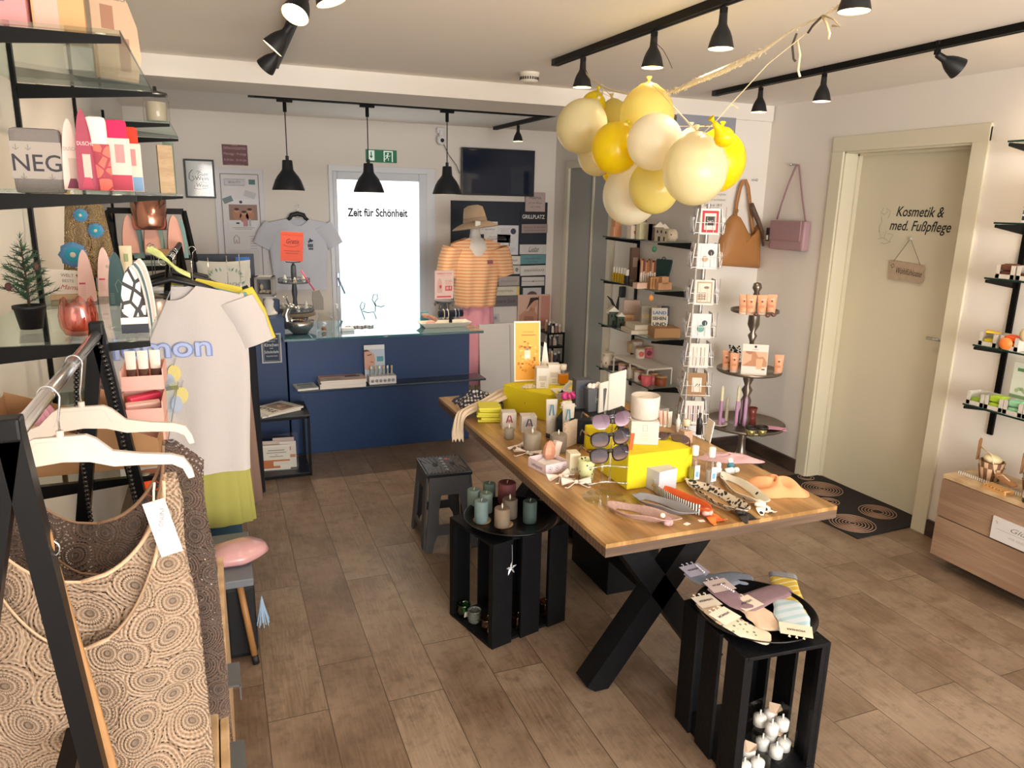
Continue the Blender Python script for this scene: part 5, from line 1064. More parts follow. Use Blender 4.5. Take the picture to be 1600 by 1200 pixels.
# sunglasses stand
q=T(953,787); G0=Vector((q.x+.004,q.y+.045,TH+.001)); sr=-14
t=thing('sunglasses_stand','clear acrylic sunglasses stand with five arms','display stand',G0,sr)
b=B(CLEAR); b.cyl((0,0,0),.072,.004,n=40); b.out('base',t)
b=B(ACRYL); arms=[U(953,py,1,G0.y-.03).z-TH for py in (757,732,708,683,655)]
for x in (-.013,.013): b.box((x,0,arms[4]/2+.01),(.006,.005,arms[4]+.02))
b.out('post',t)
arms=[U(953,py,1,G0.y-.03).z-TH for py in (757,732,708,683,655)]
for k,z in enumerate(arms):
    b=B(ACRYL); b.tube([(-.062,-.030,z+.002),(-.03,-.014,z+.0),(0,-.008,z+.001),(.03,-.014,z),(.062,-.030,z+.002)],.004,n=8); b.sph((-.062,-.030,z+.002),.006); b.sph((.062,-.030,z+.002),.006); b.out('arm',t)
def lens_poly(cx,w,h,sq=2.6,n=28,drop=.12):
    out=[]
    for k in range(n):
        a=2*PI*k/n; c_,s_=math.cos(a),math.sin(a); x=math.copysign(abs(c_)**(2/sq),c_)*w/2; y=math.copysign(abs(s_)**(2/sq),s_)*h/2; x*= (1+drop*(-y/h)*-1) ; out.append((cx+x,y))
    return out
def sunglasses(label,loc,rz,fm,lm,h=.052,rimless=False,tilt=0,arms=True,ry=0):
    t=thing('sunglasses',label,'sunglasses',loc,rz,rx=tilt,ry=ry)
    for s in (-1,1):
        P=lens_poly(s*.036,.056,h); b=B(lm); vs=[];n=len(P)
        for y0 in (-.001,.001): vs+=[(x,y0+.012*(abs(x)/.07)**2,z) for x,z in P]
        b.add(vs,[tuple(range(n)),tuple(range(n,2*n))[::-1]]+[(i,i+n,(i+1)%n+n,(i+1)%n) for i in range(n)]); b.out('lens',t)
    b=B(fm)
    if not rimless:
        for s in (-1,1): b.tube([(x,.012*(abs(x)/.07)**2,z) for x,z in lens_poly(s*.036,.058,h+.002)],.0028,n=6,closed=True)
    b.tube([(-.010,.0,.008),(0,-.003,.012),(.010,0,.008)],.0025 if rimless else .0035,n=6); b.tube([(-.012,.001,.016),(0,0,.018),(.012,.001,.016)],.0015 if rimless else .003,n=6); b.out('frame',t)
    for s in (-1,1):
        b=B(mat('#2a1d18',.3)); b.tube([(s*.066,.012,.014),(s*.070,.03,.014),(s*.068,.09,.012),(s*.064,.115,-.004),(s*.062,.13,-.02)],.0024,n=6); 
        for k in range(8): b.tube([(s*.0695-.003,.03+.004*k,.014),(s*.0695+.003,.032+.004*k,.014)],.0026,n=6,m=mat('#b58a5a',.3,.8))
        b.out('temple',t)
    return t
LT=NT('gradient_lens',.06); sp_=LT.n('SeparateXYZ'); LT.l(LT.tc.outputs['Object'],sp_.inputs[0]); LT.col(LT.ramp(LT.math('MULTIPLY_ADD',sp_.outputs[2],16,.5),[(0,srgb('#8a6a58')),(.45,srgb('#3a3440')),(1,srgb('#14121c'))])); LT.p.inputs['Coat Weight'].default_value=1
LT2=NT('violet_lens',.06); sp_=LT2.n('SeparateXYZ'); LT2.l(LT2.tc.outputs['Object'],sp_.inputs[0]); LT2.col(LT2.ramp(LT2.math('MULTIPLY_ADD',sp_.outputs[2],16,.5),[(0,srgb('#a895a8')),(.5,srgb('#6a5468')),(1,srgb('#3e2a3a'))])); LT2.p.inputs['Coat Weight'].default_value=1
for z,lab,fm,lm,h,rl in ((arms[4],'top rimless violet sunglasses on the acrylic stand',mat('#8a8aa0',.2,.8),LT2.m,.050,True),(arms[3],'middle black sunglasses on the acrylic stand',mat('#16120f',.15),LT.m,.047,False),(arms[2],'lowest black sunglasses on the acrylic stand',mat('#1a130f',.15),LT.m,.047,False)):
    a=R(sr); loc=G0+Vector((.0,-.043,z-.004)); d=Vector((0,-.043,0)); loc=G0+Vector((-d.y*math.sin(a)*1,d.y*math.cos(a),0))+Vector((0,0,z-.002)); sunglasses(lab,loc,sr+6,fm,lm,h,rl,ry=-6)
# on and around the near yellow block
z2=TH+BH+.0005
q=U(1014,694,2,z2); wm=mat('#c9c0b6',.6); carton((q.x+.0,q.y+.045,z2),.098,.098,.085,-24,wm,'square white carton under the big white candle',lambda b,w,h:(b.line([(-.008,.008),(.008,.008),(.008,.03),(-.008,.03),(-.008,.008)],.0012,GREY_INK),lines_of(b,-.02,.02,-.002,5,.006,.0018,LIGHT_INK)))
t=thing('jar_candle','large white patterned candle in a ceramic pot','candle',(q.x+.004,q.y+.048,z2+.0855)); b=B(mat('#c9bfb6',.5,noise=.12,nscale=35,bump=.3,bscale=60)); b.lathe([(0,0),(.045,0),(.050,.006),(.052,.082),(.050,.084),(.049,.074),(0,.072)],n=40); b.out('pot',t); b=B(mat('#e9dfd2',.5)); b.lathe([(0,.0725),(.047,.0725),(.048,.073),(0,.073)],n=30); b.out('wax',t)
q=U(1047,690,2,z2); sunglasses('folded brown glasses lying on the near yellow block',(q.x+.012,q.y+.02,z2+.012),-40,mat('#4a3a30',.3),mat('#4a3638',.1,coat=1),.035,tilt=-60)
q=T(1040,770); c0=T(1015,752); p0,p1=T(1030,775),T(1068,768); p0,p1=T(1023,776),T(1066,766); carton((T(1040,768).x,T(1040,768).y+.045,TH),.085,.085,.075,12,mat('#bcbcc6',.6),'pale blue-white carton in front of the near yellow block',None)
def mist(px,py,liq,label,cap='#e8e6e0',h=.10,r=.019):
    q=T(px,py); t=thing('mist_bottle',label,'bottle',(q.x,q.y+.01,TH)); b=B(CLEAR); b.lathe([(0,0),(r*.9,0),(r,.003),(r,h*.88),(r*.55,h),(r*.5,h+.008),(0,h+.008)],n=24); b.out('flask',t)
    b=B(mat(liq,.1,trans=.6)); b.cyl((0,0,.003),r*.85,h*.55,n=20); b.out('liquid',t); b=B(mat(cap,.3)); b.cyl((0,0,h+.006),r*.62,.035,n=18,bev=.002); b.out('cap',t)
    b=B(mat('#e6eef2',.5)); m=Matrix.Translation((0,-r-.0006,h*.5))@rotm(90); b.rect(-r*.55,-.028,r*.55,.024,M=m); b.rect(-r*.35,-.018,r*.35,.002,mat('#6fa0c0'),.0008,M=m); b.out('label',t)
mist(1085,757,'#d9d66a','spray bottle with pale yellow liquid beside the near yellow block'); mist(1111,760,'#e6dccf','clear spray bottle right of the yellow one')
q=T(1078,700); perfume((q.x+.01,q.y+.05,TH),.05,.05,.07,'#e3b9a0','blush perfume bottle behind the near yellow block',mat('#d9c6a8',.2))
q=T(1102,680); t=thing('dark_bottle','slim black bottle at the right table edge','bottle',(q.x-.02,q.y+.02,TH)); b=B(mat('#2a2826',.3)); b.lathe([(0,0),(.012,0),(.013,.06),(.006,.075),(.006,.095),(0,.095)],n=18); b.out('flask',t)
b=B(PAPER); b.box((0,0,.045),(.004,.07,.09)); solo(b,'white_card','small white card standing behind the slim black bottle','card',(T(1112,690).x-.01,T(1112,690).y+.02,TH),rz=-15,ry=8)
for k,(px,py,c,lab) in enumerate(((1046,668,'#5a8a5c','green sample tube behind the big white candle'),(1056,668,'#e0b0a4','pink sample tube behind the big white candle'),(1063,669,'#e2c6b2','peach sample tube behind the big white candle'),(1070,670,'#e9e4da','white sample tube behind the big white candle'))):
    q=T(px,py+10); squeeze_tube((q.x,q.y+.12,TH),.022,.06,mat(c,.4),mat('#efece4',.4),lab,-20+k*6,thick=.009,cap=.012)
q=T(1092,668); b=B(mat('#e9e4da',.3)); b.lathe([(0,0),(.009,0),(.01,.05),(.004,.062),(.004,.078),(0,.079)],n=14); solo(b,'white_dropper','small white dropper bottle behind the blush perfume','bottle',(min(q.x,1.82),q.y-.02,TH))
# lilac scarf, roll-ons
q=T(1142,716); heap('lilac_scarf','pale lilac scarf spread on the right table edge','scarf',(q.x-.01,q.y,TH),.12,.065,.022,mat('#cfaab0',.9,bump=.2,bscale=300),11,-28,.12)
for (px,py,c,lab,rz,rx) in ((1143,738,'#3f7f98','blue roll-on bottle with a white cap',0,18),(1132,742,'#cfd6dc','clear roll-on lying beside the blue one',70,80),(1121,744,'#d9dde0','small clear jar left of the roll-ons',0,0)):
    q=T(px,py); t=thing('roll_on',lab,'bottle',(q.x,q.y,TH+(.012 if rx==80 else 0)),rz,rx=-rx if rx<60 else 80); b=B(mat(c,.25)); b.lathe([(0,0),(.011,0),(.013,.004),(.013,.03),(.008,.036),(0,.036)],n=18); b.out('flask',t); b=B(mat('#ece8e2',.3)); b.lathe([(.009,.036),(.010,.038),(.010,.048),(.006,.053),(0,.054)],n=16); b.out('cap',t)
# headbands
def headband(label,e0,e1,bb,m,w=.045,lean=.6,knot=None,tail=None,seed=0):
    p0,p1=T(*e0),T(*e1); q=(p0+p1)/2; a=(p1-p0).length/2; rz=math.degrees(math.atan2(p1.y-p0.y,p1.x-p0.x)); t=thing('headband',label,'headband',(q.x,q.y,TH+.002),rz)
    def fn(u,v):
        th_=2*PI*u; k=1+.05*math.sin(3*th_+seed)+.03*math.sin(7*th_+seed); wv=w*(.75+.25*math.cos(th_)); r_=1+lean*(v-.5)*wv/a*1.6; z=wv*v*(1-lean*.45)*(1+.12*math.sin(5*th_+seed))+.001; return (a*r_*k*math.cos(th_),bb*r_*k*math.sin(th_),z)
    b=B(m); b.grid(fn,64,6,th=.0025); b.out('band',t)
    if knot is not None:
        b=B(knot); b.sph((a*1.02,0,.014),(.014,.020,.013)); b.sph((a*1.02,.0,.014),(.018,.009,.015)); b.out('knot',t)
    if tail is not None:
        b=B(tail)
        for s in (-1,1): b.grid(lambda u,v:(a*1.05+.055*u,s*(.004+.018*u)+(v-.5)*(.012+.022*math.sin(PI*min(1,u*1.1))),.008+.006*math.sin(6*u+s)),12,5,th=.002)
        b.out('bow_tail',t)
    return t
headband('blush gold-flecked headband with a pearl knot, nearest the table edge',(952,796),(1042,822),.034,mat('#b0928a',.7,noise=.35,nscale=120),.05,.9,mat('#b58e90',.6),None,1)
b=B(mat('#e9dcc4',.25)); b.sph((0,0,.008),.009); q=T(1033,819); solo(b,'pearl_bead','cream pearl bead on the knot of the blush headband','bead',(q.x,q.y-.004,TH+.022))
headband('grey-blue padded headband between the blush and orange ones',(994,780),(1072,810),.032,mat('#8c8a90',.8),.045,.9,None,None,2)
headband('orange headband edged with black and white zigzags',(1026,767),(1104,808),.032,mat('#d4602c',.7),.045,.7,mat('#c9a49a',.6),mat('#e0682c',.7),3)
zz=stripes_mat('#201c20','#e3ddd4',110,0,.5)
t_=bpy.data.objects['headband.002']; b=B(zz); zl=(T(1026,767)-T(1104,808)).length/2+.008; b.grid(lambda u,v:((zl+.002*v)*math.cos(PI+PI*.9*(u-.08)),(.043+.002*v)*math.sin(PI+PI*.9*(u-.08)),.004+.036*v),60,3,th=.0015); b.out('zigzag_edge',t_,'black and white zigzag edging')
headband('leopard print headband lying behind the orange one',(1080,760),(1156,806),.036,leopard_mat(),.055,1.0,mat('#2c2622',.7),mat('#2a2320',.7),4)
headband('white headband with black polka dots and a little bow',(1132,750),(1186,794),.036,dots_mat('#cfc8b8','#1d1a1c',32,.22,.8,.6),.055,.9,mat('#e4ddcf',.7),dots_mat('#e6dfd0','#1d1a1c',40,.3,.8,.4),5)
q=T(1208,766); o=heap('peach_scarf','peach scarf with pale lettering at the near right table corner','scarf',(q.x,q.y,TH),.115,.075,.055,mat('#cf9468',.85,noise=.06,nscale=14,bump=.2,bscale=300),21,-40,.2)
t=thing('loose_label','tiny white swing tag on the table front','tag',(T(1073,819).x,T(1073,819).y,TH+.001),20); b=B(PAPER); b.box((0,0,0),(.02,.014,.001)); b.out('tag_card',t)
dup(t,'tiny white swing tag left of the leopard tail',(T(1096,814).x,T(1096,814).y,TH+.001),-10); dup(t,'tiny white ring of paper by the clear spray bottle',(T(1108,768).x,T(1108,768).y,TH+.001),30)

# ------------------------------------------------------------------ under and beside the table
t=thing('storage_box','low black box under the display table','box',(1.66,2.80,0)); b=B(BLACK_WOOD); b.box((0,0,.24),(.26,.36,.48),bev=.004); b.out('box_body',t)
q=U(1103,868,1,2.7); t=thing('soap_dispenser','clear bottle of dark liquid under the table','bottle',(1.63,2.70,.4805)); b=B(CLEAR); b.lathe([(0,0),(.026,0),(.028,.004),(.028,.10),(.010,.125),(.010,.14),(0,.14)],n=20); b.out('flask',t); b=B(mat('#1c2028',.3)); b.cyl((0,0,.003),.024,.07,n=18); b.out('liquid',t); b=B(mat('#222222',.4)); b.cyl((0,0,.138),.009,.03,n=12); b.out('cap',t)

# crates
def crate(label,A,Bp,Cc,h,group='black crates used as stands'):
    """A-B is the open side on the floor, B-C the slatted long side"""
    A,Bp,Cc=Vector(A),Vector(Bp),Vector(Cc); x=(Bp-A); w=x.length; a=math.atan2(x.y,x.x); d=(Cc-Bp).length; t=thing('wooden_crate',label,'crate',(A.x,A.y,0),math.degrees(a),group); s=.012
    for z in (s/2,h-s/2): b=B(BLACK_WOOD); b.box((w/2,d/2,z),(w-.024,d,s),bev=.002); b.out('end_board',t)
    for xx in (s/2,w-s/2):
        for k,f in enumerate((.13,.5,.87)):
            b=B(BLACK_WOOD); b.box((xx,d*f,h/2),(s,d*.25,h),bev=.002); b.out('slat',t)
    for f in (.22,.5,.78) if False else (.25,.75):
        b=B(BLACK_WOOD); b.box((w*f,d-s/2,h/2),(w*.26,s,h-.026),bev=.002); b.out('slat',t)
    for xx in (.021,w-.021):
        b=B(BLACK_WOOD); b.box((xx,d-.03,h/2),(.018,.018,h-.026)); b.out('corner_post',t)
        b=B(BLACK_WOOD); b.box((xx,.012,h/2),(.018,.018,h-.026)); b.out('corner_post',t)
    return t
CHH=.445
crate('black slatted crate carrying the tray of candles',(.82,2.705,0),(.90,2.40,0),(1.262,2.505,0),CHH)
crate('black slatted crate carrying the tray of socks',(1.335,1.485,0),(1.635,1.465,0),(1.652,1.805,0),CHH)
crate_l2=None
def tray(label,c,r,group='round black trays on crates'):
    t=thing('round_tray',label,'tray',(c[0],c[1],CHH),group=group); b=B(mat('#08090c',.3,coat=.3)); b.lathe([(0,0),(r*.72,0),(r*.78,.004),(r*.93,.022),(r,.030),(r,.033),(r*.985,.033),(r*.92,.026),(r*.77,.008),(r*.72,.005),(0,.005)],n=64); b.out('tray_dish',t); return t
tc1=(1.045,2.575); 
tray('round black metal tray of pillar candles',tc1,.195); tc2=(1.505,1.655); tray('round black metal tray of folded socks',tc2,.186)
ZT=CHH+.0055
def TT(px,py): return U(px,py,2,ZT)
gm=lambda c:mat(c,.65,noise=.18,nscale=22)
q=TT(755,845)
for px,py,lab in ((754,822,'round pale wooden coaster under the front green candle'),(788,828,'round pale wooden coaster under the beige LED candle')):
    q=TT(px,py-7); b=B(mat('#b9956c',.6,noise=.1)); b.cyl((0,0,0),.036,.010,n=36,bev=.002); solo(b,'wooden_coaster',lab,'coaster',(q.x,q.y+.004,ZT))
def cd(px,py,r,h,c,lab,z=0,fl=False): q=U(px,py,2,ZT+z); candle((q.x,q.y+r*.85,ZT+z),r,h,gm(c),lab,flame=fl,group=None)
cd(743,798,.027,.088,'#6f827c','tall sage green candle at the left of the tray'); cd(767,783,.027,.075,'#5a6e68','darker green candle at the back of the tray')
cd(762,803,.027,.085,'#75877f','sage green candle between the others'); cd(796,792,.038,.100,'#6f3a3e','thick wine-red candle, the widest on the tray'); cd(831,819,.028,.092,'#485a55','dark green candle at the right of the tray')
cd(800,812,.031,.082,'#6a5d4f','taupe LED candle with a flame tip behind the beige one',fl=True); cd(755,819,.028,.092,'#6a7e7e','front blue-green candle on a wooden coaster',.010); cd(788,826,.031,.078,'#837260','beige LED candle on a wooden coaster',.010,True)
# votive glasses in the candle crate
def votive(loc,m,label,tagc=None,group=None):
    t=thing('votive_glass',label,'glass',loc,group=group); b=B(m); b.lathe([(0,0),(.020,0),(.026,.006),(.028,.028),(.025,.048),(.028,.056),(.026,.056),(.023,.048),(.025,.03),(.022,.009),(0,.005)],n=24,wob=lambda a,j:1+.03*math.cos(12*a)); b.out('glass',t)
    if tagc: b=B(mat(tagc,.7)); b.box((.004,-.030,.022),(.026,.0015,.026),rx=12,rz=10); b.out('price_tag',t)
    return t
for x,y,m,lab,tg in ((.87,2.655,GREEN_GLASS,'green votive glass at the left edge of the candle crate','#c9c4bc'),(.895,2.595,mat('#c9d2cc',.06,trans=.8),'clear ribbed votive glass in the candle crate',None),(.925,2.52,AMBER_GLASS,'amber votive glass with a square white tag','#e0dad0'),(.95,2.455,AMBER_GLASS,'amber votive glass nearest the crate corner','#d9d4ca'),(1.02,2.60,GREEN_GLASS,'green votive glass deeper in the candle crate','#c9c4bc'),(1.05,2.50,AMBER_GLASS,'amber votive glass seen between the crate slats',None),(1.20,2.56,AMBER_GLASS,'amber votive glass at the far end of the crate',None)): votive((x,y,.0125),m,lab,tg)
b=B(mat('#c9ccd0',.3,.5)); b.tube([(0,0,0),(.003,0,-.06),(0,0,-.10)],.001,n=4)
for k in range(5): b.add([(0,0,-.10),(.028*math.cos(R(90+72*k)),0,-.10-.0+.028*math.sin(R(90+72*k))),(.011*math.cos(R(126+72*k)),.004,-.10+.011*math.sin(R(126+72*k))),(.011*math.cos(R(54+72*k)),.004,-.10+.011*math.sin(R(54+72*k)))],[(0,2,1),(0,1,3)])
solo(b,'star_ornament','silver star ornament hanging inside the candle crate','ornament',(.985,2.42,.425),rz=20)
# boxed t-lights in the sock crate
for k,(x,y,z,rz,lab) in enumerate(((1.56,1.57,.0125,20,'lower clear box of white tea lights in the sock crate'),(1.545,1.575,.095,8,'upper clear box of white tea lights, tilted'),(1.43,1.54,.0125,-5,'clear box with a ribbon at the left of the sock crate'))):
    t=thing('tealight_box',lab,'box',(x,y,z),rz); b=B(CLEAR); b.box((0,0,.036),(.10,.10,.072)); b.out('clear_box',t)
    for i in (-1,1):
        for j in (-1,1):
            b=B(mat('#e6e4e2',.5)); b.lathe([(0,0),(.020,0),(.021,.03),(.012,.036),(0,.037)],(i*.024,j*.024,.002),18); b.tube([(i*.024,j*.024,.037),(i*.024,j*.024,.055)],.003,n=6,m=mat('#f0ece4',.4)); b.out('tea_light',t)
    b=B(mat('#d9c0a8',.6)); b.add([(-.03,-.01,.0745),(.0,.015,.082),(.03,-.005,.0745),(.01,-.03,.078),(-.02,-.03,.075)],[(0,1,2,3,4)]); b.out('paper_label',t)
# socks
def sock(label,pts,w,m,cuffm=None,tagm=None,hook=True,seed=0):
    """flat folded sock along pts in tray coordinates, cuff first"""
    w*=1.42; c=pts[0]; t=thing('sock',label,'sock',(c[0],c[1],c[2]))
    P=[Vector(p)-Vector(c) for p in pts]; n=len(P)-1
    def at(v):
        s=v*n; i=min(int(s),n-1); f=s-i; p0=P[max(i-1,0)];p1=P[i];p2=P[i+1];p3=P[min(i+2,n)]; return .5*((2*p1)+(p2-p0)*f+(2*p0-5*p1+4*p2-p3)*f*f+(3*p1-p0-3*p2+p3)*f**3)
    def mk(m,v0,v1,th,dz=0,kw=1):
        b=B(m)
        for sg in (1,-1):
            def fn(u,v):
                vv=v0+(v1-v0)*v; q=at(vv); d=at(min(1,vv+.02))-at(max(0,vv-.02)); s=Vector((-d.y,d.x,0)).normalized(); e=math.sqrt(max(0,1-max(0,(vv-.85)/.15)**2)); ww=w*kw*(1+.18*math.exp(-((vv-.5)/.12)**2))*e; x=(u-.5)*2
                return q+s*(x*ww/2)+Vector((0,0,dz+th+sg*th*math.sqrt(max(0,1-x**4))*max(.25,e)))
            b.grid(fn,14,20)
        return b
    mk(m,.12 if cuffm else 0,1,.006).out('foot',t)
    if cuffm: mk(cuffm,0,.13,.0075,0,1.06).out('cuff',t)
    if tagm:
        d=(at(.1)-at(0)); s=Vector((-d.y,d.x,0)).normalized(); dn=d.normalized(); b=B(tagm); q=at(.02)+Vector((0,0,.016))
        b.add([q-dn*.03-s*w*.5,q-dn*.03+s*w*.5,q+dn*.035+s*w*.52,q+dn*.035-s*w*.52],[(0,1,2,3)]); b.T=Matrix(((s.x,dn.x,0,q.x),(s.y,dn.y,0,q.y),(0,0,1,q.z+.0005),(0,0,0,1))) @ rotm(0,0,180); b.text('FASHION',0,0,.014,INK,w=.05,bold=.02); b.T=Matrix.Identity(4)
        for k in (-1,0,1):
            e=q-dn*.031+s*(k*.02); b.tube([e,e-dn*.008+s*.003,e-dn*.010-s*.002],.0022,n=5)
        b.out('paper_band',t)
    return t
def tp(px,py,z=0): q=U(px,py,2,ZT+z); return (q.x,q.y,ZT+z)
lace=lambda c:mat(c,.9,noise=.15,nscale=60,bump=.4,bscale=400)
sock('grey-blue ankle sock with pearl cuff at the back of the tray',[tp(1083,896,.03),tp(1100,908,.025),tp(1122,910,.02),tp(1150,905,.015),tp(1176,912,.012)],.058,lace('#7f8797'),lace('#8d8fa2'),mat('#b9b4c6',.6))
b=B(mat('#e3dde6',.2))
q=Vector(tp(1083,896,.03)); 
for k in range(7): b.sph((-.02+.007*k,-.018+.005*k,.0),.0035,n=8,k=6)
solo(b,'pearl_trim','row of tiny pearls on the cuff of the grey-blue sock','beads',(q.x+.018,q.y-.006,q.z+.018),rz=50)
sock('mauve ankle sock with pearl cuff across the tray',[tp(1122,920,.035),tp(1140,935,.03),tp(1162,945,.024),tp(1195,933,.020),tp(1232,921,.016)],.060,lace('#8a7078'),lace('#9a8088'),mat('#cdbab4',.6))
b=B(mat('#e3dde6',.2))
q=Vector(tp(1130,926,.035))
for k in range(7): b.sph((-.02+.006*k,-.018+.006*k,.0),.0035,n=8,k=6)
solo(b,'pearl_trim','row of tiny pearls on the cuff of the mauve sock','beads',(q.x+.012,q.y-.003,q.z+.018),rz=55)
sock('striped sock with orange and grey cuff at the back right',[tp(1222,900,.012),tp(1228,925,.01),tp(1236,955,.008),tp(1262,962,.006)],.062,stripes_mat('#d9c98a','#c9a83e',38,1,.7),lace('#8d8d92'))
b=B(mat('#d9772c',.8)); q=tp(1223,909,.02); b.box((0,0,0),(.062,.014,.005)); solo(b,'sock_stripe','orange band below the grey cuff','sock',(q[0],q[1],q[2]+.006),rz=-4) if False else b.bm.free()
sock('cream sock with leopard trim in the middle of the tray',[tp(1165,948,.02),tp(1180,958,.018),tp(1195,973,.014),tp(1205,988,.010)],.058,lace('#d9bfa6'),leopard_mat(),mat('#e6d6c4',.6))
sock('nude patterned sock with paper band at the left of the tray',[tp(1102,945,.018),tp(1120,960,.016),tp(1145,975,.012),tp(1168,990,.008)],.052,dots_mat('#d9c3a9','#8a7a6a',70,.25),lace('#cdb49a'),mat('#e9dccc',.6))
sock('cream sock with tiny prints nearest the tray rim',[tp(1130,968,.030),tp(1150,980,.026),tp(1175,992,.018),tp(1205,1003,.012)],.054,dots_mat('#dcc8b0','#6a7a6a',55,.25),lace('#cfae92'),mat('#ecdfce',.6))
sock('light blue sock with a white heart and paper band',[tp(1243,993,.022),tp(1240,975,.022),tp(1233,955,.020),tp(1228,940,.016)],.064,stripes_mat('#a9c6d2','#c4d2dc',26,1,.6),lace('#a9c6d2'),mat('#e6d8c4',.6))
# folding step stool
SQ=[U(655,713,2,.39),U(722,708,2,.39),U(733,738,2,.39),U(662,747,2,.39)]; sc_=sum(SQ,Vector())/4
t=thing('step_stool','dark grey folding step stool with a studded top','stool',(sc_.x,sc_.y,0),-3)
G1=mat('#4a4c52',.5,noise=.1,nscale=50,bump=.3,bscale=120); G2=mat('#23262c',.3)
b=B(G2); b.box((0,0,.382),(.236,.26,.022),bev=.006); b.out('seat',t)
b=B(mat('#3d4852',.25)); 
for i in range(13):
    for s in (-1,1): b.sph((-.108+i*.018,s*.118,.393),.0042,n=8,k=5)
    if i<12:
        b.sph((-.108,-.1+i*.018,.393),.0042,n=8,k=5); b.sph((.108,-.1+i*.018,.393),.0042,n=8,k=5)
for i in range(9):
    for s in (-1,1): b.bar((-.085+i*.02,s*.03,.3935),(-.085+i*.02+.006*(i-4),s*.105,.3935),.005,.003)
for i in range(5): b.sph((0,-.08+.04*i,.3935),(.010,.010,.003),m=mat('#aab4bd',.3)) 
b.out('stud_pattern',t)
b=B(mat('#c96a5c',.4)); b.sph((.03,.07,.3935),(.018,.012,.003)); b.out('badge',t); b=B(mat('#08090b',.6)); 
for x in (-.045,.045): b.sph((x,0,.3937),(.014,.028,.002))
b.out('grip_hole',t)
for s in (-1,1):       # front/back panels: arched, leaning outwards
    b=B(G1); P=[(-.10,.372),(.10,.372),(.135,0),(.095,0),(.085,.06),(.05,.085),(-.05,.085),(-.085,.06),(-.095,0),(-.135,0)]; top=[(-.055,.13),(-.05,.20),(-.02,.25),(.02,.25),(.05,.20),(.055,.13)]
    def pos(x,z,yy): return (x, s*(.118+(.372-z)*.16)+yy, z)
    # left leg, right leg, head, cross bar as panels of one shell
    quads=[[(-.10,.372),(.10,.372),(.107,.28),(-.107,.28)],[(-.107,.28),(-.045,.28),(-.06,.20),(-.1145,.20)],[(.045,.28),(.107,.28),(.1145,.20),(.06,.20)],[(-.1145,.20),(-.06,.20),(-.062,.13),(-.122,.13)],[(.06,.20),(.1145,.20),(.122,.13),(.062,.13)],[(-.122,.13),(.122,.13),(.128,.08),(-.128,.08)],[(-.128,.08),(-.07,.08),(-.09,.045),(-.131,.045)],[(.07,.08),(.128,.08),(.131,.045),(.09,.045)],[(-.131,.045),(-.09,.045),(-.10,0),(-.135,0)],[(.09,.045),(.131,.045),(.135,0),(.10,0)]]
    for Q in quads:
        vs=[pos(x,z,-.006) for x,z in Q]+[pos(x,z,.006) for x,z in Q]; b.add(vs,[(0,1,2,3),(7,6,5,4),(0,4,5,1),(1,5,6,2),(2,6,7,3),(3,7,4,0)])
    b.out('leg_panel',t)
for s in (-1,1):       # side panels with an opening
    b=B(G1)
    def pos(y,z,xx): return (s*(.110+(.372-z)*.075)+xx, y*(1+(.372-z)*.9), z)
    for Q in ([(-.115,.372),(.115,.372),(.115,.30),(-.115,.30)],[(-.115,.30),(-.055,.30),(-.06,.10),(-.115,.10)],[(.055,.30),(.115,.30),(.115,.10),(.06,.10)],[(-.115,.10),(.115,.10),(.115,.07),(-.115,.07)],[(-.115,.07),(-.07,.07),(-.085,0),(-.115,0)],[(.07,.07),(.115,.07),(.115,0),(.085,0)]):
        vs=[pos(y,z,-.005) for y,z in Q]+[pos(y,z,.005) for y,z in Q]; b.add(vs,[(0,1,2,3),(7,6,5,4),(0,4,5,1),(1,5,6,2),(2,6,7,3),(3,7,4,0)])
    b.out('side_panel',t)
# doormat
A0=U(1287,742,2,.006); 
t=thing('doormat','black doormat with copper spiral rings before the cream door','doormat',(3.335,3.13,0),3); b=B(mat('#1d1a1a',.95,noise=.2,nscale=60,bump=.6,bscale=300)); b.box((0,0,.004),(.56,.86,.008),bev=.002); b.out('mat_body',t)
b=B(mat('#a3826c',.8))
for cx,cy,r in ((-.15,-.28,.12),(.12,-.22,.10),(-.02,.0,.055),(.10,.17,.12),(-.14,.30,.085),(.16,.36,.05),(-.13,.12,.05)):
    for k in range(int(r/.017)):
        rr=r-k*.017; b.tube([(cx+rr*math.cos(2*PI*i/30),cy+rr*math.sin(2*PI*i/30),.0085) for i in range(30)],.0022,n=5,closed=True)
b.out('ring_pattern',t)
# ------------------------------------------------------------------ left wall shelving
def glass_shelf(name_label, x0, x1, y0, y1, z, group=None, sgn=1, brackets=None):
    """glass board on black arms; x0 wall side, x1 front"""
    t = thing('glass_shelf', name_label, 'shelf', ((x0+x1)/2,(y0+y1)/2,z), group=group)
    b = B(SHELF_GLASS); b.box((0,0,.004), (abs(x1-x0),y1-y0,.008)); b.out('glass_board', t)
    b = B(mat('#17312a',.15)); b.box(((x1-x0)/2+(.0005 if x1>x0 else -.0005),0,.004),(.0012,y1-y0,.008)); b.out('front_edge', t, 'dark green polished glass edge')
    for y in (brackets or (y0+.02,y1-.02)):
        b = B(BLACK_METAL); L = abs(x1-x0); s = 1 if x1>x0 else -1; yy = y-(y0+y1)/2
        P = [(-L/2*s,-.002),(L/2*s,-.002),(L/2*s,-.016),(-L/2*s,-.05)]; b.T = Matrix.Translation((0,yy,0)) @ rotm(90); b.prism(P,-.004,.004); b.T = Matrix.Identity(4)
        for k in (-.32,.40): b.cyl((k*L*s,yy,-.0015),.011,.0015,n=14,m=mat('#c9c2b0',.2))
        b.out('bracket', t)
    return t
XG = -.165; YN_ = 2.03
names = {2.05:'top',1.70:'second',1.35:'third',1.0:'lowest'}
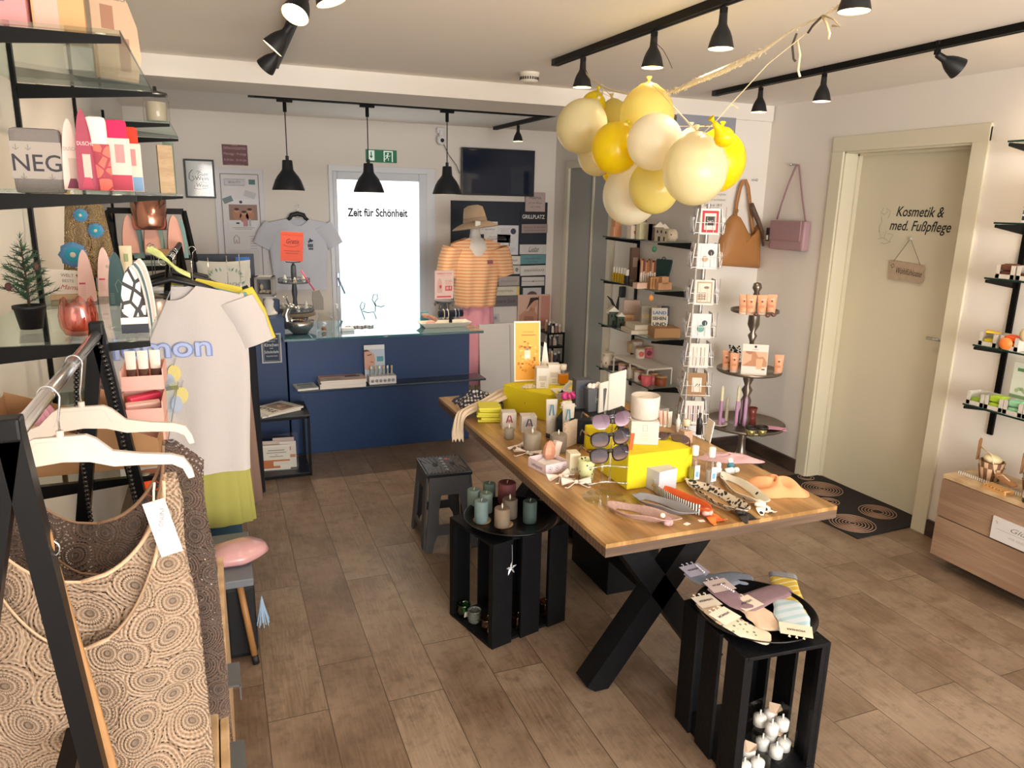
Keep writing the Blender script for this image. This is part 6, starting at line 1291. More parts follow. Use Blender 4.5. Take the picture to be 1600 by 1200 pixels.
for z in (2.05,1.70,1.35,1.0): glass_shelf('%s glass shelf of the near bay on the left wall' % names[z], XL+.004, XG, YN_-.03, 3.03, z, group='glass shelves on the left wall')
for z in (2.05,1.70,1.35): glass_shelf('%s glass shelf of the far bay on the left wall' % names[z], XL+.004, XG, 4.22, 5.34, z, group='glass shelves on the left wall')
for y,l in ((2.03,'nearest'),(3.0,'second'),(4.24,'third'),(5.32,'farthest')):
    b = B(BLACK_METAL); b.box((0,0,0),(.012,.026,1.55)); solo(b,'wall_standard','%s black slotted shelf upright on the left wall'%l,'upright',(XL+.008,y,1.42),group='black shelf uprights on the left wall')
def S(px,py,z): return U(px,py,2,z)
def clx(x,w=0): return max(XL+.02+w, min(x, XG-.01-w))
# pointed product cartons
def pointed(loc,w,d,h,m,label,rz=0,draw=None,group=None,base=None,name='pointed_carton'):
    t = thing(name,label,'box',loc,rz,group); b = B(m)
    def fn(u,v):
        k = math.sqrt(max(0,1-v**1.9)) ; hw = w/2*max(.10,k)
        a = 2*PI*u; q = [(-1,-1),(1,-1),(1,1),(-1,1),(-1,-1)]; s=u*4; i=min(int(s),3); f=s-i; x=(q[i][0]*(1-f)+q[i+1][0]*f); y=(q[i][1]*(1-f)+q[i+1][1]*f)
        return (x*hw, y*d/2*(1-.75*v), v*h)
    b.grid(fn,16,14); b.out('carton_body',t)
    if base: b=B(base); b.box((0,0,h*.07),(w*1.012,d*1.012,h*.14)); b.out('base_band',t)
    if draw: b=B(INK); b.T=Matrix.Translation((0,-d/2-.001,0))@rotm(90-5); draw(b,w,h); b.out('print',t)
    return t
# top shelf
z=2.059
t=thing('gift_bag','pink gift bag on the top left shelf','bag',(clx(-.42),2.2,z)); b=B(mat('#e0999a',.6)); b.box((0,0,.12),(.10,.07,.24)); b.out('bag_body',t); b=B(GREY_INK); m=Matrix.Translation((0,-.036,.1))@rotm(90); [b.text(s,0,y,.03,M=m,rz=90) for s,y in (('LIEBE',.0),)]; b.out('print',t)
carton((-.31,2.22,z),.11,.07,.22,4,mat('#d7a672',.6),'kraft and orange packet beside the pink gift bag',lambda b,w,h:(b.rect(-.05,-.1,0,.1,mat('#e2b1a0')),b.text('NATUR',.01,0,.02,PAPER,w=.06)))
t=thing('cut_out_board','pale wooden board with cut-out windows at the end of the top left shelf','board',(-.245,2.86,z),4); b=B(mat('#e0bfa0',.6,noise=.05,nscale=14))
pts=[(-.08,0),(.055,0),(.072,.08),(.066,.17),(.03,.27),(-.08,.285)]; b.T=rotm(90,0,30); b.prism(pts,-.006,.006); b.T=Matrix.Identity(4); b.out('board_body',t); b=B(mat('#b98a72',.6)); m=rotm(90,0,30)@Matrix.Translation((0,0,.0065)); 
for x0,y0,x1,y1 in ((-.05,.15,-.01,.22),(.0,.03,.035,.13)): b.rect(x0,y0,x1,y1,M=m)
b.text('HERZLICH',-.0,.245,.02,GREY_INK,M=m,w=.08,z=.001); b.out('cut_outs',t)
t=thing('candy_jar','ribbed glass jar with a metal lid on the far top shelf','jar',(-.225,4.33,z)); b=B(CLEAR); b.lathe([(0,0),(.055,0),(.06,.01),(.06,.10),(.05,.12),(.05,.125),(0,.125)],n=36,wob=lambda a,j:1+.03*math.cos(18*a)); b.out('jar_body',t); b=B(STEEL); b.lathe([(0,.125),(.06,.125),(.055,.14),(.01,.15),(.008,.17),(0,.172)],n=30); b.out('lid',t); b=B(mat('#b9b09c',.6)); b.cyl((0,0,.005),.048,.09,n=24); b.out('contents',t)
# second shelf: towels, shower cartons
z=1.709
t=thing('printed_towel','folded grey bath towel with dark letters and anchors','towel',(U(66,297,1,2.15).x,2.15,z),2); b=B(mat('#7c7672',.95,bump=.5,bscale=300)); b.box((0,0,.065),(.105,.045,.15),bev=.012); b.out('towel_body',t)
b=B(mat('#a59c94',.9)); b.box((0,-.0232,.066),(.106,.002,.085)); m=Matrix.Translation((0,-.0245,.066))@rotm(90); b.text('NEG',-.0,-.008,.055,mat('#2e2c33'),M=m,w=.10,bold=.005)
for x,y in ((-.015,.03),(.028,-.036),(-.03,-.036),(-.04,.03)): b.line([(x,y+.006),(x,y-.006)],.0015,GREY_INK,M=m); b.line([(x-.006,y-.002),(x,y-.007),(x+.006,y-.002)],.0015,GREY_INK,M=m)
b.out('print_band',t)
def d_dusche(c,tri):
    def f(b,w,h): b.text('DUSCHE',w*.05,h*.58,w*.30,mat(c),w=w*.8); b.rect(-w*.15,h*.15,w*.25,h*.45,mat('#c9b0a4'),.0004); b.flat([(-w*.35,h*.02),(w*.3,h*.02),(w*.15,h*.16),(-w*.15,h*.16)],mat(tri),.0006)
    return f
for px,c,tri,mm,lab,h,yy in ((103,'#b9a9a0','#6f9a5a','#e0c9bc','slim blush shower carton with a green foot, against the grey towel',.145,2.19),(117,'#a89a94','#7a3048','#e2cbc0','blush shower carton with a wine foot in the middle',.165,2.14),(139,'#e2c9c9','#b03a54','#9a3c50','wine-red shower carton lettered DUSCHE, tallest of its row',.185,2.10)):
    q=U(px,297,1,yy); pointed((q.x,yy,z),.042,.04,h,mat(mm,.6),lab,8,d_dusche(c,tri))
q=U(160,297,1,2.16); t=thing('rolled_towel','coral patterned packet with white towel top','towel',(q.x,2.16,z),5); b=B(mat('#e8e0d8',.95,bump=.5,bscale=250)); b.box((0,0,.09),(.045,.045,.17),bev=.014); b.out('towel_body',t)
b=B(NT('coral_leaves',.6).m); CM=NT('coral_leaves',.6); vo=CM.n('TexVoronoi',feature='DISTANCE_TO_EDGE'); vo.inputs['Scale'].default_value=34; CM.l(CM.tc.outputs['Object'],vo.inputs['Vector']); CM.col(CM.mix(CM.math('LESS_THAN',vo.outputs['Distance'],.07),srgb('#ee6a58'),srgb('#a03040'))); b.m=CM.m; b.box((0,-.002,.055),(.05,.05,.11)); b.out('sleeve',t)
for px,c1,c2,tw,lab,yy in ((190,'#ecc9bd','#b23a50','#d02c5c','box with a raspberry towel and wine-red corner',2.22),(221,'#ecd3c2','#7c9fc4','#c9402e','box with a red towel and blue corner, at the shelf end',2.42)):
    q=U(px,300,1,yy); t=thing('towel_box',lab,'box',(min(q.x,XG-.04),yy,z),6); b=B(mat(c1,.6)); b.box((0,0,.065),(.058,.045,.13),bev=.002); b.rect(-.028,.002,.028,.04,mat(c2),.023,M=rotm(90)); b.out('box_body',t)
    b=B(mat(tw,.95,bump=.5,bscale=250)); b.box((0,0,.15),(.05,.036,.05),bev=.014); b.out('towel',t); b=B(mat('#e8c8b8',.6)); b.rect(-.006,.07,.015,.115,mat('#d98a88'),.0232,M=rotm(90)); b.out('print',t)
carton((-.205,4.33,z),.07,.06,.24,8,PALE_WOOD,'tall pale wooden box on the far shelf',None); carton((-.19,4.42,z),.05,.05,.26,0,mat('#6f8a78',.5),'dark green packet just behind the tall wooden box',None)
# copper pot hanging under
t=thing('copper_shade','copper-coloured metal cup hanging under the far shelf','pot',(-.30,4.3,1.53)); b=B(mat('#c08a78',.2,.9)); b.lathe([(0,.0),(.075,.0),(.08,.02),(.085,.16),(.082,.16),(.077,.01),(0,.008)],n=40); b.out('cup',t); b=B(STEEL); b.tube([(-.08,0,.0),(.09,0,.0),(.10,0,.02)],.004,n=6); b.out('rim',t)
# third shelf
z=1.359
q=S(50,513,z); t=thing('potted_fir','small artificial fir tree in a black pot','plant',(clx(q.x,.02),max(q.y,2.10),z))
b=B(mat('#15161a',.55,noise=.1)); b.lathe([(0,0),(.026,0),(.035,.052),(.038,.052),(.038,.060),(.034,.060),(.033,.05),(0,.046)],n=28); b.out('pot',t)
rnd=random.Random(12); b=B(mat('#3c2e22',.8)); b.tube([(0,0,.045),(.002,0,.12),(0,0,.215)],[.004,.003,.0015],n=6); tips=[]
for k in range(34):
    zz=.068+.14*(k/34)**1.0; L=(.062*(1-(k/34))**.8+.012)*rnd.uniform(.8,1.15); a=k*2.4+rnd.uniform(-.3,.3); e=Vector((L*math.cos(a),L*math.sin(a),zz+L*.45)); tips.append((Vector((0,0,zz)),e)); b.tube([(0,0,zz),e],[.0018,.0008],n=4)
b.out('branches',t); b=B(mat('#2c4a34',.7,noise=.4,nscale=60))
tips.append((Vector((0,0,.19)),Vector((0,0,.238))))
for p0,p1 in tips:
    d=(p1-p0); L=d.length; d.normalize(); s=d.orthogonal().normalized(); w_=d.cross(s); n=int(L/.0016)
    for i in range(4,n):
        c=p0+d*(L*i/n)
        a=i*2.4+rnd.random(); o_=(s*math.cos(a)+w_*math.sin(a)); e=c+(o_*.78+d*.75)*.0155; sd=o_.cross(d)*.0016; b.add([c-sd,c+sd,e],[(0,1,2)])
b.out('needles',t)
b=B(mat('#4a2e28',.8)); 
for x,y,zz in ((.03,-.02,.16),(-.035,-.02,.11)): b.sph((x,y,zz),(.008,.008,.011),n=10,k=6)
b.out('cones',t)
q=S(103,468,z); t=thing('quote_card','white quote card in a little wooden block','card',(q.x,q.y,z),6); b=B(PALE_WOOD); b.box((0,0,.009),(.085,.022,.018),bev=.002); b.out('block',t)
b=B(mat('#e6ded2',.6)); b.box((0,0,.055),(.105,.002,.085),ry=5); m=Matrix.Translation((0,-.0022,.055))@rotm(90,5); b.text('WELT',.01,.025,.014,GREY_INK,M=m); b.text('BESTE',.012,.007,.013,GREY_INK,M=m); b.text('Mama',.015,-.014,.022,mat('#b5584e'),M=m,shear=.4); b.text('♥',.04,.025,.010,mat('#b5584e'),M=m); b.out('card_body',t)
q=S(120,527,z); t=thing('tulip_glass','coral pink glass shaped like a tulip','glass',(q.x+.004,max(q.y+.03,2.07),z)); b=B(clear_film((1,.60,.52),.08,.14)); b.lathe([(0,.004),(.02,.0),(.032,.004),(.040,.022),(.042,.05),(.038,.072),(.037,.085),(.034,.084),(.037,.05),(.034,.02),(.02,.012),(0,.012)],n=48,wob=lambda a,j:1+.05*math.cos(6*a)*(j>2)); 
for v in b.bm.verts:
    if v.co.z>.08: v.co.z+=.010*math.cos(6*math.atan2(v.co.y,v.co.x)+PI)
b.out('bowl',t)
def lettered(c,extra=None):
    def f(b,w,h):
        for k in range(6): b.rect(-w*.36,h*(.12+.035*k),-w*.05,h*(.125+.035*k),mat(c),.0006)
        b.rect(-w*.38,h*.34,-w*.02,h*.375,mat('#c04a58' if extra is None else extra),.0007)
    return f
for px,py,c,lab,h in ((138,470,'#e3b9b0','rose pointed carton directly behind the tulip glass',.165),(168,462,'#e6c2b8','rose pointed carton right behind the teal one',.165)):
    q=S(px,py,z); pointed((q.x,q.y,z),.05,.045,h,mat(c,.6),lab,4,lettered('#b98a88'))
q=S(187,476,z); pointed((q.x,q.y,z),.055,.05,.165,mat('#38585c',.55),'teal pointed carton with a thin heart outline',4,lambda b,w,h:(b.line([(.0,h*.25),(-.006,h*.4),(.004,h*.5),(.012,h*.42),(.018,h*.3),(.012,h*.2)],.001,mat('#9ab4b0')),[b.rect(-w*.4,h*(.05+.03*k),-w*.2,h*(.055+.03*k),mat('#9ab4b0'),.0006) for k in range(7)]))
q=S(200,455,z); squeeze_tube((min(q.x,XG-.03),q.y+.05,z),.042,.14,mat('#e4d2b0',.5),mat('#e9e2d2',.4),'cream tube with a green emblem behind the teal carton',8,lambda b,w,h:b.rect(-w*.15,h*.1,w*.15,h*.3,mat('#9aa878')))
LM=NT('black_white_leaves',.6); vo=LM.n('TexVoronoi',feature='DISTANCE_TO_EDGE'); vo.inputs['Scale'].default_value=44; LM.l(LM.map(LM.tc.outputs['Object'],(1,1,.62)),vo.inputs['Vector']); LM.col(LM.mix(LM.math('LESS_THAN',vo.outputs['Distance'],.13),srgb('#e3ddd2'),srgb('#26242a')))
for k,(px,py,m,lab) in enumerate(((222,503,LM.m,'nearest hand cream carton with a black and white leaf pattern'),(229,494,mat('#d9ccc6',.6),'pale carton just behind the leaf-patterned one'),(234,486,mat('#4c6a74',.6),'petrol striped carton in the packed row'),(238,478,mat('#e6cfc8',.6),'rose white carton in the packed row'),(242,471,mat('#dcc0b6',.6),'floral blush carton in the packed row'),(246,465,mat('#ece4da',.6),'farthest white carton of the packed row'))):
    q=S(px,py,z); y=2.10+.055*k; pointed((XG-.037,y,z),.062,.045,.165,m,lab,3,(lambda b,w,h:(b.rect(-w*.5,h*.0,w*.5,h*.14,mat('#1c2030'),.0006),b.rect(-w*.5,h*.14,w*.5,h*.24,mat('#e3ddd2'),.0006),b.rect(-w*.42,h*.33,-w*.1,h*.37,PAPER,.0009))) if k==0 else None)
q=S(196,520,z); crumple('small clear plastic pouch lying near the glass shelf edge',(XG-.075,2.12,z),.03,CLEAR,4,'plastic_pouch','pouch',.35)
# crochet bag hung behind
q=U(132,370,0,XL+.05); t=thing('crochet_bag','crochet shoulder bag in sand and blue rosettes on the left wall','bag',(-.40,2.93,1.52))
b=B(crochet_mat('#d2b078','#8a6a3c',1.6,.7)); b.grid(lambda u,v:((u-.5)*.17*(1-.35*v),-.01-.02*math.sin(PI*u),-.10+.26*v),14,14,uv=lambda u,v:(u*.17,v*.26),th=.003); b.out('bag_body',t)
b=B(mat('#3f86a8',.9,bump=.6,bscale=200))
for x,zz,r in ((-.045,-.02,.042),(.055,-.06,.03),(.03,.06,.025),(-.01,.11,.022)):
    b.lathe([(0,.006),(r*.4,.007),(r*.6,.003),(r,.002),(r,0)],(x,-.034,zz),18,mat('#5a86b0',.9,bump=.6,bscale=200),M=rotm(90),wob=lambda a,j:1+.08*math.cos(8*a)); b.lathe([(0,.009),(r*.5,.008),(r*.62,.005)],(x,-.034,zz),18,mat('#2f8fa8',.9),M=rotm(90)); b.sph((x,-.044,zz),(r*.22,.003,r*.22),m=mat('#c9bfae',.9))
b.out('rosettes',t); b=B(mat('#d2b078',.9)); b.tube([(-.05,0,.15),(-.03,.01,.26),(.0,.02,.30)],.006,n=6); b.out('strap',t)
# display frame with cartons in the far bay
t=thing('carton_display','black display frame with pastel cartons in the far bay','display',(-.30,4.34,1.36)); b=B(BLACK_WOOD)
for x in (-.16,.20): b.bar((x,-.02,0),(x-.04,.06,.26),.018,.03)
b.bar((-.2,.06,.26),(.16,.06,.26),.018,.03); b.box((.0,.04,.02),(.36,.10,.02)); b.out('frame',t)
for k,px in enumerate((-.40,-.30,-.19)):
    lab=('left','middle','right')[k]; pointed((px,4.30,1.381+.03),.075,.05,.19,mat('#e0a898',.6),'%s salmon pointed carton in the black display frame'%lab,12); pointed((px+.035,4.345,1.381),.05,.04,.20,mat(('#86a8a0','#9ab0a0','#7fa0a0')[k],.6),'%s sea green carton in the black display frame'%lab,0)
carton((-.22,4.275,1.381),.10,.035,.05,0,KRAFT,'little kraft box under the right salmon carton')
# lowest shelf: cardboard boxes of masks
z=1.009
t=thing('cardboard_box','large open cardboard box holding pink masks','box',(-.445,2.16,z),0); b=B(CARDBOARD); w,d,h=.21,.22,.165
b.box((0,0,.002),(w,d,.004)); b.prism([(-w/2,0),(w/2,0),(w/2,h*.55),(-w/2,h)],-.0015,.0015) if False else None
for yy in (-d/2,d/2):
    b.T=Matrix.Translation((0,yy,0))@rotm(90); b.prism([(-w/2,0),(w/2,0),(w/2,h*.60),(-w/2,h*1.05)],-.0015,.0015); b.T=Matrix.Identity(4)
b.box((-w/2,0,h*.5),(.003,d,h)); b.box((w/2,0,h*.28),(.003,d,h*.56)); b.out('box_body',t)
for k in range(5):
    t=thing('eye_mask','%s pink mask packet in the open cardboard box'%('nearest','second','third','fourth','rear')[k],'packet',(-.485+.006*k,2.09+.028*k,z+.10),0,'pink mask packets in the cardboard box',rx=-8,ry=14); b=B(mat('#eaa6b8',.35)); b.lathe([(0,-.003),(.036,-.003),(.038,0),(.036,.003),(0,.003)],n=30,M=rotm(90),sy=1.45); b.out('packet_body',t)
    b=B(mat('#d8473f',.4)); b.lathe([(0,.0042),(.026,.004),(.026,.0)],(.006,-.000,-.03),20,M=rotm(90)); b.out('print',t); b=B(mat('#2a1a1e',.6)); b.lathe([(0,.0042),(.006,.0042),(.006,.003)],(0,0,.028),12,M=rotm(90)); b.out('hang_hole',t)
t=thing('cardboard_box','brown cardboard carton with slanted sides beside the mask box','box',(-.255,2.20,z),0); b=B(CARDBOARD); w,d=.165,.30
for yy,k in ((-d/2,1),(d/2,1)): b.T=Matrix.Translation((0,yy,0))@rotm(90); b.prism([(-w/2,0),(w/2,0),(w/2,.075),(-w/2,.15)],-.0015,.0015); b.T=Matrix.Identity(4)
b.box((0,0,.002),(w,d,.004)); b.box((-w/2,0,.07),(.003,d,.14)); b.box((w/2,0,.035),(.003,d,.07)); b.out('box_body',t)
for k,(y,zz,lab) in enumerate(((2.30,.0,'lower'),(2.30,.068,'middle'),(2.42,.136,'upper'))):
    t=thing('pink_tray','%s pink card tray at the right end of the lowest shelf'%lab,'tray',(-.222,y,z+.002+zz),0); b=B(mat('#ebb5aa',.6)); w,d,h=.11,.16,.060
    b.box((0,0,.0015),(w,d,.003)); 
    for s in (-1,1): b.box((s*w/2,0,h/2),(.003,d,h)); b.box((0,s*d/2,h/2 if s>0 else h*.35),(w,.003,h if s>0 else h*.7))
    b.out('tray_body',t)
    if k<2:
        for i in range(3): b=B(mat(('#e09a98','#ecc4b8','#d8405e')[i],.35)); b.box((0,0,0),(.09,.03,.018),bev=.008,rz=20*i-10); solo(b,'pink_packet','%s packet lying in the %s pink tray'%(('rose','blush','raspberry')[i],lab),'packet',(-.222,y-.05+.045*i,z+.025+zz+.012*i),rx=5)
    else:
        for i in range(3): b=B(mat('#e9e0d2',.5)); squeeze(b,.030,.10,None,.008); b.lathe([(0,0),(.0145,0),(.0145,.045),(0,.045)],n=12,m=mat('#5a3a30',.5),sy=.6); solo(b,'sachet','%s slim sachet with a brown foot in the upper pink tray'%('left','middle','right')[i],'sachet',(-.255+.033*i,y-.01,z+.006+zz),rz=0)
# ------------------------------------------------------------------ low cabinet at the left with its own goods
CZ=.55
t=thing('drawer_cabinet','pale oak drawer cabinet along the left wall, grey grips','cabinet',(-.315,1.66,0)); b=B(PALE_WOOD); b.box((0,0,CZ/2),(.50,1.58,CZ),bev=.003); b.out('body',t)
for z0,z1 in ((.055,.29),(.30,.535)): b=B(PALE_WOOD); b.box((.262,0,(z0+z1)/2),(.018,1.57,z1-z0),bev=.002); b.out('drawer',t)
for y,zz in ((.15,.505),(-.16,.505)): b=B(mat('#6f7478',.35,.7)); b.box((.286,y,zz),(.03,.10,.006)); b.box((.300,y,zz-.02),(.004,.10,.045)); b.out('drawer_grip',t)
def C(px,py,z=CZ): return U(px,py,2,z)
q=C(172,888); pointed((max(q.x,-.5),2.36,CZ),.06,.05,.16,mat('#8a705c',.5),'brown metallic pointed pouch under the lowest glass shelf',0,lambda b,w,h:b.rect(-w*.3,h*.3,w*.2,h*.36,mat('#c9664a')),base=mat('#1c1c22',.4))
pointed((max(q.x,-.5)+.07,2.38,CZ),.06,.05,.17,mat('#7c8088',.4),'steel grey pointed pouch beside the brown one',0)
q=C(250,800); t=thing('orange_bag','glossy orange bag under the lowest glass shelf','bag',(-.20,2.24,CZ)); b=B(mat('#e0501c',.35)); b.box((0,0,.19),(.10,.09,.38),bev=.03); b.out('bag_body',t)
q=C(110,880); b=B(mat('#c99a86',.35,noise=.2)); b.box((0,0,.03),(.16,.10,.05),bev=.015,rz=12); solo(b,'pink_package','rose foil package lying behind the rack legs','package',(-.43,2.12,CZ))
q=C(342,935,CZ); t=thing('white_tray','white tray with dotted pointed packs at the cabinet end','tray',(-.135,2.12,CZ)); b=B(mat('#e3d6cc',.5)); w,d,h=.15,.20,.04
b.box((0,0,.002),(w,d,.004))
for s in (-1,1): b.box((s*w/2,0,h/2),(.004,d,h)); b.box((0,s*d/2,h/2),(w,.004,h))
b.out('tray_body',t)
for k,(x,y) in enumerate(((-.095,2.06),(-.135,2.10),(-.10,2.16))): pointed((x,y,CZ+.005),.05,.045,.16,dots_mat('#dccfc0','#6a4436',34,.2),'%s dotted pointed pack in the white tray'%('front','left','rear')[k],6,lambda b,w,h:b.rect(-w*.45,h*.12,w*.45,h*.17,mat('#4c8a8e')))
# stool, boxes and bags on the floor
t=thing('wooden_stool','stool with a grey seat on splayed wooden legs','stool',(-.03,2.71,0)); b=B(mat('#6a6f76',.6,noise=.08)); b.box((0,.12,.335),(.16,.42,.03),bev=.004); b.out('seat',t)
for x,y,dx,dy in ((.03,-.05,.04,-.04),(-.05,-.05,-.05,-.04),(.03,.30,.04,.05),(-.05,.30,-.05,.05)): b=B(mat('#9a6f42',.5)); b.tube([(x,y,.32),(x+dx*.9,y+dy*.9,.03)],.012,n=12); b.tube([(x+dx*.88,y+dy*.88,.035),(x+dx,y+dy,.0)],.013,n=12,m=mat('#16161a',.6)); b.out('leg',t)
t=thing('black_case','black case with rounded corners standing on the floor','case',(-.005,2.80,0)); b=B(mat('#0b0c10',.7,noise=.3)); b.box((0,0,.15),(.115,.26,.30),bev=.02); b.out('case_body',t)
b=B(mat('#8aa4be',.8)); 
for k in range(22): a=k*2.4; b.tube([(0,0,0),(.010*math.cos(a),.010*math.sin(a),-.05),(.022*math.cos(a),.022*math.sin(a),-.10-.01*(k%3))],.0022,n=4)
solo(b,'tassel','light blue tassel hanging at the side of the black case','tassel',(.075,2.68,.24))
t=thing('pink_handbag','glossy dusty pink bag lying on the grey stool seat','bag',(.0,2.80,.351),0); b=B(mat('#c99a9c',.25,coat=.3)); b.lathe([(0,0),(.08,.004),(.10,.022),(.09,.045),(.045,.062),(0,.066)],n=40,sy=1.1,wob=lambda a,j:1+.16*math.cos(2*a-.6)+.04*math.cos(5*a)); b.out('bag_body',t)
t=thing('book','book with a teal spine in the dark under the clothes','book',(-.05,3.35,.0)); b=B(mat('#1e3a4a',.5)); b.box((0,0,.13),(.16,.03,.26)); b.out('cover',t); 
b=B(mat('#14151a',.6)); b.box((0,0,.13),(.22,.36,.26),bev=.01); solo(b,'storage_box','black storage box under the hanging clothes','box',(-.16,3.62,0))

# ------------------------------------------------------------------ foreground accessory rack standing on the cabinet
RX,RZ,RY0,RY1=-.272,1.378,1.13,1.965
t=thing('clothes_rack','black A-frame rack with a chrome rail in the foreground','clothes rack',(RX,(RY0+RY1)/2,CZ)); yc=(RY0+RY1)/2
b=B(CHROME); b.tube([(0,RY0-yc,RZ-CZ),(0,RY1-yc,RZ-CZ)],.0115,n=24); b.out('rail',t,'chrome hanging rail')
for y,xl,xr in ((RY0,-.19,.070),(RY1,-.135,.105)):
    for x in (xl,xr): b=B(BLACK_SATIN); b.bar((0,y-yc,RZ-CZ+.01),(x,y-yc,.0),.030,.030,up=(0,1,0)); b.out('leg',t)
    b=B(BLACK_SATIN); b.box((0,y-yc,RZ-CZ+.014),(.030,.034,.032),bev=.004); b.out('joint_cap',t)
b=B(BLACK_SATIN); b.box((-.02,0,.20),(.03,.80,.03)); b.out('stretcher',t)
# black bead necklace over the far joint
b=B(mat('#0d0d10',.12,coat=.5)); P=[U(px,py,1,RY1-.035) for px,py in ((166,915),(155,880),(148,850),(140,800),(132,740),(124,700),(121,660),(119,620),(119,580),(128,545),(142,533))]+[U(px,py,1,RY1-.035) for px,py in ((156,538),(166,570),(174,600),(182,640),(190,680),(198,715),(207,760),(218,800),(228,840),(234,880))]
o0=P[10].copy(); L=0; nxt=0
for i in range(len(P)-1):
    seg=P[i+1]-P[i]; d=seg.length; s=nxt
    while s<d: b.sph(P[i]+seg.normalized()*s-o0,.0058,n=10,k=7); s+=.0112
    nxt=s-d
solo(b,'bead_necklace','long necklace of shiny black beads over the rack joint','necklace',o0)
def pl_hanger(label,x,y,z):
    t=thing('coat_hanger',label,'hanger',(x,y,z)); b=B(mat('#cbc0b6',.38)); b.T=rotm(90)
    top=[(-.195,-.062),(-.188,-.045),(-.165,-.034),(-.12,-.022),(-.075,-.006),(-.052,.018),(-.038,.026),(.038,.026),(.052,.018),(.075,-.006),(.12,-.016),(.165,-.022),(.185,-.030),(.197,-.052),(.200,-.068)]; bot=[(.190,-.070),(.182,-.050),(.165,-.040),(.12,-.036),(.075,-.034),(.04,-.022),(0,-.018),(-.04,-.022),(-.075,-.036),(-.12,-.044),(-.165,-.054),(-.182,-.068)]
    b.prism(top+bot,-.005,.005); b.line([(-.052,-.012),(-.040,.014),(-.034,.019),(.034,.019),(.040,.014),(.050,-.010)],.001,mat('#b9aea4',.5),z=.0054); b.T=Matrix.Identity(4); b.cyl((0,0,.024),.006,.012,n=12); b.out('hanger_body',t)
    b=B(CHROME); dx=RX-x; dz=RZ-z; b.tube([(0,0,.03),(0,0,.055),(.004,0,.075),(dx*.5+.012,0,dz-.004),(dx+.015,0,dz+.004)]+arc((dx,0,dz+.0015),.0135,10,185,8),.0018,n=8); b.out('hook',t); return t
h1y,h2y=1.37,1.63; q=U(97,705,1,h1y); h1=pl_hanger('near white plastic hanger holding the cream top',q.x,h1y,q.z); q1=q; q=U(130,655,1,h2y); h2=pl_hanger('white plastic hanger behind, holding the taupe top',q.x,h2y,q.z); q2=q
def crochet_top(label,x,y,z,m,trim,vb,L,hw=.185,strap=.018,back=.02,neckw=.14,seed=0,cat='top'):
    """sleeveless top: two straps, curved neckline bottom at vb below the hanger ends"""
    t=thing('crochet_tank',label,cat,(x,y,z-.065)); ph=seed
    def outer(s): return hw+(.0 if s<.1 else 0)+.012*math.sin(min(1,s/.25)*PI)*-1+.006*min(1,max(0,(s-.22)/.4))
    for lay,(yo,vbb) in enumerate(((-.012,vb),(back,vb*.62))):
        b=B(m)
        for sg in (-1,1):
            def fn(u,v,sg=sg,yo=yo,vbb=vbb):
                s=v*L; inn=0 if s>=vbb else neckw*math.sqrt(max(0,1-(s/vbb)**1.6))*1.0; inn=min(inn+0, outer(s)-strap) if s<vbb else 0
                o_=outer(s); 
                if s<vbb*.3: o_=min(o_, inn+strap+ (s/(vbb*.3))*(o_-inn-strap))
                xx=inn+(o_-inn)*u; return (sg*xx, yo+.010*math.sin(xx*34+ph+s*3)*min(1,s*4)+.006*math.sin(s*14+xx*10), -s)
            b.grid(fn,14,60,uv=lambda u,v,sg=sg,yo=yo,vbb=vbb:(lambda p:(sg*abs(p[0])+1,p[2]+2))(fn(u,v)))
        b.out('knit' if lay==0 else 'back_knit',t)
        b=B(trim)
        for sg in (-1,1):
            pts=[]
            for i in range(25):
                s=vbb*i/24; inn=neckw*math.sqrt(max(0,1-(s/vbb)**1.6)); inn=min(inn,outer(s)-strap); pts.append((sg*inn,yo-.003,-s))
            b.tube(pts,.0042,n=6,flat=.6)
        b.out('neck_trim',t)
    return t
crochet_top('cream open-work crochet top nearest the camera',q1.x,h1y,q1.z,crochet_mat('#d2bda8','#94765a',1.35,.30),mat('#cfb193',.85,bump=.4,bscale=300),.30,.72,seed=1,neckw=.15)
crochet_top('taupe crochet top hanging behind the cream one',q2.x,h2y,q2.z,crochet_mat('#97796a','#5c483c',1.6,.40),mat('#8f7058',.85,bump=.4,bscale=300),.27,.78,hw=.222,seed=2.2,neckw=.14)
# slim strap belt at the near end, price tag
SP=[U(px,py,1,1.155) for px,py in ((12,688),(24,690),(33,715),(40,760),(50,810),(62,848))]; o0=SP[0].copy(); t=thing('strap_belt','narrow tan leather belt with a silver buckle hanging from the rack','belt',o0)
LE=mat('#a3794e',.6,noise=.2,nscale=40); b=B(LE); b.tube([p-o0 for p in SP],.0085,n=8,flat=.28,up=(0,1,0)); S2_=[U(px,py,1,1.145) for px,py in ((66,850),(82,900),(105,980),(135,1080),(172,1210),(190,1290))]; b.tube([p-o0 for p in S2_],.013,n=8,flat=.22,up=(0,1,0)); b.out('strap',t)
b=B(LE); c0=U(68,846,1,1.145)-o0; b.lathe([(.016,-.010),(.019,-.010),(.019,.010),(.016,.010),(.016,-.010)],c0,20,M=rotm(0,90,20)); b.out('loop',t); b=B(CHROME); b.tube([c0+Vector((.020*math.cos(a*PI/8),-.006,.015*math.sin(a*PI/8)-.01)) for a in range(16)],.0018,n=6,closed=True); b.out('buckle',t)
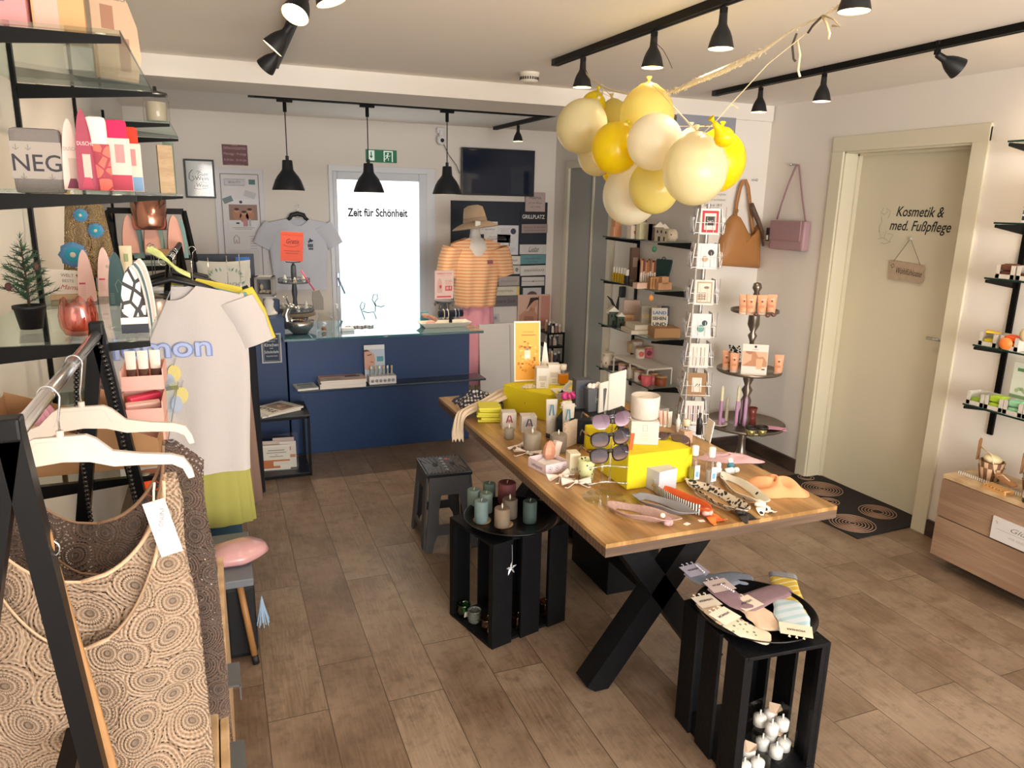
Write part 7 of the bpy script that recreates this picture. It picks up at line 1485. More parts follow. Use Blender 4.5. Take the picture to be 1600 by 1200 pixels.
q=U(252,815,1,h1y-.03); t=thing('price_tag','white swing price tag on the cream top','tag',(q.x,h1y-.035,q.z),0,rx=90,ry=-12); b=B(PAPER); b.box((0,-.01,0),(.036,.105,.001)); b.text('ONLINE',.004,.01,.010,INK,rz=70); b.line([(-.01,-.01),(-.004,-.014)],.001,mat('#b5584e')); b.out('tag_card',t); b=B(mat('#e3d3bc',.7)); b.tube([(0,.04,0),(.006,.06,.0),(.012,.075,.002)],.002,n=6); b.out('ribbon',t)

# ------------------------------------------------------------------ clothes rail with garments at the end of the shelving
GX,GZ=-.165,1.46
t=thing('garment_rail','black clothes rail packed with summer garments','clothes rack',(GX,3.65,0)); b=B(BLACK_METAL); b.tube([(0,-.55,GZ),(0,.55,GZ)],.012,n=14); b.out('rail',t)
for y in (-.5,.52):
    for x in (-.18,.16) if y>0 else (-.2,): b=B(BLACK_METAL); b.tube([(0,y,GZ),(x,y,0)],.012,n=10); b.out('leg',t)
def garment(label,y,m,hw=.235,L=.66,name='t_shirt',cat='T-shirt',sl=.16,dep=.018,x=GX,z=1.375,drop=.055,tilt=0,hm=None,print_=None,long_=False,slw=.075,sang=52,neck=.09):
    t=thing(name,label,cat,(x,y,z),tilt); b=B(m); shirt(b,hw,L,sl,.045,dep,seed=int(y*97)) if False else shirt(b,hw,L,sl,dep,seed=int(y*97),drop=drop,slw=slw,sang=sang,neck=neck,flare=1.05,fold=.008); b.out('cloth',t)
    b=B(hm or mat('#17171a',.4)); hanger(b,hw*.8,th=.006,hook=False); dz=GZ-z; b.tube([(0,0,.012),(0,0,dz-.01),(.012,0,dz+.002)]+arc((0,0,dz+.004),.014,0,190,6),.002,n=6,m=CHROME); b.out('hanger',t)
    if print_: print_(t)
    return t
def lemon(t):
    b=B(mat('#8fa3d6',.8)); b.T=Matrix.Translation((-.045,-.033,-.25))@rotm(90); b.text('lemon',0,0,.115,mat('#7f95d0'),bold=.035,w=.35); b.text('lemon',0,0,.115,mat('#b3c1ea'),z=.0012,bold=.006,w=.335)
    for x,y in ((.03,-.10),(-.02,-.16),(.05,-.19)): b.disc(x,y,.024,mat('#e3d48a'),.0006,ry=.034); b.disc(x-.02,y-.035,.02,mat('#b7c3da'),.0007,ry=.035); b.line([(x,y+.03),(x+.01,y+.06)],.003,mat('#9aa4b4'))
    b.out('print',t)
garment('white T-shirt printed lemon in blue, first on the rail',3.14,mat('#cdc6c4',.9,bump=.35,bscale=250),.262,.785,sl=.16,print_=lemon,dep=.022)
garment('cream printed top just behind the lemon T-shirt',3.20,dots_mat('#e0dccf','#2e2c30',26,.3),.225,.60)
garment('aqua top, a thin line between white and yellow sleeves',3.26,mat('#7fb0a8',.9),.24,.80,sl=.15,z=1.37)
garment('bright yellow T-shirt on the rail',3.33,mat('#e2cf52',.9,bump=.3,bscale=250),.262,.58,sl=.20,z=1.385,sang=50,slw=.085)
garment('dark blue-black blouse behind the yellow T-shirt',3.46,mat('#1d2430',.8),.26,.80,name='blouse',cat='blouse',sl=.22,z=1.37,sang=42)
garment('white blouse with blue floral lines behind the black one',3.56,NT('floral',.8).m,.25,.90,name='blouse',cat='blouse',sl=.16,z=1.31,x=GX-.0)
FLM=NT('blue_floral',.8); vo=FLM.n('TexVoronoi',feature='DISTANCE_TO_EDGE'); vo.inputs['Scale'].default_value=17; FLM.l(FLM.tc.outputs['Object'],vo.inputs['Vector']); FLM.col(FLM.mix(FLM.math('LESS_THAN',vo.outputs['Distance'],.09),srgb('#d3d6dc'),srgb('#4a5a86')))
for o in list(bpy.data.objects):
    if o.type=='MESH' and o.data.materials and o.data.materials[0] and o.data.materials[0].name.startswith('floral'): o.data.materials[0]=FLM.m
garment('navy strappy top with a thin shoulder, near the cushion',3.72,mat('#182038',.8),.14,.6,name='strappy_top',cat='top',sl=.02,z=1.34,x=GX+.07)
garment('mint shirt glimpsed at the far end of the rail',3.85,mat('#6fae9c',.85),.20,.7,x=GX-.10,z=1.30)
garment('striped dark top at the very end of the rail',3.97,stripes_mat('#2a3340','#8aa0a8',50,2,.6),.20,.66,x=GX-.12,z=1.30)
def skirt(label,x,y,z,w0,w1,L,m,pl=14,name='skirt',cat='skirt',dep=.05):
    t=thing(name,label,cat,(x,y,z)); b=B(m); b.lathe([(w0,0),(w0*1.02,-.03),(w1,-L),(w1-.004,-L),(w0-.004,-.02),(w0-.004,0)],n=pl*10,sy=dep/w1,wob=lambda a,j:1+(.045*math.cos(pl*a) if 0<j<4 else 0)); b.out('cloth',t)
    b=B(mat('#17171a',.4)); b.box((0,0,.004),(w0*2,.012,.012)); b.tube([(0,0,.01),(0,0,GZ-z-.01)],.002,n=6,m=CHROME); b.out('clip_hanger',t); return t
skirt('yellow-green pleated skirt showing below the lemon T-shirt',-.09,3.235,1.08,.13,.175,.76,mat('#c9c56a',.85),14)
skirt('taupe wide trousers hanging behind the pleated skirt',-.03,3.40,1.12,.12,.155,.78,mat('#96796a',.85),8,'trousers','trousers')
skirt('narrow black trousers, farthest right of the garments',.10,3.60,1.10,.045,.05,.80,mat('#14161c',.85),3,'trousers','trousers',.03)
skirt('dusty pink strip of skirt between black and floral',.045,3.50,1.02,.06,.07,.56,mat('#d2a0a8',.85),6)
b=B(mat('#c9c4ba',.3,.5)); 
for k in range(3): b.tube([(.016*math.cos(a*PI/10),.004*k,.016*math.sin(a*PI/10)) for a in range(20)],.0014,n=6,closed=True)
solo(b,'scarf_rings','silver rings on the rail end beside the packed cartons','rings',(GX-.02,3.12,GZ-.0))
drape('lime_scarf','lime and leopard scarf knotted at the front end of the rail','scarf',[(GX-.06,3.09,1.50),(GX-.02,3.07,1.475),(GX+.02,3.075,1.43),(GX+.07,3.08,1.40)],.06,mat('#c4cf8a',.85,noise=.5,nscale=25),5,.003,3,.014)
# ------------------------------------------------------------------ corner shelves on the shelf wall
XW=XS-.004; GXF=2.765
zs=[U(1024,377,1,4.33).z,U(1018,454,1,4.33).z,U(1015,531,1,4.33).z,U(1014,606,1,4.33).z]
for k,z in enumerate(zs): glass_shelf('%s glass shelf beside the card rack'%('top','second','third','bottom')[k],XW,GXF,4.32,5.10,z-.008,group='glass shelves beside the card rack',brackets=(4.325,5.05))
zlow=zs[3]-.30; glass_shelf('lowest glass shelf behind the table, mostly hidden',XW,GXF,4.32,5.10,zlow-.008,group='glass shelves beside the card rack',brackets=(4.325,5.05))
for y,l in ((5.03,''),): b=B(BLACK_METAL); b.box((0,0,0),(.012,.026,1.45)); solo(b,'wall_standard','black slotted upright behind the corner shelves','upright',(XS-.008,y,1.02))
def K(px,py,k,dy=.02):
    q=U(px,py,2,zs[k]); x=min(max(q.x,GXF+.02),XS-.045); y=min(max(q.y,4.36),5.02); return (x,y,zs[k]+.001)
def kjar(px,py,k,r,h,c,lid,label,m2=None):
    loc=K(px,py,k); t=thing('jar_candle',label,'candle',loc); b=B(mat(c,.4,noise=.12,nscale=50)); b.lathe([(0,0),(r*.92,0),(r,.003),(r,h),(0,h)],n=26); b.out('jar_body',t)
    b=B(mat(lid,.4,.4)); b.lathe([(0,h),(r*1.03,h),(r*1.03,h+.008),(0,h+.008)],n=26); b.out('lid',t)
    if m2: b=B(mat(m2,.6)); b.lathe([(0,.0008),(r*.55,.0008),(r*.55,0)],(-.25*r,-r*.96,h*.5),16,M=rotm(90,0,-15)); b.out('round_label',t)
# top shelf
for k,(px,w,h,c,lab) in enumerate(((950,.04,.16,'#d99a70','orange-brown slim book at the far end of the top shelf'),(957,.05,.06,'#e0a888','peach carton beside the slim book'),(964,.035,.14,'#d9b48c','tan carton standing behind the tea boxes'))): carton(K(px,370,0),w,.05,h,0,mat(c,.6),lab)
carton(K(975,373,0),.085,.05,.075,0,mat('#e6d6c4',.6),'cream box with red print under the balloons',lambda b,w,h:(b.text('tea',0,0,.03,mat('#c0484a'),bold=.03,w=w*.6)))
carton(K(993,374,0),.05,.04,.095,0,mat('#dcd6b0',.5),'pale green tin on the top shelf')
for i,px in enumerate((1003,1013,1024)): carton(K(px,376,0),.055,.045,.09,0,mat('#5a3a32',.5),'%s brown spice tin in the row of three'%('left','middle','right')[i],lambda b,w,h:(b.rect(-w*.4,-h*.3,w*.4,h*.25,mat('#c9a898')),b.text('TEE',0,0,.02,INK,z=.001,w=w*.5)))
def house(loc,label,c,roof,s=1):
    t=thing('ceramic_house',label,'ornament',loc,-20); b=B(mat(c,.6,noise=.1)); b.box((0,0,.035*s),(.045*s,.045*s,.07*s)); b.out('house_body',t)
    b=B(mat(roof,.6)); b.add([(-.03*s,-.028*s,.068*s),(.03*s,-.028*s,.068*s),(.03*s,.028*s,.068*s),(-.03*s,.028*s,.068*s),(0,-.028*s,.095*s),(0,.028*s,.095*s)],[(0,1,4),(3,5,2),(0,4,5,3),(1,2,5,4),(0,3,2,1)]); b.out('roof',t)
    b=B(mat('#241c18',.8)); m=Matrix.Translation((0,-.0232*s,.035*s))@rotm(90); b.rect(-.006*s,-.035*s,.006*s,-.012*s,M=m); b.rect(-.014*s,.005*s,-.006*s,.018*s,M=m); b.rect(.006*s,.005*s,.014*s,.018*s,M=m); b.out('openings',t)
house(K(1036,378,0),'grey stone house ornament with a white roof on the top shelf','#8a7c6a','#ded6c8',1.1); house(K(1049,378,0),'small grey house ornament right of its taller twin','#96886f','#d9d0c0',1.0)
carton(K(1030,370,0),.085,.05,.20,0,mat('#3a3836',.6),'dark framed picture leaning at the back of the top shelf',lambda b,w,h:b.rect(-w*.4,-h*.42,w*.4,h*.4,mat('#a89a88')))
t=thing('owl_pot','round cream owl pot with dark dots on the top shelf','pot',K(1062,378,0)); b=B(mat('#d9cbb4',.5,noise=.15,nscale=50)); b.lathe([(0,0),(.028,0),(.038,.02),(.036,.045),(.026,.062),(0,.066)],n=24); b.out('pot_body',t); b=B(INK); 
for s in (-1,1): b.sph((s*.012-.01,-.032,.035),.004,n=8,k=6)
b.out('eyes',t)
# second shelf
for i in range(5):
    t=thing('oil_bottle','%s yellow oil bottle at the far end of the second shelf'%('first','second','third','fourth','fifth')[i],'bottle',K(943+i*5.5,440+i*.8,1),group='yellow oil bottles on the second shelf'); b=B(mat('#c9a81e',.15,trans=.2)); b.cyl((0,0,0),.014,.055,n=16); b.out('flask',t); b=B(mat('#e9e4da',.3)); b.cyl((0,0,.055),.009,.035,n=14); b.out('cap',t)
for i,px in enumerate((966,973)): b=B(mat('#201e22',.4)); b.cyl((0,0,0),.015,.05,n=16); b.cyl((0,0,.05),.011,.035,n=14,m=PAPER); solo(b,'dark_bottle','%s dark bottle with white cap beside the yellow oils'%('left','right')[i],'bottle',K(px,444,1))
for i in range(14):
    px=976+i*3.4; hh=.14+.02*((i*7)%3)/2; loc=list(K(px,448,1)); loc[1]+=.0; t=thing('incense_box','%s slim incense box in the packed row'%('first','second','third','fourth','fifth','sixth','seventh','eighth','ninth','tenth','eleventh','twelfth','thirteenth','last')[i],'box',loc,0,'slim incense boxes on the second shelf'); b=B(mat(('#a56b48','#8a5a40','#c99a78','#7a4436','#b98a6a')[i%5],.5)); b.box((0,0,hh/2),(.014,.02,hh)); b.out('box_body',t); b=B(mat('#e6ddd0',.5)); b.box((0,-.0105,hh*.35),(.011,.001,hh*.4)); b.out('paper_band',t)
b=B(mat('#e3c0ac',.6)); b.box((0,0,.016),(.16,.05,.032)); solo(b,'pink_tray','long blush tray in front of the slim incense boxes','tray',K(985,451,1))
carton(K(975,430,1),.055,.03,.20,0,mat('#7a5a4c',.6),'brown packet with a clip at the back of the second shelf',lambda b,w,h:b.rect(-w*.3,-h*.1,w*.3,h*.2,mat('#b59a88')))
for i in range(6):
    loc=K(1005+i*5.5,452,1); t=thing('tea_pouch','%s kraft tea pouch in front of the green hanger'%('first','second','third','fourth','fifth','sixth')[i],'pouch',loc,0,'kraft tea pouches on the second shelf'); b=B(mat('#bd8f5e',.6,noise=.15)); b.box((0,0,.035),(.035,.03,.07),taper=.85,bev=.004); b.out('pouch_body',t); b=B(mat('#8a5a3a',.6)); b.box((0,-.0155,.035),(.012,.001,.05)); b.out('strip',t)
t=thing('green_hanger_bag','dark green zip case hanging behind the tea pouches','case',(XS-.03,U(1035,440,0,XS-.03).y,zs[1]+.03),-70); b=B(mat('#22403c',.45)); b.T=rotm(90); b.prism([(-.055,0),(.04,0),(.075,.14),(.07,.155),(-.055,.155),(-.065,.14)],-.008,.008); b.out('case_body',t); b=B(mat('#22403c',.45)); b.tube([(-.015,0,.153),(-.010,0,.168),(0,0,.173),(.010,0,.168),(.015,0,.153)],.003,n=6); b.out('handle',t)
for i,(px,dz) in enumerate(((1046,0),(1058,0),(1052,.041))): l=list(K(px,456,1)); l[2]+=dz; carton(l,.045,.04,.04,0,mat('#c99a74',.6),('left small kraft cube','right small kraft cube','upper small kraft cube')[i]+' on the second shelf')
for px,c,k,lab in ((998,'#d23a5e',0,'raspberry'),(1007,'#e6d48a',0,'pale yellow'),(1017,'#4fa87a',0,'mint green'),(1004,'#f0a04a',1,'orange')):
    l=K(px,378 if k==0 else 455,k); b=B(mat(c,.3,coat=.5)); b.lathe([(0,-.002),(.016,-.002),(.017,0),(.016,.002),(0,.002)],n=24,M=rotm(90),sy=1.2); b.tube([(0,0,.02),(0,0,.045)],.0008,n=4,m=PAPER); solo(b,'price_disc','%s round price tag hanging from the glass edge'%lab,'price tag',(GXF-.003,l[1],l[2]-.055),rz=-30)
# third shelf
t=thing('cacti_ornament','black twig ornament in a cream dish on the third shelf','ornament',K(952,505,2)); b=B(mat('#e3ddcc',.5)); b.lathe([(0,.055),(.02,.055),(.045,.075),(.043,.08),(.015,.062),(0,.062)],n=24); b.cyl((0,0,0),.006,.056,n=10); b.out('dish',t); b=B(mat('#1c1a1c',.6)); b.tube([(.02,.02,.0),(.03,.02,.10),(.0,.02,.15),(-.03,.02,.175)],[.010,.010,.008,.003],n=8); b.tube([(.045,.02,0),(.05,.02,.12),(.055,.02,.17)],[.010,.010,.004],n=8); b.out('twig',t)
house(K(957,507,2),'dark green house ornament with a snowy roof','#3f5244','#e3ddd0',1.25); house(K(969,510,2),'smaller green house ornament with a wide white roof','#465a48','#e3ddd0',.95)
b=B(mat('#4a4c56',.4)); b.sph((0,0,.015),.015); solo(b,'grey_stone','small dark stone at the far end of the third shelf','stone',K(946,503,2))
carton(K(988,505,2),.11,.03,.15,-25,mat('#dcbfae',.6),'blush book standing on the third shelf'); carton(K(978,510,2),.10,.02,.075,-25,mat('#cf9f70',.6),'kraft card lettered in brown before the blush book',lambda b,w,h:(b.text('ZEIT FÜR',0,.01,.02,mat('#7a4a2e'),w=w*.7),b.text('MAMA',0,-.015,.022,mat('#7a4a2e'),w=w*.6)))
b=B(mat('#24262a',.5)); b.box((0,0,.03),(.05,.03,.09),bev=.01); solo(b,'black_speaker','little black gadget on the wall above the third shelf','gadget',(XS-.03,U(972,460,0,XS-.03).y,U(972,462,0,XS-.03).z))
def wordboard(loc,label,words,rz,c='#d9d2c4'):
    t=thing('word_board',label,'sign',loc,rz,rx=-12); b=B(mat(c,.6,noise=.1)); b.box((0,0,.08),(.095,.014,.16),bev=.002); b.out('board',t); b=B(mat('#2b3a48')); b.T=Matrix.Translation((0,-.0075,.08))@rotm(90)
    for i,(s,mm) in enumerate(words): b.text(s,0,.05-.033*i,.026,mm,w=.08,bold=.03)
    b.out('lettering',t)
wordboard(K(1013,520,2),'wooden word board lettered FEIERN',(('LACHEN',mat('#9a8a78')),('LEBEN',mat('#c9a860')),('LIEBEN',mat('#9a8a78')),('FEIERN',INK)),-25,'#a39a86'); wordboard(K(1029,524,2),'white and blue word board lettered SEHEN',(('LAND',mat('#3f78b8')),('SEHEN',INK),('UND',INK),('MEER',INK)),-25)
carton(K(1048,520,2),.045,.03,.16,-20,mat('#3f4248',.6),'dark slate carton leaning beside the word boards',lambda b,w,h:b.rect(-w*.35,-h*.15,w*.35,h*.15,PAPER_COOL))
b=B(mat('#d9cdb8',.6,noise=.06)); b.box((0,0,.012),(.20,.17,.024),bev=.002); b.box((.01,.0,.040),(.17,.15,.03),bev=.002); solo(b,'flat_box','flat cream gift box lying on the third shelf','box',(2.86,4.62,zs[2]+.001),rz=-8)
carton((2.93,4.43,zs[2]+.001),.16,.13,.055,-14,KRAFT,'flat brown kraft box at the near end of the third shelf')
# bottom shelf
def kj(px,py,dz,c,lab,r=.030,h=.06,m2=None):
    l=K(px,py,3); kjar(px,py,3,r,h,c,'#b08a68',lab,m2); bpy.data.objects[[o.name for o in bpy.data.objects if o.name.startswith('jar_candle')][-1]]
def kst(px,py,dz,c,lab,r=.030,h=.06,m2=None,y=None):
    x,yy,z=K(px,py,3); t=thing('jar_candle',lab,'candle',(x,y or yy,z+dz)); b=B(mat(c,.4,noise=.15,nscale=50)); b.lathe([(0,0),(r*.92,0),(r,.003),(r,h),(0,h)],n=26); b.out('jar_body',t); b=B(mat('#b99a78',.4,.3)); b.lathe([(0,h),(r*1.03,h),(r*1.03,h+.008),(0,h+.008)],n=26); b.out('lid',t)
    if m2: b=B(mat(m2,.6)); b.lathe([(0,.0008),(r*.55,.0008),(r*.55,0)],(-.25*r,-r*.96,h*.5),16,M=rotm(90,0,-15)); b.out('round_label',t)
kst(973,585,0,'#c9a8a4','patterned candle jar inside the white rack, far left',m2='#7a4a58'); kst(987,590,0,'#ddd2c4','cream jar candle with berries in the lower row'); kst(998,596,0,'#dccfc6','lower jar candle with a red motif',m2='#c0484a'); kst(1009,602,0,'#cf5f6a','raspberry jar candle, brightest of the lower row'); kst(1020,600,0,'#c96a72','rose red jar candle right of the raspberry one',m2='#e08a88')
t=thing('wire_riser','white wire riser rack holding jar candles on the bottom shelf','rack',(2.885,4.62,zs[3]+.001),0); b=B(mat('#dcd6cc',.5)); 
for x in (-.10,.10):
    for y in (-.24,0,.24): b.box((x,y,.06),(.008,.008,.12))
for x in (-.10,.10): b.box((x,0,.116),(.008,.49,.008))
for y in (-.24,0,.24): b.box((0,y,.116),(.20,.008,.008))
b.out('frame',t); b=B(mat('#dcd6cc',.5)); b.box((0,0,.122),(.20,.49,.004)); b.out('shelf_plate',t)
rz_=.126
kst(985,575,rz_,'#c9b08a','kraft lidded jar at the back of the riser'); kst(998,585,rz_,'#dccfc0','upper jar candle with a coral oval label',m2='#e0685c'); kst(1012,575,rz_,'#dccfc6','tall cream jar candle on the riser',h=.075,r=.034); kst(1027,582,rz_,'#c96a78','rose jar candle with a dark oval at the riser end',m2='#7a3a44'); kst(1035,604,0,'#8a4a28','brown basket jar right under the riser end',r=.035,h=.05)
t=thing('oil_burner','cream ceramic oil burner with brown cut-outs on the bottom shelf','burner',K(946,572,3)); b=B(mat('#e3d8c4',.5)); b.lathe([(0,0),(.035,0),(.042,.03),(.038,.06),(.028,.08),(.042,.092),(.040,.096),(.02,.085),(0,.084)],n=26); b.out('burner_body',t); b=B(mat('#a8674a',.6)); 
for k in range(5): b.sph((.040*math.cos(k*1.25-2.4),.040*math.sin(k*1.25-2.4),.032+.01*(k%2)),(.006,.006,.009),n=8,k=6)
b.out('cut_outs',t)
for i,(c,dz) in enumerate((('#4a4246',.0),('#c9a8a0',.02),('#8a7a80',.04),('#d9c8c0',.06))): b=B(mat(c,.7)); b.box((0,0,.008),(.14,.10,.016),bev=.003); solo(b,'folded_cloth','%s folded cloth in the pile behind the burner'%('lowest','second','third','topmost')[i],'cloth',(2.90,5.01,zs[3]+.002+dz),rz=10*i-15)
# things on the lowest shelf
for i in range(4): b=B(mat(('#6a6258','#3a3638','#8a8074','#4a4448')[i],.6)); b.lathe([(0,-.07),(.018,-.07),(.018,.07),(0,.07)],n=18,M=rotm(0,90,20)); solo(b,'rolled_mat','%s rolled table mat on the lowest shelf'%('front','second','third','rear')[i],'roll',(2.87,4.70+.05*i,zlow+.02))
for i in range(3): b=B(mat(('#b5c86a','#c9d480','#9ab85a')[i],.5)); b.box((0,0,.015),(.08,.05,.03),bev=.012); solo(b,'green_soap','%s lime soap bar on the lowest shelf'%('left','middle','right')[i],'soap',(2.83+.04*i,4.40+.07*i,zlow+.001),rz=20*i)
b=B(mat('#e6e0d6',.6)); b.box((0,0,.04),(.16,.14,.08),bev=.003); solo(b,'white_box','white box at the near end of the lowest shelf','box',(2.93,4.50-.02,zlow+.032))
for o in list(bpy.data.objects):
    if o.parent is None and o.get('category') and o.location.x>2.70 and 4.30<o.location.y<5.06 and o.location.z>.3 and not o.name.startswith(('glass_shelf','wall_standard','wire_riser','green_hanger','black_speaker','price_disc')): o.scale=(1.18,1.18,1.22)
# notices above the rack
q0=U(1055,178,1,YS-.004); q1=U(1143,236,1,YS-.004); w=q1.x-q0.x; sign('blue_notice','grey-blue paper notice high in the room corner','notice',((q0.x+q1.x)/2,YS-.024,q0.z-.11),w,.22,mat('#8e929e',.7),lambda b:(b.text('Einladung',-.02,.05,.03,mat('#8a7a5a'),shear=.3),b.text('7',-.02,-.01,.05,GREY_INK)),.002)
q=U(1115,312,1,YS-.004); sign('price_notice','white notice about cards from 1,80 € above the card rack','notice',(q.x+.01,YS-.003,q.z-.01),.20,.18,mat('#e3dcd6',.7),lambda b:(b.text('Karten für alle möglichen',0,.045,.022,GREY_INK,w=.17),b.text('Anlässe in verschiedenen',0,.01,.022,GREY_INK,w=.17),b.text('Größen ab 1,80 €',-.01,-.025,.024,INK,w=.14),b.line([(-.06,-.04),(.04,-.04)],.0015,INK)),.002)
# ------------------------------------------------------------------ card rack
cx,cy=2.765,3.80
t=thing('card_rack','tall white wire rack full of greeting cards','card rack',(cx,cy,0),-24); WM=mat('#b9b4b0',.35,.6)
b=B(WM); b.cyl((0,0,0),.17,.012,n=36); b.cyl((0,0,0),.012,1.72,n=14); b.out('pole',t)
tz=[U(px,py,1,3.68).z for px,py in ((1112,348),(1106,403),(1101,460),(1096,513),(1091,560),(1087,606),(1084,650))]; tz.append(tz[-1]-.16)
for i,z in enumerate(tz):
    b=B(WM); s=.088
    for zz in (z-.06,z+.0): b.tube([(-s,-s,zz),(s,-s,zz),(s,s,zz),(-s,s,zz)],.0018,n=5,closed=True)
    for k in range(4):
        M_=rotm(0,0,90*k)
        for x in (-.06,-.02,.02,.06): b.tube([M_@Vector((x,-s,z-.06)),M_@Vector((x,-s-.006,z+.0)),M_@Vector((x,-s,z+.03))],.0013,n=4)
    b.tube([(-s,-s,z-.06),(-s,-s,z+.09)],.0018,n=5); b.tube([(s,-s,z-.06),(s,-s,z+.09)],.0018,n=5); b.out('wire_pocket',t)
rnd=random.Random(31)
def cardart(kind):
    def f(b,w,h):
        if kind==0: b.rect(-w*.42,-h*.42,w*.42,h*.42,mat('#b5343c')); b.rect(-w*.3,-h*.32,w*.3,h*.32,mat('#d9d0cc'),.0006); b.rect(-w*.24,-h*.15,w*.24,h*.2,mat('#3a3a3e'),.0008); b.text('DAD',0,.0,.018,PAPER,z=.001)
        elif kind==1: b.line([(-w*.35,-h*.4),(w*.35,-h*.4),(w*.35,h*.4),(-w*.35,h*.4),(-w*.35,-h*.4)],.001,GREY_INK); b.disc(w*.18,h*.15,w*.16,mat('#3a3836')); b.disc(-w*.12,-h*.1,w*.16,mat('#c9a88a'))
        elif kind==2: b.rect(-w*.4,-h*.43,w*.4,h*.43,mat('#b5a088')); b.rect(-w*.33,-h*.37,w*.33,h*.37,mat('#e3d9ca'),.0006); [b.disc(-w*.12+.016*(k%3-1),-h*.15+.016*(k//3-1),.008,mat('#a08a74'),.0009,n=8) for k in range(9)]; b.disc(w*.1,h*.2,w*.14,mat('#8a7a6a'),.0009,ry=.008)
        elif kind==3: b.disc(w*.15,h*.12,w*.15,mat('#2f4a4e')); b.disc(-w*.05,-h*.1,w*.2,mat('#6fa89e'),.0004); b.line([(-w*.3,-h*.3),(-w*.3,.0),(0,0)],.001,GREY_INK)
        elif kind==4: [b.rect(w*(-.35+.2*k),-h*.4,w*(-.30+.2*k),h*.35,mat(('#b5a8a0','#c9b8b0','#8a8078','#b5a8a0')[k])) for k in range(4)]
        elif kind==5: b.rect(-w*.5,-h*.5,w*.5,h*.5,mat('#a07850')); b.rect(-w*.26,-h*.3,w*.26,h*.3,mat('#e3dccb'),.0006); [b.disc(-w*.08+.006*k,-h*.05+.006*(k%3),.004,mat('#3f4a3c'),.0009,n=8) for k in range(6)]
        elif kind==6: [b.rect(w*(-.38+.13*k),-h*.38,w*(-.30+.13*k),h*.3,mat(('#9a7a80','#d9b8b8','#6a5a60','#c9a8a8','#3a3440','#b59aa0')[k])) for k in range(6)]
        else: b.line([(-w*.25,-h*.22),(w*.25,-h*.22),(w*.25,h*.22),(-w*.25,h*.22),(-w*.25,-h*.22)],.003,mat('#5a3a3c')); b.text('Alles Gute',0,.0,.014,INK,w=w*.4,shear=.3)
    return f
kn_=('red framed DAD','two-dot','honeycomb','teal circle','striped','brown kraft','pink striped','small framed script')
for i,z in enumerate(tz):
    for k in range(4):
        if k==2: continue
        w,h=.115,.15; M_=Matrix.Translation((cx,cy,z))@rotm(0,0,-24+90*k-(0))@Matrix.Translation((0,-.080,.005))@rotm(90-6)
        kind=i if k==0 else (i*3+k)%8
        b=B(PAPER_COOL if (i+k)%2 else PAPER); b.box((0,0,-.003),(w,h,.006)); cardart(kind)(b,w,h); side=('front','right side','','left side')[k]
        o=b.out('greeting_card'); o.matrix_world=M_; tag(o,'%s greeting card, %s of the %s tier from the top'%(kn_[kind],side,('first','second','third','fourth','fifth','sixth','seventh','eighth')[i]),'card','greeting cards in the wire rack')
# ------------------------------------------------------------------ three-tier stand in the corner
ex,ey=3.185,3.80; t=thing('tiered_stand','tall brown-silver three-tier plate stand in the room corner','tiered stand',(ex,ey,0)); BR=mat('#8a7f74',.3,.85,noise=.15,nscale=12)
zt=[.305,.665,1.055]; rt_=[.262,.205,.150]
b=B(BR); b.lathe([(0,0),(.15,0),(.15,.02),(.11,.05),(.05,.08),(.028,.13),(.022,.2),(.03,.24),(.02,.28),(.03,zt[0])],n=32)
b.lathe([(.045,zt[0]),(.05,zt[0]+.04),(.028,zt[0]+.12),(.034,zt[0]+.17),(.02,zt[0]+.2),(.036,zt[0]+.24),(.018,zt[0]+.27),(.034,zt[0]+.31),(.03,zt[1])],n=24)
b.lathe([(.03,zt[1]),(.018,zt[1]+.1),(.014,zt[1]+.2),(.03,zt[1]+.24),(.015,zt[1]+.26),(.038,zt[1]+.31),(.034,zt[2])],n=24)
b.lathe([(.02,zt[2]),(.012,zt[2]+.06),(.026,zt[2]+.09),(.016,zt[2]+.13),(.030,zt[2]+.155),(.022,zt[2]+.185),(0,zt[2]+.192)],n=24); b.out('column',t)
for z,r in zip(zt,rt_): b=B(BR); b.lathe([(0,z),(r*.96,z),(r,z+.004),(r,z+.020),(r*.985,z+.020),(r*.98,z+.006),(0,z+.005)],n=56); b.out('plate',t)
PEACH=mat('#e8a880',.45); 
def ptube(px,py,z,lab,rz=0,h=.105): 
    q=U(px,py,2,z); squeeze_tube((q.x,q.y,z),.060,h,PEACH,mat('#e6c9b4',.4),lab,rz,lambda b,w,h:(b.disc(0,h*.12,w*.09,mat('#8a3a30')),b.rect(-w*.2,h*.22,w*.2,h*.26,mat('#e9ded4')),b.rect(-w*.25,-h*.25,w*.2,-h*.1,mat('#d98f68'))),thick=.017,cap=.018)
z=zt[2]+.0055
for px,py,lab in ((1161,491,'leftmost peach cream tube on the top tier'),(1172,492,'second peach cream tube on the top tier'),(1189,492,'third peach cream tube on the top tier'),(1204,491,'rightmost peach cream tube on the top tier')): ptube(px,py,z,lab,-35)
for i,(px,py) in enumerate(((1176,491),(1194,493),(1203,492))): q=U(px,py+2,2,z); b=B(mat('#7a5a50',.4,.3)); b.sph((0,0,.012),(.016,.014,.012),n=12); solo(b,'polished_stone','%s polished stone before the peach tubes'%('left','middle','right')[i],'stone',(q.x,q.y-.03,z))
z=zt[1]+.0055
for px,py,lab in ((1134,578,'leftmost peach tube on the middle tier'),(1146,582,'peach tube left of the skin-care card'),(1215,585,'peach tube right of the skin-care card')): ptube(px,py,z,lab,-38,.11)
q=U(1180,588,2,z); 
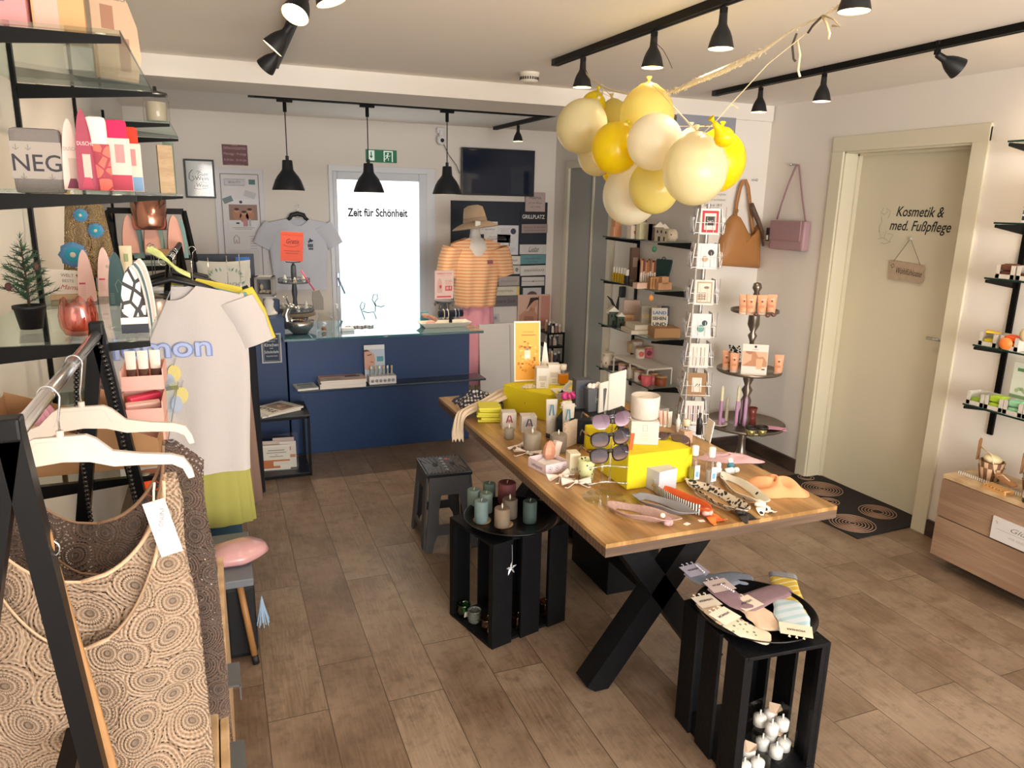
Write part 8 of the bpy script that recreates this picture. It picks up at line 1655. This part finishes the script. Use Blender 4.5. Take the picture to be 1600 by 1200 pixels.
def d_skin(b): b.rect(-.075,-.04,.075,.055,mat('#e2b798')); b.flat([(-.075,-.04),(-.02,.0),(-.02,.035),(-.05,.055),(.0,.055),(.02,.02),(.05,.025),(.075,-.01),(.075,-.04)],mat('#c98f6c'),.0006); b.flat([(-.055,.055),(-.06,.045),(-.03,.035),(-.01,.055)],mat('#b97a5c'),.0008); b.disc(.0,.085,.008,mat('#4a3a44')); b.text('skincare',0,.068,.010,GREY_INK); b.flat([(.012,-.055),(.045,-.055),(.05,.01),(.008,.01)],mat('#eab48e'),.001); b.rect(.045,-.06,.065,-.052,mat('#6a3a3a'),.001)
sign('skincare_card','skin-care card with a bare shoulder on the middle tier','card',(q.x,q.y+.02,z+.10),.155,.20,mat('#ece2d8',.5),d_skin,.005,rx=86,rz=-35)
t=thing('dark_foliage','little dark green sprig behind the skin-care card','plant',(ex-.09,ey+.05,z)); b=B(mat('#26332a',.7))
for k in range(70): a=k*2.4; r=.04*math.sqrt((k%9)/9); p=Vector((r*math.cos(a),r*math.sin(a),.02+.14*(k/70))); b.sph(p,(.009,.004,.007),M=rotm(k*37,k*53,0),n=6,k=4)
b.out('leaves',t); b=B(mat('#26332a',.7)); b.tube([(0,0,0),(0,0,.14)],.002,n=5); b.out('stem',t)
z=zt[0]+.0055
def taper(px,py,h,cols,lab,r=.011):
    q=U(px,py,2,z); t=thing('taper_candle',lab,'candle',(q.x,q.y,z)); b=B(CLEAR); b.lathe([(0,0),(.028,0),(.028,.01),(.014,.02),(.014,.028),(0,.028)],n=18); b.out('holder',t)
    b=B(mat(cols[0],.4)); b.cyl((0,0,.012),r,h*.62,n=18); b.out('wax',t); b=B(mat(cols[1],.4)); b.lathe([(r,.012+h*.62),(r*.95,h-.01),(r*.4,h+.01),(0,h+.012)],n=18); b.tube([(0,0,h+.01),(.002,0,h+.022)],.0012,n=4); b.out('upper_wax',t)
taper(1124,666,.26,('#b98ab0','#e6dcb8'),'tall lilac candle with a cream top, leftmost'); taper(1134,660,.17,('#d9cbb0','#e3d8bc'),'short cream taper behind the lilac ones'); taper(1149,668,.27,('#c998bc','#e6dcb8'),'tallest lilac candle with a cream top'); taper(1162,668,.20,('#c49ac0','#c8a0c0'),'all-lilac candle right of the tallest'); taper(1156,664,.16,('#c8a0c0','#c8a0c0'),'slim short lilac candle between its neighbours',.007)
q=U(1183,668,2,z); t=thing('hurricane_vase','dark red waisted candle holder at the back of the lowest tier','candle holder',(q.x,q.y+.06,z)); b=B(mat('#7a3a34',.3)); b.lathe([(0,0),(.032,0),(.024,.05),(.024,.08),(.032,.12),(.030,.12),(.022,.08),(0,.02)],n=24); b.out('vase',t)
for px,lab in ((1171,'left'),(1188,'right')):
    q=U(px,680,2,z); t=thing('metal_votive','%s gold and black rimmed votive glass'%lab,'glass',(q.x,q.y-.01,z)); b=B(mat('#a8a06a',.25,.6,noise=.4,nscale=90)); b.lathe([(0,0),(.024,0),(.032,.05),(0,.045)],n=26); b.out('glass',t); b=B(mat('#2a2420',.5)); b.lathe([(.033,.045),(.037,.05),(.036,.062),(.033,.062),(.032,.05)],n=32,wob=lambda a,j:1+.04*math.cos(16*a)); b.out('rim',t)
q=U(1213,672,2,z); b=B(mat('#cf94aa',.7)); b.grid(lambda u,v:((u-.5)*.12,(v-.5)*.07,.012+.006*math.sin(8*v+3*u)),14,10,th=.006); solo(b,'pink_napkin','pink paper napkin hanging over the lowest tier edge','napkin',(min(q.x,3.38),q.y,z),rz=-35)
q=U(1118,662,2,z); t=thing('cream_saucer','cream saucer with a lilac round candle','saucer',(q.x+.0,q.y-.02,z)); b=B(mat('#dccbb4',.4)); b.lathe([(0,0),(.05,0),(.065,.01),(.063,.013),(.045,.005),(0,.005)],n=32); b.out('dish',t); b=B(mat('#a884b0',.5)); b.sph((.02,-.02,.028),(.022,.022,.020)); solo(b,'round_candle','small round lilac candle on the cream saucer','candle',(q.x,q.y-.02,z+.002))
# ------------------------------------------------------------------ handbags on the right wall
def onwall(px,py,x=XR-.03): q=U(px,py,0,x); return q
def oncorner(px,py,y=YS-.11): return U(px,py,1,y)
Cc=oncorner(1165,375); t=thing('shoulder_bag','large tan leather shoulder bag hanging in the room corner','handbag',(Cc.x,YS-.055,Cc.z)); TAN=mat('#a87442',.5,noise=.10,nscale=6,bump=.15,bscale=200)
poly=[((oncorner(*p)-Cc).x,(oncorner(*p)-Cc).z) for p in ((1128,416),(1131,403),(1140,372),(1148,350),(1156,339),(1161,335),(1166,338),(1172,350),(1178,362),(1184,369),(1190,366),(1194,358),(1197,352),(1199,365),(1199,390),(1199,408),(1198,421))]
n=len(poly); cxx=sum(p[0] for p in poly)/n; czz=sum(p[1] for p in poly)/n-.03; b=B(TAN); vs=[]; fs=[]
for s_,dy in [(1,.0),(1.0,-.018),(.94,-.04),(.78,-.058),(.5,-.066),(0.02,-.068)]:
    for (xx,zz) in poly: vs.append((cxx+(xx-cxx)*s_,.045+dy,czz+(zz-czz)*s_))
for a in range(5):
    for i in range(n): j=(i+1)%n; fs.append((a*n+i,a*n+j,(a+1)*n+j,(a+1)*n+i))
fs.append(tuple(range(n))); b.add(vs,fs,None,True); b.out('bag_body',t)
b=B(TAN); b.tube([((oncorner(*p)-Cc).x,.02,(oncorner(*p)-Cc).z) for p in ((1161,338),(1163,318),(1168,295),(1172,284),(1177,282),(1181,292),(1184,320),(1187,350),(1189,366))],.013,n=8,flat=.3,up=(0,1,0)); b.out('strap',t)
b=B(mat('#5a4438',.5,noise=.8,nscale=30)); b.tube([((oncorner(*p)-Cc).x,-.02,(oncorner(*p)-Cc).z) for p in ((1180,318),(1184,332),(1190,345),(1196,362),(1198,385))],[.012,.018,.016,.012,.006],n=10); b.out('knotted_scarf',t,'printed scarf knotted round the strap')
b=B(mat('#c9a860',.2,.9)); v=oncorner(1160,330)-Cc; b.tube([(v.x+.012*math.cos(a*PI/6),0,v.z+.012*math.sin(a*PI/6)) for a in range(12)],.002,n=5,closed=True); b.out('ring',t)
Cp=onwall(1234,368); t=thing('cross_body_bag','small dusty lilac cross-body bag hanging on the wall','handbag',(XR-.035,Cp.y,Cp.z)); LI=mat('#a98a90',.5,bump=.1,bscale=300)
e=[onwall(*p)-Cp for p in ((1209,388),(1209,343),(1262,346),(1261,392))]; w=abs(e[2].y-e[1].y); h=abs(e[1].z-e[0].z); b=B(LI); b.box((0,0,0),(.055,w,h),bev=.014); b.out('bag_body',t); b=B(mat('#a3838a',.5)); b.box((-.030,.008,h*.16),(.010,w*.90,h*.66),bev=.004); b.out('flap',t)
b=B(LI); S_=[onwall(*p)-Cp for p in ((1213,343),(1220,320),(1232,285),(1243,259),(1247,258),(1249,270),(1253,310),(1258,346))]; b.tube([(.01,v.y,v.z) for v in S_],.009,n=8,flat=.3,up=(1,0,0)); b.out('strap',t)
b=B(mat('#1d1b1e',.6)); b.box((-.04,w/2+.002,-.0),(.003,.028,.085)); b.box((-.0425,w/2+.002,-.02),(.001,.018,.03),mat('#dcd8d2',.6)); b.out('price_tag',t)
# wall hooks
for q,l,rz in ((oncorner(1175,283,YS-.001),'tan bag',90),(onwall(1245,259,XR-.001),'lilac bag',0)): b=B(CHROME); b.cyl((0,0,0),.006,.045,n=10,M=rotm(0,-90)); b.sph((-.048,0,.0),.009); solo(b,'wall_hook','small metal hook carrying the %s'%l,'hook',(q.x,q.y,q.z+.006),rz=rz)
# ------------------------------------------------------------------ right wall: drawers and soap shelves
t=thing('drawer_cabinet','wall-hung oak drawer unit under the soap shelves','cabinet',(3.345,1.76,0)); b=B(OAK_CAB); b.box((0,0,.255),(.27,1.18,.395)); b.out('body',t); b=B(PALE_WOOD); b.box((0,0,.465),(.29,1.19,.018)); b.out('top_board',t,'paler oak top board')
for z0,z1 in ((.062,.262),(.268,.452)):
    b=B(OAK_CAB); b.box((-.144,0,(z0+z1)/2),(.018,1.185,z1-z0),bev=.001); o=b.out('drawer',t)
    b=B(mat('#23201e',.4)); b.box((-.156,-.08,z1-.012),(.02,.14,.014)); h_=b.out('drawer_grip',o)
CT=.4745
def R_(px,py,z=CT): return U(px,py,2,z)
def d_gl(b): b.text('Glückliche',.0,.018,.030,GREY_INK,shear=.4,w=.20); b.line([(-.16,.0),(.10,.0)],.001,GREY_INK); b.text('WIR SIND SO GLÜCKLICH',.0,-.022,.014,LIGHT_INK,w=.20); b.disc(.115,.004,.009,INK); b.line([(-.165,.035),(-.155,.03),(-.16,.022)],.0015,INK)
q0=U(1551,808,0,3.18); q1=U(1600,850,0,3.18); sign('glueck_sign','white metal sign with script words hung on the oak drawers','sign',(3.184,q0.y-.18,q0.z-.045),.36,.105,mat('#d6d3d3',.35),d_gl,.006,rx=90,rz=-90)
q=R_(1500,735); t=thing('acrylic_tray','long clear acrylic tray on the oak drawers','tray',(3.30,2.12,CT)); b=B(CLEAR); b.box((0,0,.002),(.06,.44,.003)); 
for s in (-1,1): b.box((s*.03,0,.012),(.003,.44,.024)); b.box((0,s*.22,.012),(.06,.003,.024))
for k in range(40): b.box((-.0315,-.21+k*.0108,.010),(.002,.004,.016),mat('#e6e0d8',.2))
b.out('tray_body',t)
STR=NT('bucket_staves',.5); ssp=STR.n('SeparateXYZ'); STR.l(STR.tc.outputs['Object'],ssp.inputs[0]); an=STR.math('ARCTAN2',ssp.outputs[1],ssp.outputs[0]); STR.col(STR.mix(STR.math('GREATER_THAN',STR.math('SINE',STR.math('MULTIPLY',an,9)),0),srgb('#6e4a30'),srgb('#c9a988')))
def bucket(x,y,lab,soapc,slab):
    for k,zz in ((0,0),(1,.028)):
        t=thing('wooden_bucket','%s of the two striped wooden tubs, %s'%(('lower','upper')[k],lab),'bucket',(x,y,CT+zz),20*k); b=B(STR.m); b.lathe([(0,.002),(.042,0),(.055,.062),(.051,.062),(.040,.008),(0,.008)],n=40); b.out('staves',t)
        if k: b=B(mat('#8a6038',.5)); b.box((0,.062,.10),(.035,.006,.09),bev=.003); b.sph((0,.062,.145),(.022,.005,.016)); b.tube([(0,.06,.12),(-.03,.0,.10),(-.055,-.03,.03),(-.05,-.04,.0)],.003,n=6,m=mat('#d9c4a4',.8)); b.out('handle',t)
    b=B(mat(soapc,.6)); b.sph((0,0,0),(.045,.038,.022)); solo(b,'bath_soap',slab,'soap',(x,y,CT+.028+.072),rx=10,ry=8)
bucket(3.35,2.235,'near the cream door side','#d9c9a0','oval cream soap on the left wooden tub'); bucket(3.36,2.03,'at the picture edge','#8d8ca8','lavender oval soap on the right wooden tub')
t=thing('soap_rack','small slatted wooden soap dish in front of the tubs','soap dish',(3.235,2.11,CT),86); b=B(mat('#c99a60',.5,noise=.1)); 
for s in (-1,1): b.box((0,s*.022,.007),(.11,.008,.014))
for k in range(7): b.box((-.05+k*.0166,0,.018),(.006,.055,.008))
b.out('slats',t)
b=B(mat('#a8754c',.6)); b.box((0,0,0),(.045,.09,.012),bev=.005,rx=20); b.tube([(-.02,-.03,.01),(-.03,0,.03),(-.02,.03,.01)],.003,n=6,m=mat('#d9c4a4',.8)); solo(b,'nail_brush','wooden brush with a cord between the tubs','brush',(3.31,2.13,CT+.035))
t=thing('pump_bottle','dark teal pump bottle with a white label at the right edge','bottle',(3.24,1.97,CT)); b=B(mat('#1d3430',.3)); b.lathe([(0,0),(.026,0),(.028,.004),(.028,.075),(.012,.09),(0,.09)],n=24); b.out('flask',t); b=B(mat('#e6e2da',.4)); b.lathe([(.0286,.022),(.0286,.055)],n=24); b.text('SEIFE',0,0,.01,INK,M=Matrix.Translation((-.029,0,.038))@rotm(90,0,-90)); b.out('label',t); b=B(mat('#e6e2da',.3)); b.cyl((0,0,.09),.012,.02,n=14); b.cyl((0,0,.11),.004,.02,n=8); b.box((-.008,0,.132),(.03,.010,.008),bev=.002); b.out('pump',t)
rz5=[2.013,1.663,1.416,1.104,.818]; XF=3.275
for k,z in enumerate(rz5): glass_shelf('%s glass shelf on the right wall above the oak drawers'%('topmost','second','third','fourth','lowest')[k],XR-.004,XF,1.25,2.375,z-.008,group='glass shelves on the right wall',brackets=(2.365,1.3))
b=B(BLACK_METAL); b.box((0,0,0),(.012,.026,1.55)); solo(b,'wall_standard','black slotted upright at the right picture edge','upright',(XR-.008,2.36,1.42-.0))
def sbox(y,k,c,lab,n=0,w=.085,h=.06,x=XF+.055,fill=None,flab=''):
    z=rz5[k]+.001; t=thing('soap_tray',lab,'box',(x,y,z),0); b=B(mat('#cfc9c0',.6)); d=.09
    b.box((0,0,.001),(d,w,.002))
    for s in (-1,1): b.box((0,s*w/2,h*.5),(d,.002,h)); 
    b.box((d/2,0,h/2),(.002,w,h)); b.box((-d/2,0,h*.16),(.002,w,h*.32))
    for s in (-1,1): b.box((-d/2,s*w*.40,h/2),(.002,w*.2,h))
    b.out('box_body',t)
    if fill:
        for i,(cc,yy) in enumerate(fill): b=B(mat(cc,.45)); b.box((0,0,.016),(.055,.062,.026),bev=.008); b.box((0,0,.03),(.036,.042,.003)); solo(b,'soap_bar','%s %s soap bar %s'%(('lower','upper','top')[i],yy,flab),'soap',(x-.008,y,z+.003+i*.031),rz=4*i)
Y3=U(1545,520,0,XF).y
sbox(2.315,3,'','grey card tray with yellow soaps on the fourth glass shelf',fill=(('#c9b830','olive yellow'),),flab='in the left tray of the fourth shelf'); b=B(mat('#e3b93a',.35)); b.grid(lambda u,v:((u-.5)*.07,(v-.5)*.06,.0+.012*math.sin(7*u)*v),8,8,th=.001); solo(b,'yellow_wrapper','yellow foil wrapper above the olive soap','wrapper',(XF+.05,2.32,rz5[3]+.062),rz=30)
sbox(2.215,3,'','grey card tray with orange soaps on the fourth glass shelf',fill=(('#e8703a','orange'),('#e4602e','deep orange')),flab='in the right tray of the fourth shelf')
b=B(mat('#f0843e',.4)); b.lathe([(0,-.006),(.026,-.006),(.028,0),(.026,.006),(0,.006)],n=28,M=rotm(0,90)); solo(b,'round_soap','round orange soap propped before the orange tray','soap',(XF+.001+.004,2.225,rz5[3]+.029),rz=15)
for y,c,n_,lab in ((2.325,'#8fae3c',1,'lime'),(2.235,'#a8c83a',2,'bright green'),(2.145,'#8fc9a0',2,'mint'),(2.055,'#d9cf4a',2,'lemon')): sbox(y,4,'','grey card tray with %s soaps on the lowest shelf'%lab,fill=[(c,lab)]*n_,flab='on the lowest glass shelf')
sbox(2.29,2,'','white card tray with a brown soap on the third glass shelf',fill=(('#5a3424','chocolate'),('#6a4230','brown')),flab='on the third shelf'); sbox(2.195,2,'','white card tray at the picture edge on the third shelf',fill=(('#5a3424','dark brown'),),flab='at the picture edge, third shelf')
t=thing('box_display','white display box with blue-black stripes on the second right shelf','display',(XF+.10,2.24,rz5[1]+.001),0); b=B(PAPER_COOL); b.box((0,0,.09),(.10,.09,.18)); b.out('display_body',t); b=B(mat('#2f4658',.5)); m=Matrix.Translation((-.0505,0,.08))@rotm(90,0,-90)
for k in range(5): b.rect(-.045,-.07+.026*k,.045,-.052+.026*k,mat(('#1f2c3a','#3f6478','#26343f')[k%3]),M=m)
b.text('Seife',-.0,.078,.024,INK,M=m,shear=.3); b.out('print',t)
t=thing('herb_card','white card with green herbs standing behind the soap trays','card',(XF+.13,2.19,rz5[4]+.001),0); b=B(mat('#e0e4d6',.5)); b.box((0,0,.11),(.006,.12,.22)); m=Matrix.Translation((-.0035,0,.11))@rotm(90,0,-90); b.rect(-.06,-.11,.06,-.04,mat('#7fa070'),M=m); b.rect(-.04,.07,.05,.085,mat('#5a8a5a'),M=m); [b.disc(-.03+.012*k,-.02+.01*math.sin(k),.009,mat('#a8c090'),.0008,M=m,n=8) for k in range(6)]; lines_of(b,0,0,0,0,0,0); b.out('card_body',t)
t=thing('soap_net','sisal soap net hanging from the fourth shelf','net',(XF+.02,2.16,rz5[3]+.08)); b=B(mat('#c9b088',.9)); b.sph((0,0,0),(.02,.02,.03),n=10,k=8); b.out('net_body',t)

# ------------------------------------------------------------------ balloons
def D(px,py,dist):
    d=(_f+_r*((px-800)/FPX)-_u*((py-600)/FPX)); return Vector((0,0,CH))+d*dist
CREAM='#e6dfb8'; PALE='#ebe6d2'; YEL='#f2dd12'; SOFT='#e6dc8a'
def bmat(c):
    t=NT('latex',.28); t.p.inputs['Base Color'].default_value=srgb(c)+(1,); t.p.inputs['Coat Weight'].default_value=.25; t.p.inputs['Subsurface Weight'].default_value=.35; t.p.inputs['Subsurface Scale'].default_value=.08
    tr=t.n('BsdfTranslucent'); tr.inputs['Color'].default_value=srgb(c)+(1,); mx=t.n('MixShader'); mx.inputs[0].default_value=.45; out=t.t.nodes['Material Output']; t.l(t.p.outputs[0],mx.inputs[1]); t.l(tr.outputs[0],mx.inputs[2]); t.l(mx.outputs[0],out.inputs['Surface']); return t.m
BM={c:bmat(c) for c in (CREAM,PALE,YEL,SOFT)}
KN=[]
def balloon(px,py,rp,dist,c,label,knot=(0,0,1),el=1.08,pear=False):
    p=D(px,py,dist); r=rp/FPX*dist; t=thing('balloon',label,'balloon',p,group='balloon cluster under the table track'); k=Vector(knot).normalized(); M=Vector((0,0,-1)).rotation_difference(k).to_matrix().to_4x4(); b=B(BM[c])
    if pear: prof=[(0,r*1.0),(r*.5,r*.88),(r*.85,r*.55),(r,r*.1),(r*.9,-r*.4),(r*.55,-r*.85),(r*.34,-r*1.25),(r*.28,-r*1.6),(.004,-r*1.85),(0,-r*1.85)]
    else: prof=[(0,r*el)]+[(r*math.sin(a),r*el*math.cos(a)) for a in [PI*i/20 for i in range(1,18)]]+[(r*.30,-r*el*1.0),(r*.10,-r*el*1.06),(.004,-r*el*1.10),(0,-r*el*1.10)]
    KN.append(p+M@Vector((0,0,-(-prof[-1][1])+.0)))
    b.lathe(prof[::-1],n=44,M=M); b.out('latex_skin',t); b=B(BM[c]); L=-(prof[-1][1]); kp=M@Vector((0,0,-L)); b.lathe([(0,0),(.004,0),(.005,.006),(.010,.014),(.009,.016),(0,.010)],kp,12,M=M@rotm(180)); b.out('knot',t); return t
balloon(909,197,39,2.85,CREAM,'leftmost cream balloon of the cluster',(.5,0,.8)); balloon(927,164,19,3.0,YEL,'small yellow balloon peeking over the leftmost one',(.3,0,1),pear=False); balloon(960,185,26,3.05,SOFT,'pale yellow balloon tucked behind the leftmost pair',(-.2,0,1))
balloon(1011,180,42,2.75,SOFT,'light-struck pale balloon at the top of the cluster',(0,0,1)); balloon(962,231,38,2.62,YEL,'bright yellow balloon in the left middle',(.4,.2,.6)); balloon(935,240,32,2.95,CREAM,'cream balloon behind the bright yellow one',(.3,0,.8)); balloon(958,268,17,3.1,YEL,'small yellow balloon low behind the cream ones')
balloon(1023,222,43,2.45,PALE,'whitish balloon in the centre of the cluster',(.3,.3,.3),1.0); balloon(1086,265,50,2.28,CREAM,'largest cream balloon, front right of the cluster',(.1,.2,1),1.10); balloon(1120,252,44,2.58,YEL,'bright yellow balloon behind the largest one',(.1,0,1)); balloon(1131,214,16,2.10,YEL,'little yellow pear-shaped balloon on the string',(-.9,0,.9),pear=True)
balloon(986,304,44,2.80,PALE,'whitish balloon hanging lowest at the left',(.2,.2,.9)); balloon(1022,292,39,2.60,SOFT,'soft yellow balloon between the lowest and the largest',(0,.3,1)); balloon(1078,228,24,2.85,PALE,'white balloon just visible behind the largest one')
# twine and string
tw=U(940,133,0,1.552); pts=[tw]; rest=[k.copy() for k in KN]
while rest:
    k=min(rest,key=lambda v:(v-pts[-1]).length); rest.remove(k); pts.append(k)
b=B(mat('#cdbb98',.9)); b.tube([p-tw for p in pts],.0012,n=4); solo(b,'balloon_string','string threading the balloon knots together from the twine','string',tw)
P=[U(px,py,0,1.552) for px,py in ((914,112),(922,122),(938,132),(952,140),(975,146),(1005,149),(1040,146),(1065,138),(1100,122),(1135,108),(1165,93),(1195,78),(1230,52),(1265,34),(1284,28),(1312,8),(1330,-6))]; o0=P[0].copy()
b=B(mat('#ddd0b0',.95,noise=.15,nscale=90)); b.tube([p-o0 for p in P],[.0035]*7+[.008,.010,.011,.009,.006]+[.003]*5,n=7); rnd=random.Random(9)
for i in range(len(P)-1):
    for k in range(60 if 6<=i<=10 else 5):
        c=P[i].lerp(P[i+1],rnd.random())-o0; L=.014 if 6<=i<=10 else .007; e=c+Vector((rnd.uniform(-1,1),rnd.uniform(-1,1),rnd.uniform(-1,1))).normalized()*L; b.tube([c,(c+e)/2+Vector((0,0,.003)),e],.0009,n=3,cap=False)
for k in range(3): b.tube([(U(938,140,0,1.55)-o0)+Vector((0,.018*math.cos(a*PI/8)*(1+.2*k),.026*math.sin(a*PI/8)-.008*k)) for a in range(16)],.0016,n=5,closed=True)
solo(b,'wool_garland','fluffy natural twine swagged between two track spotlights','garland',o0)
P=[U(1080,226,0,1.36),U(1122,186,0,1.40),U(1140,165,0,1.43),U(1200,100,0,1.5),U(1250,60,0,1.54),U(1290,27,0,1.565)]; o0=P[0].copy(); b=B(mat('#cdbb98',.9)); b.tube([p-o0 for p in P],.0016,n=5); c=P[2]-o0
b.tube([c,c+Vector((.02,.01,.004)),c+Vector((.03,.0,-.006))],.0022,n=5); solo(b,'balloon_string','thin taut string holding the right side of the balloons','string',o0)
for pts,c,lab in (((( 1245,52),(1238,70),(1240,92),(1243,96)),'#4a4238','dark ribbon tail hanging from the twine'),(((1245,60),(1250,85),(1247,110),(1250,120)),'#d9c9a8','cream ribbon tail hanging beside the dark one'),(((1286,24),(1302,30),(1313,42),(1300,40)),'#c9b48a','twisted ribbon loop at the twine knot'),(((1284,24),(1292,38),(1296,52),(1294,62)),'#cdb48a','short frayed end below the twine knot'),(((1284,26),(1270,40),(1262,52)),'#3f3830','dark thin ribbon left of the twine knot'),(((1020,62),(1036,78),(1044,92),(1050,106)),'#1d1a18','black ribbon round the middle table spotlight')):
    P=[U(px,py,0,1.56-.02) for px,py in pts]; o0=P[0].copy(); b=B(mat(c,.8)); b.tube([p-o0 for p in P],.0035,n=6,flat=.3); solo(b,'ribbon_tail',lab,'ribbon',o0)
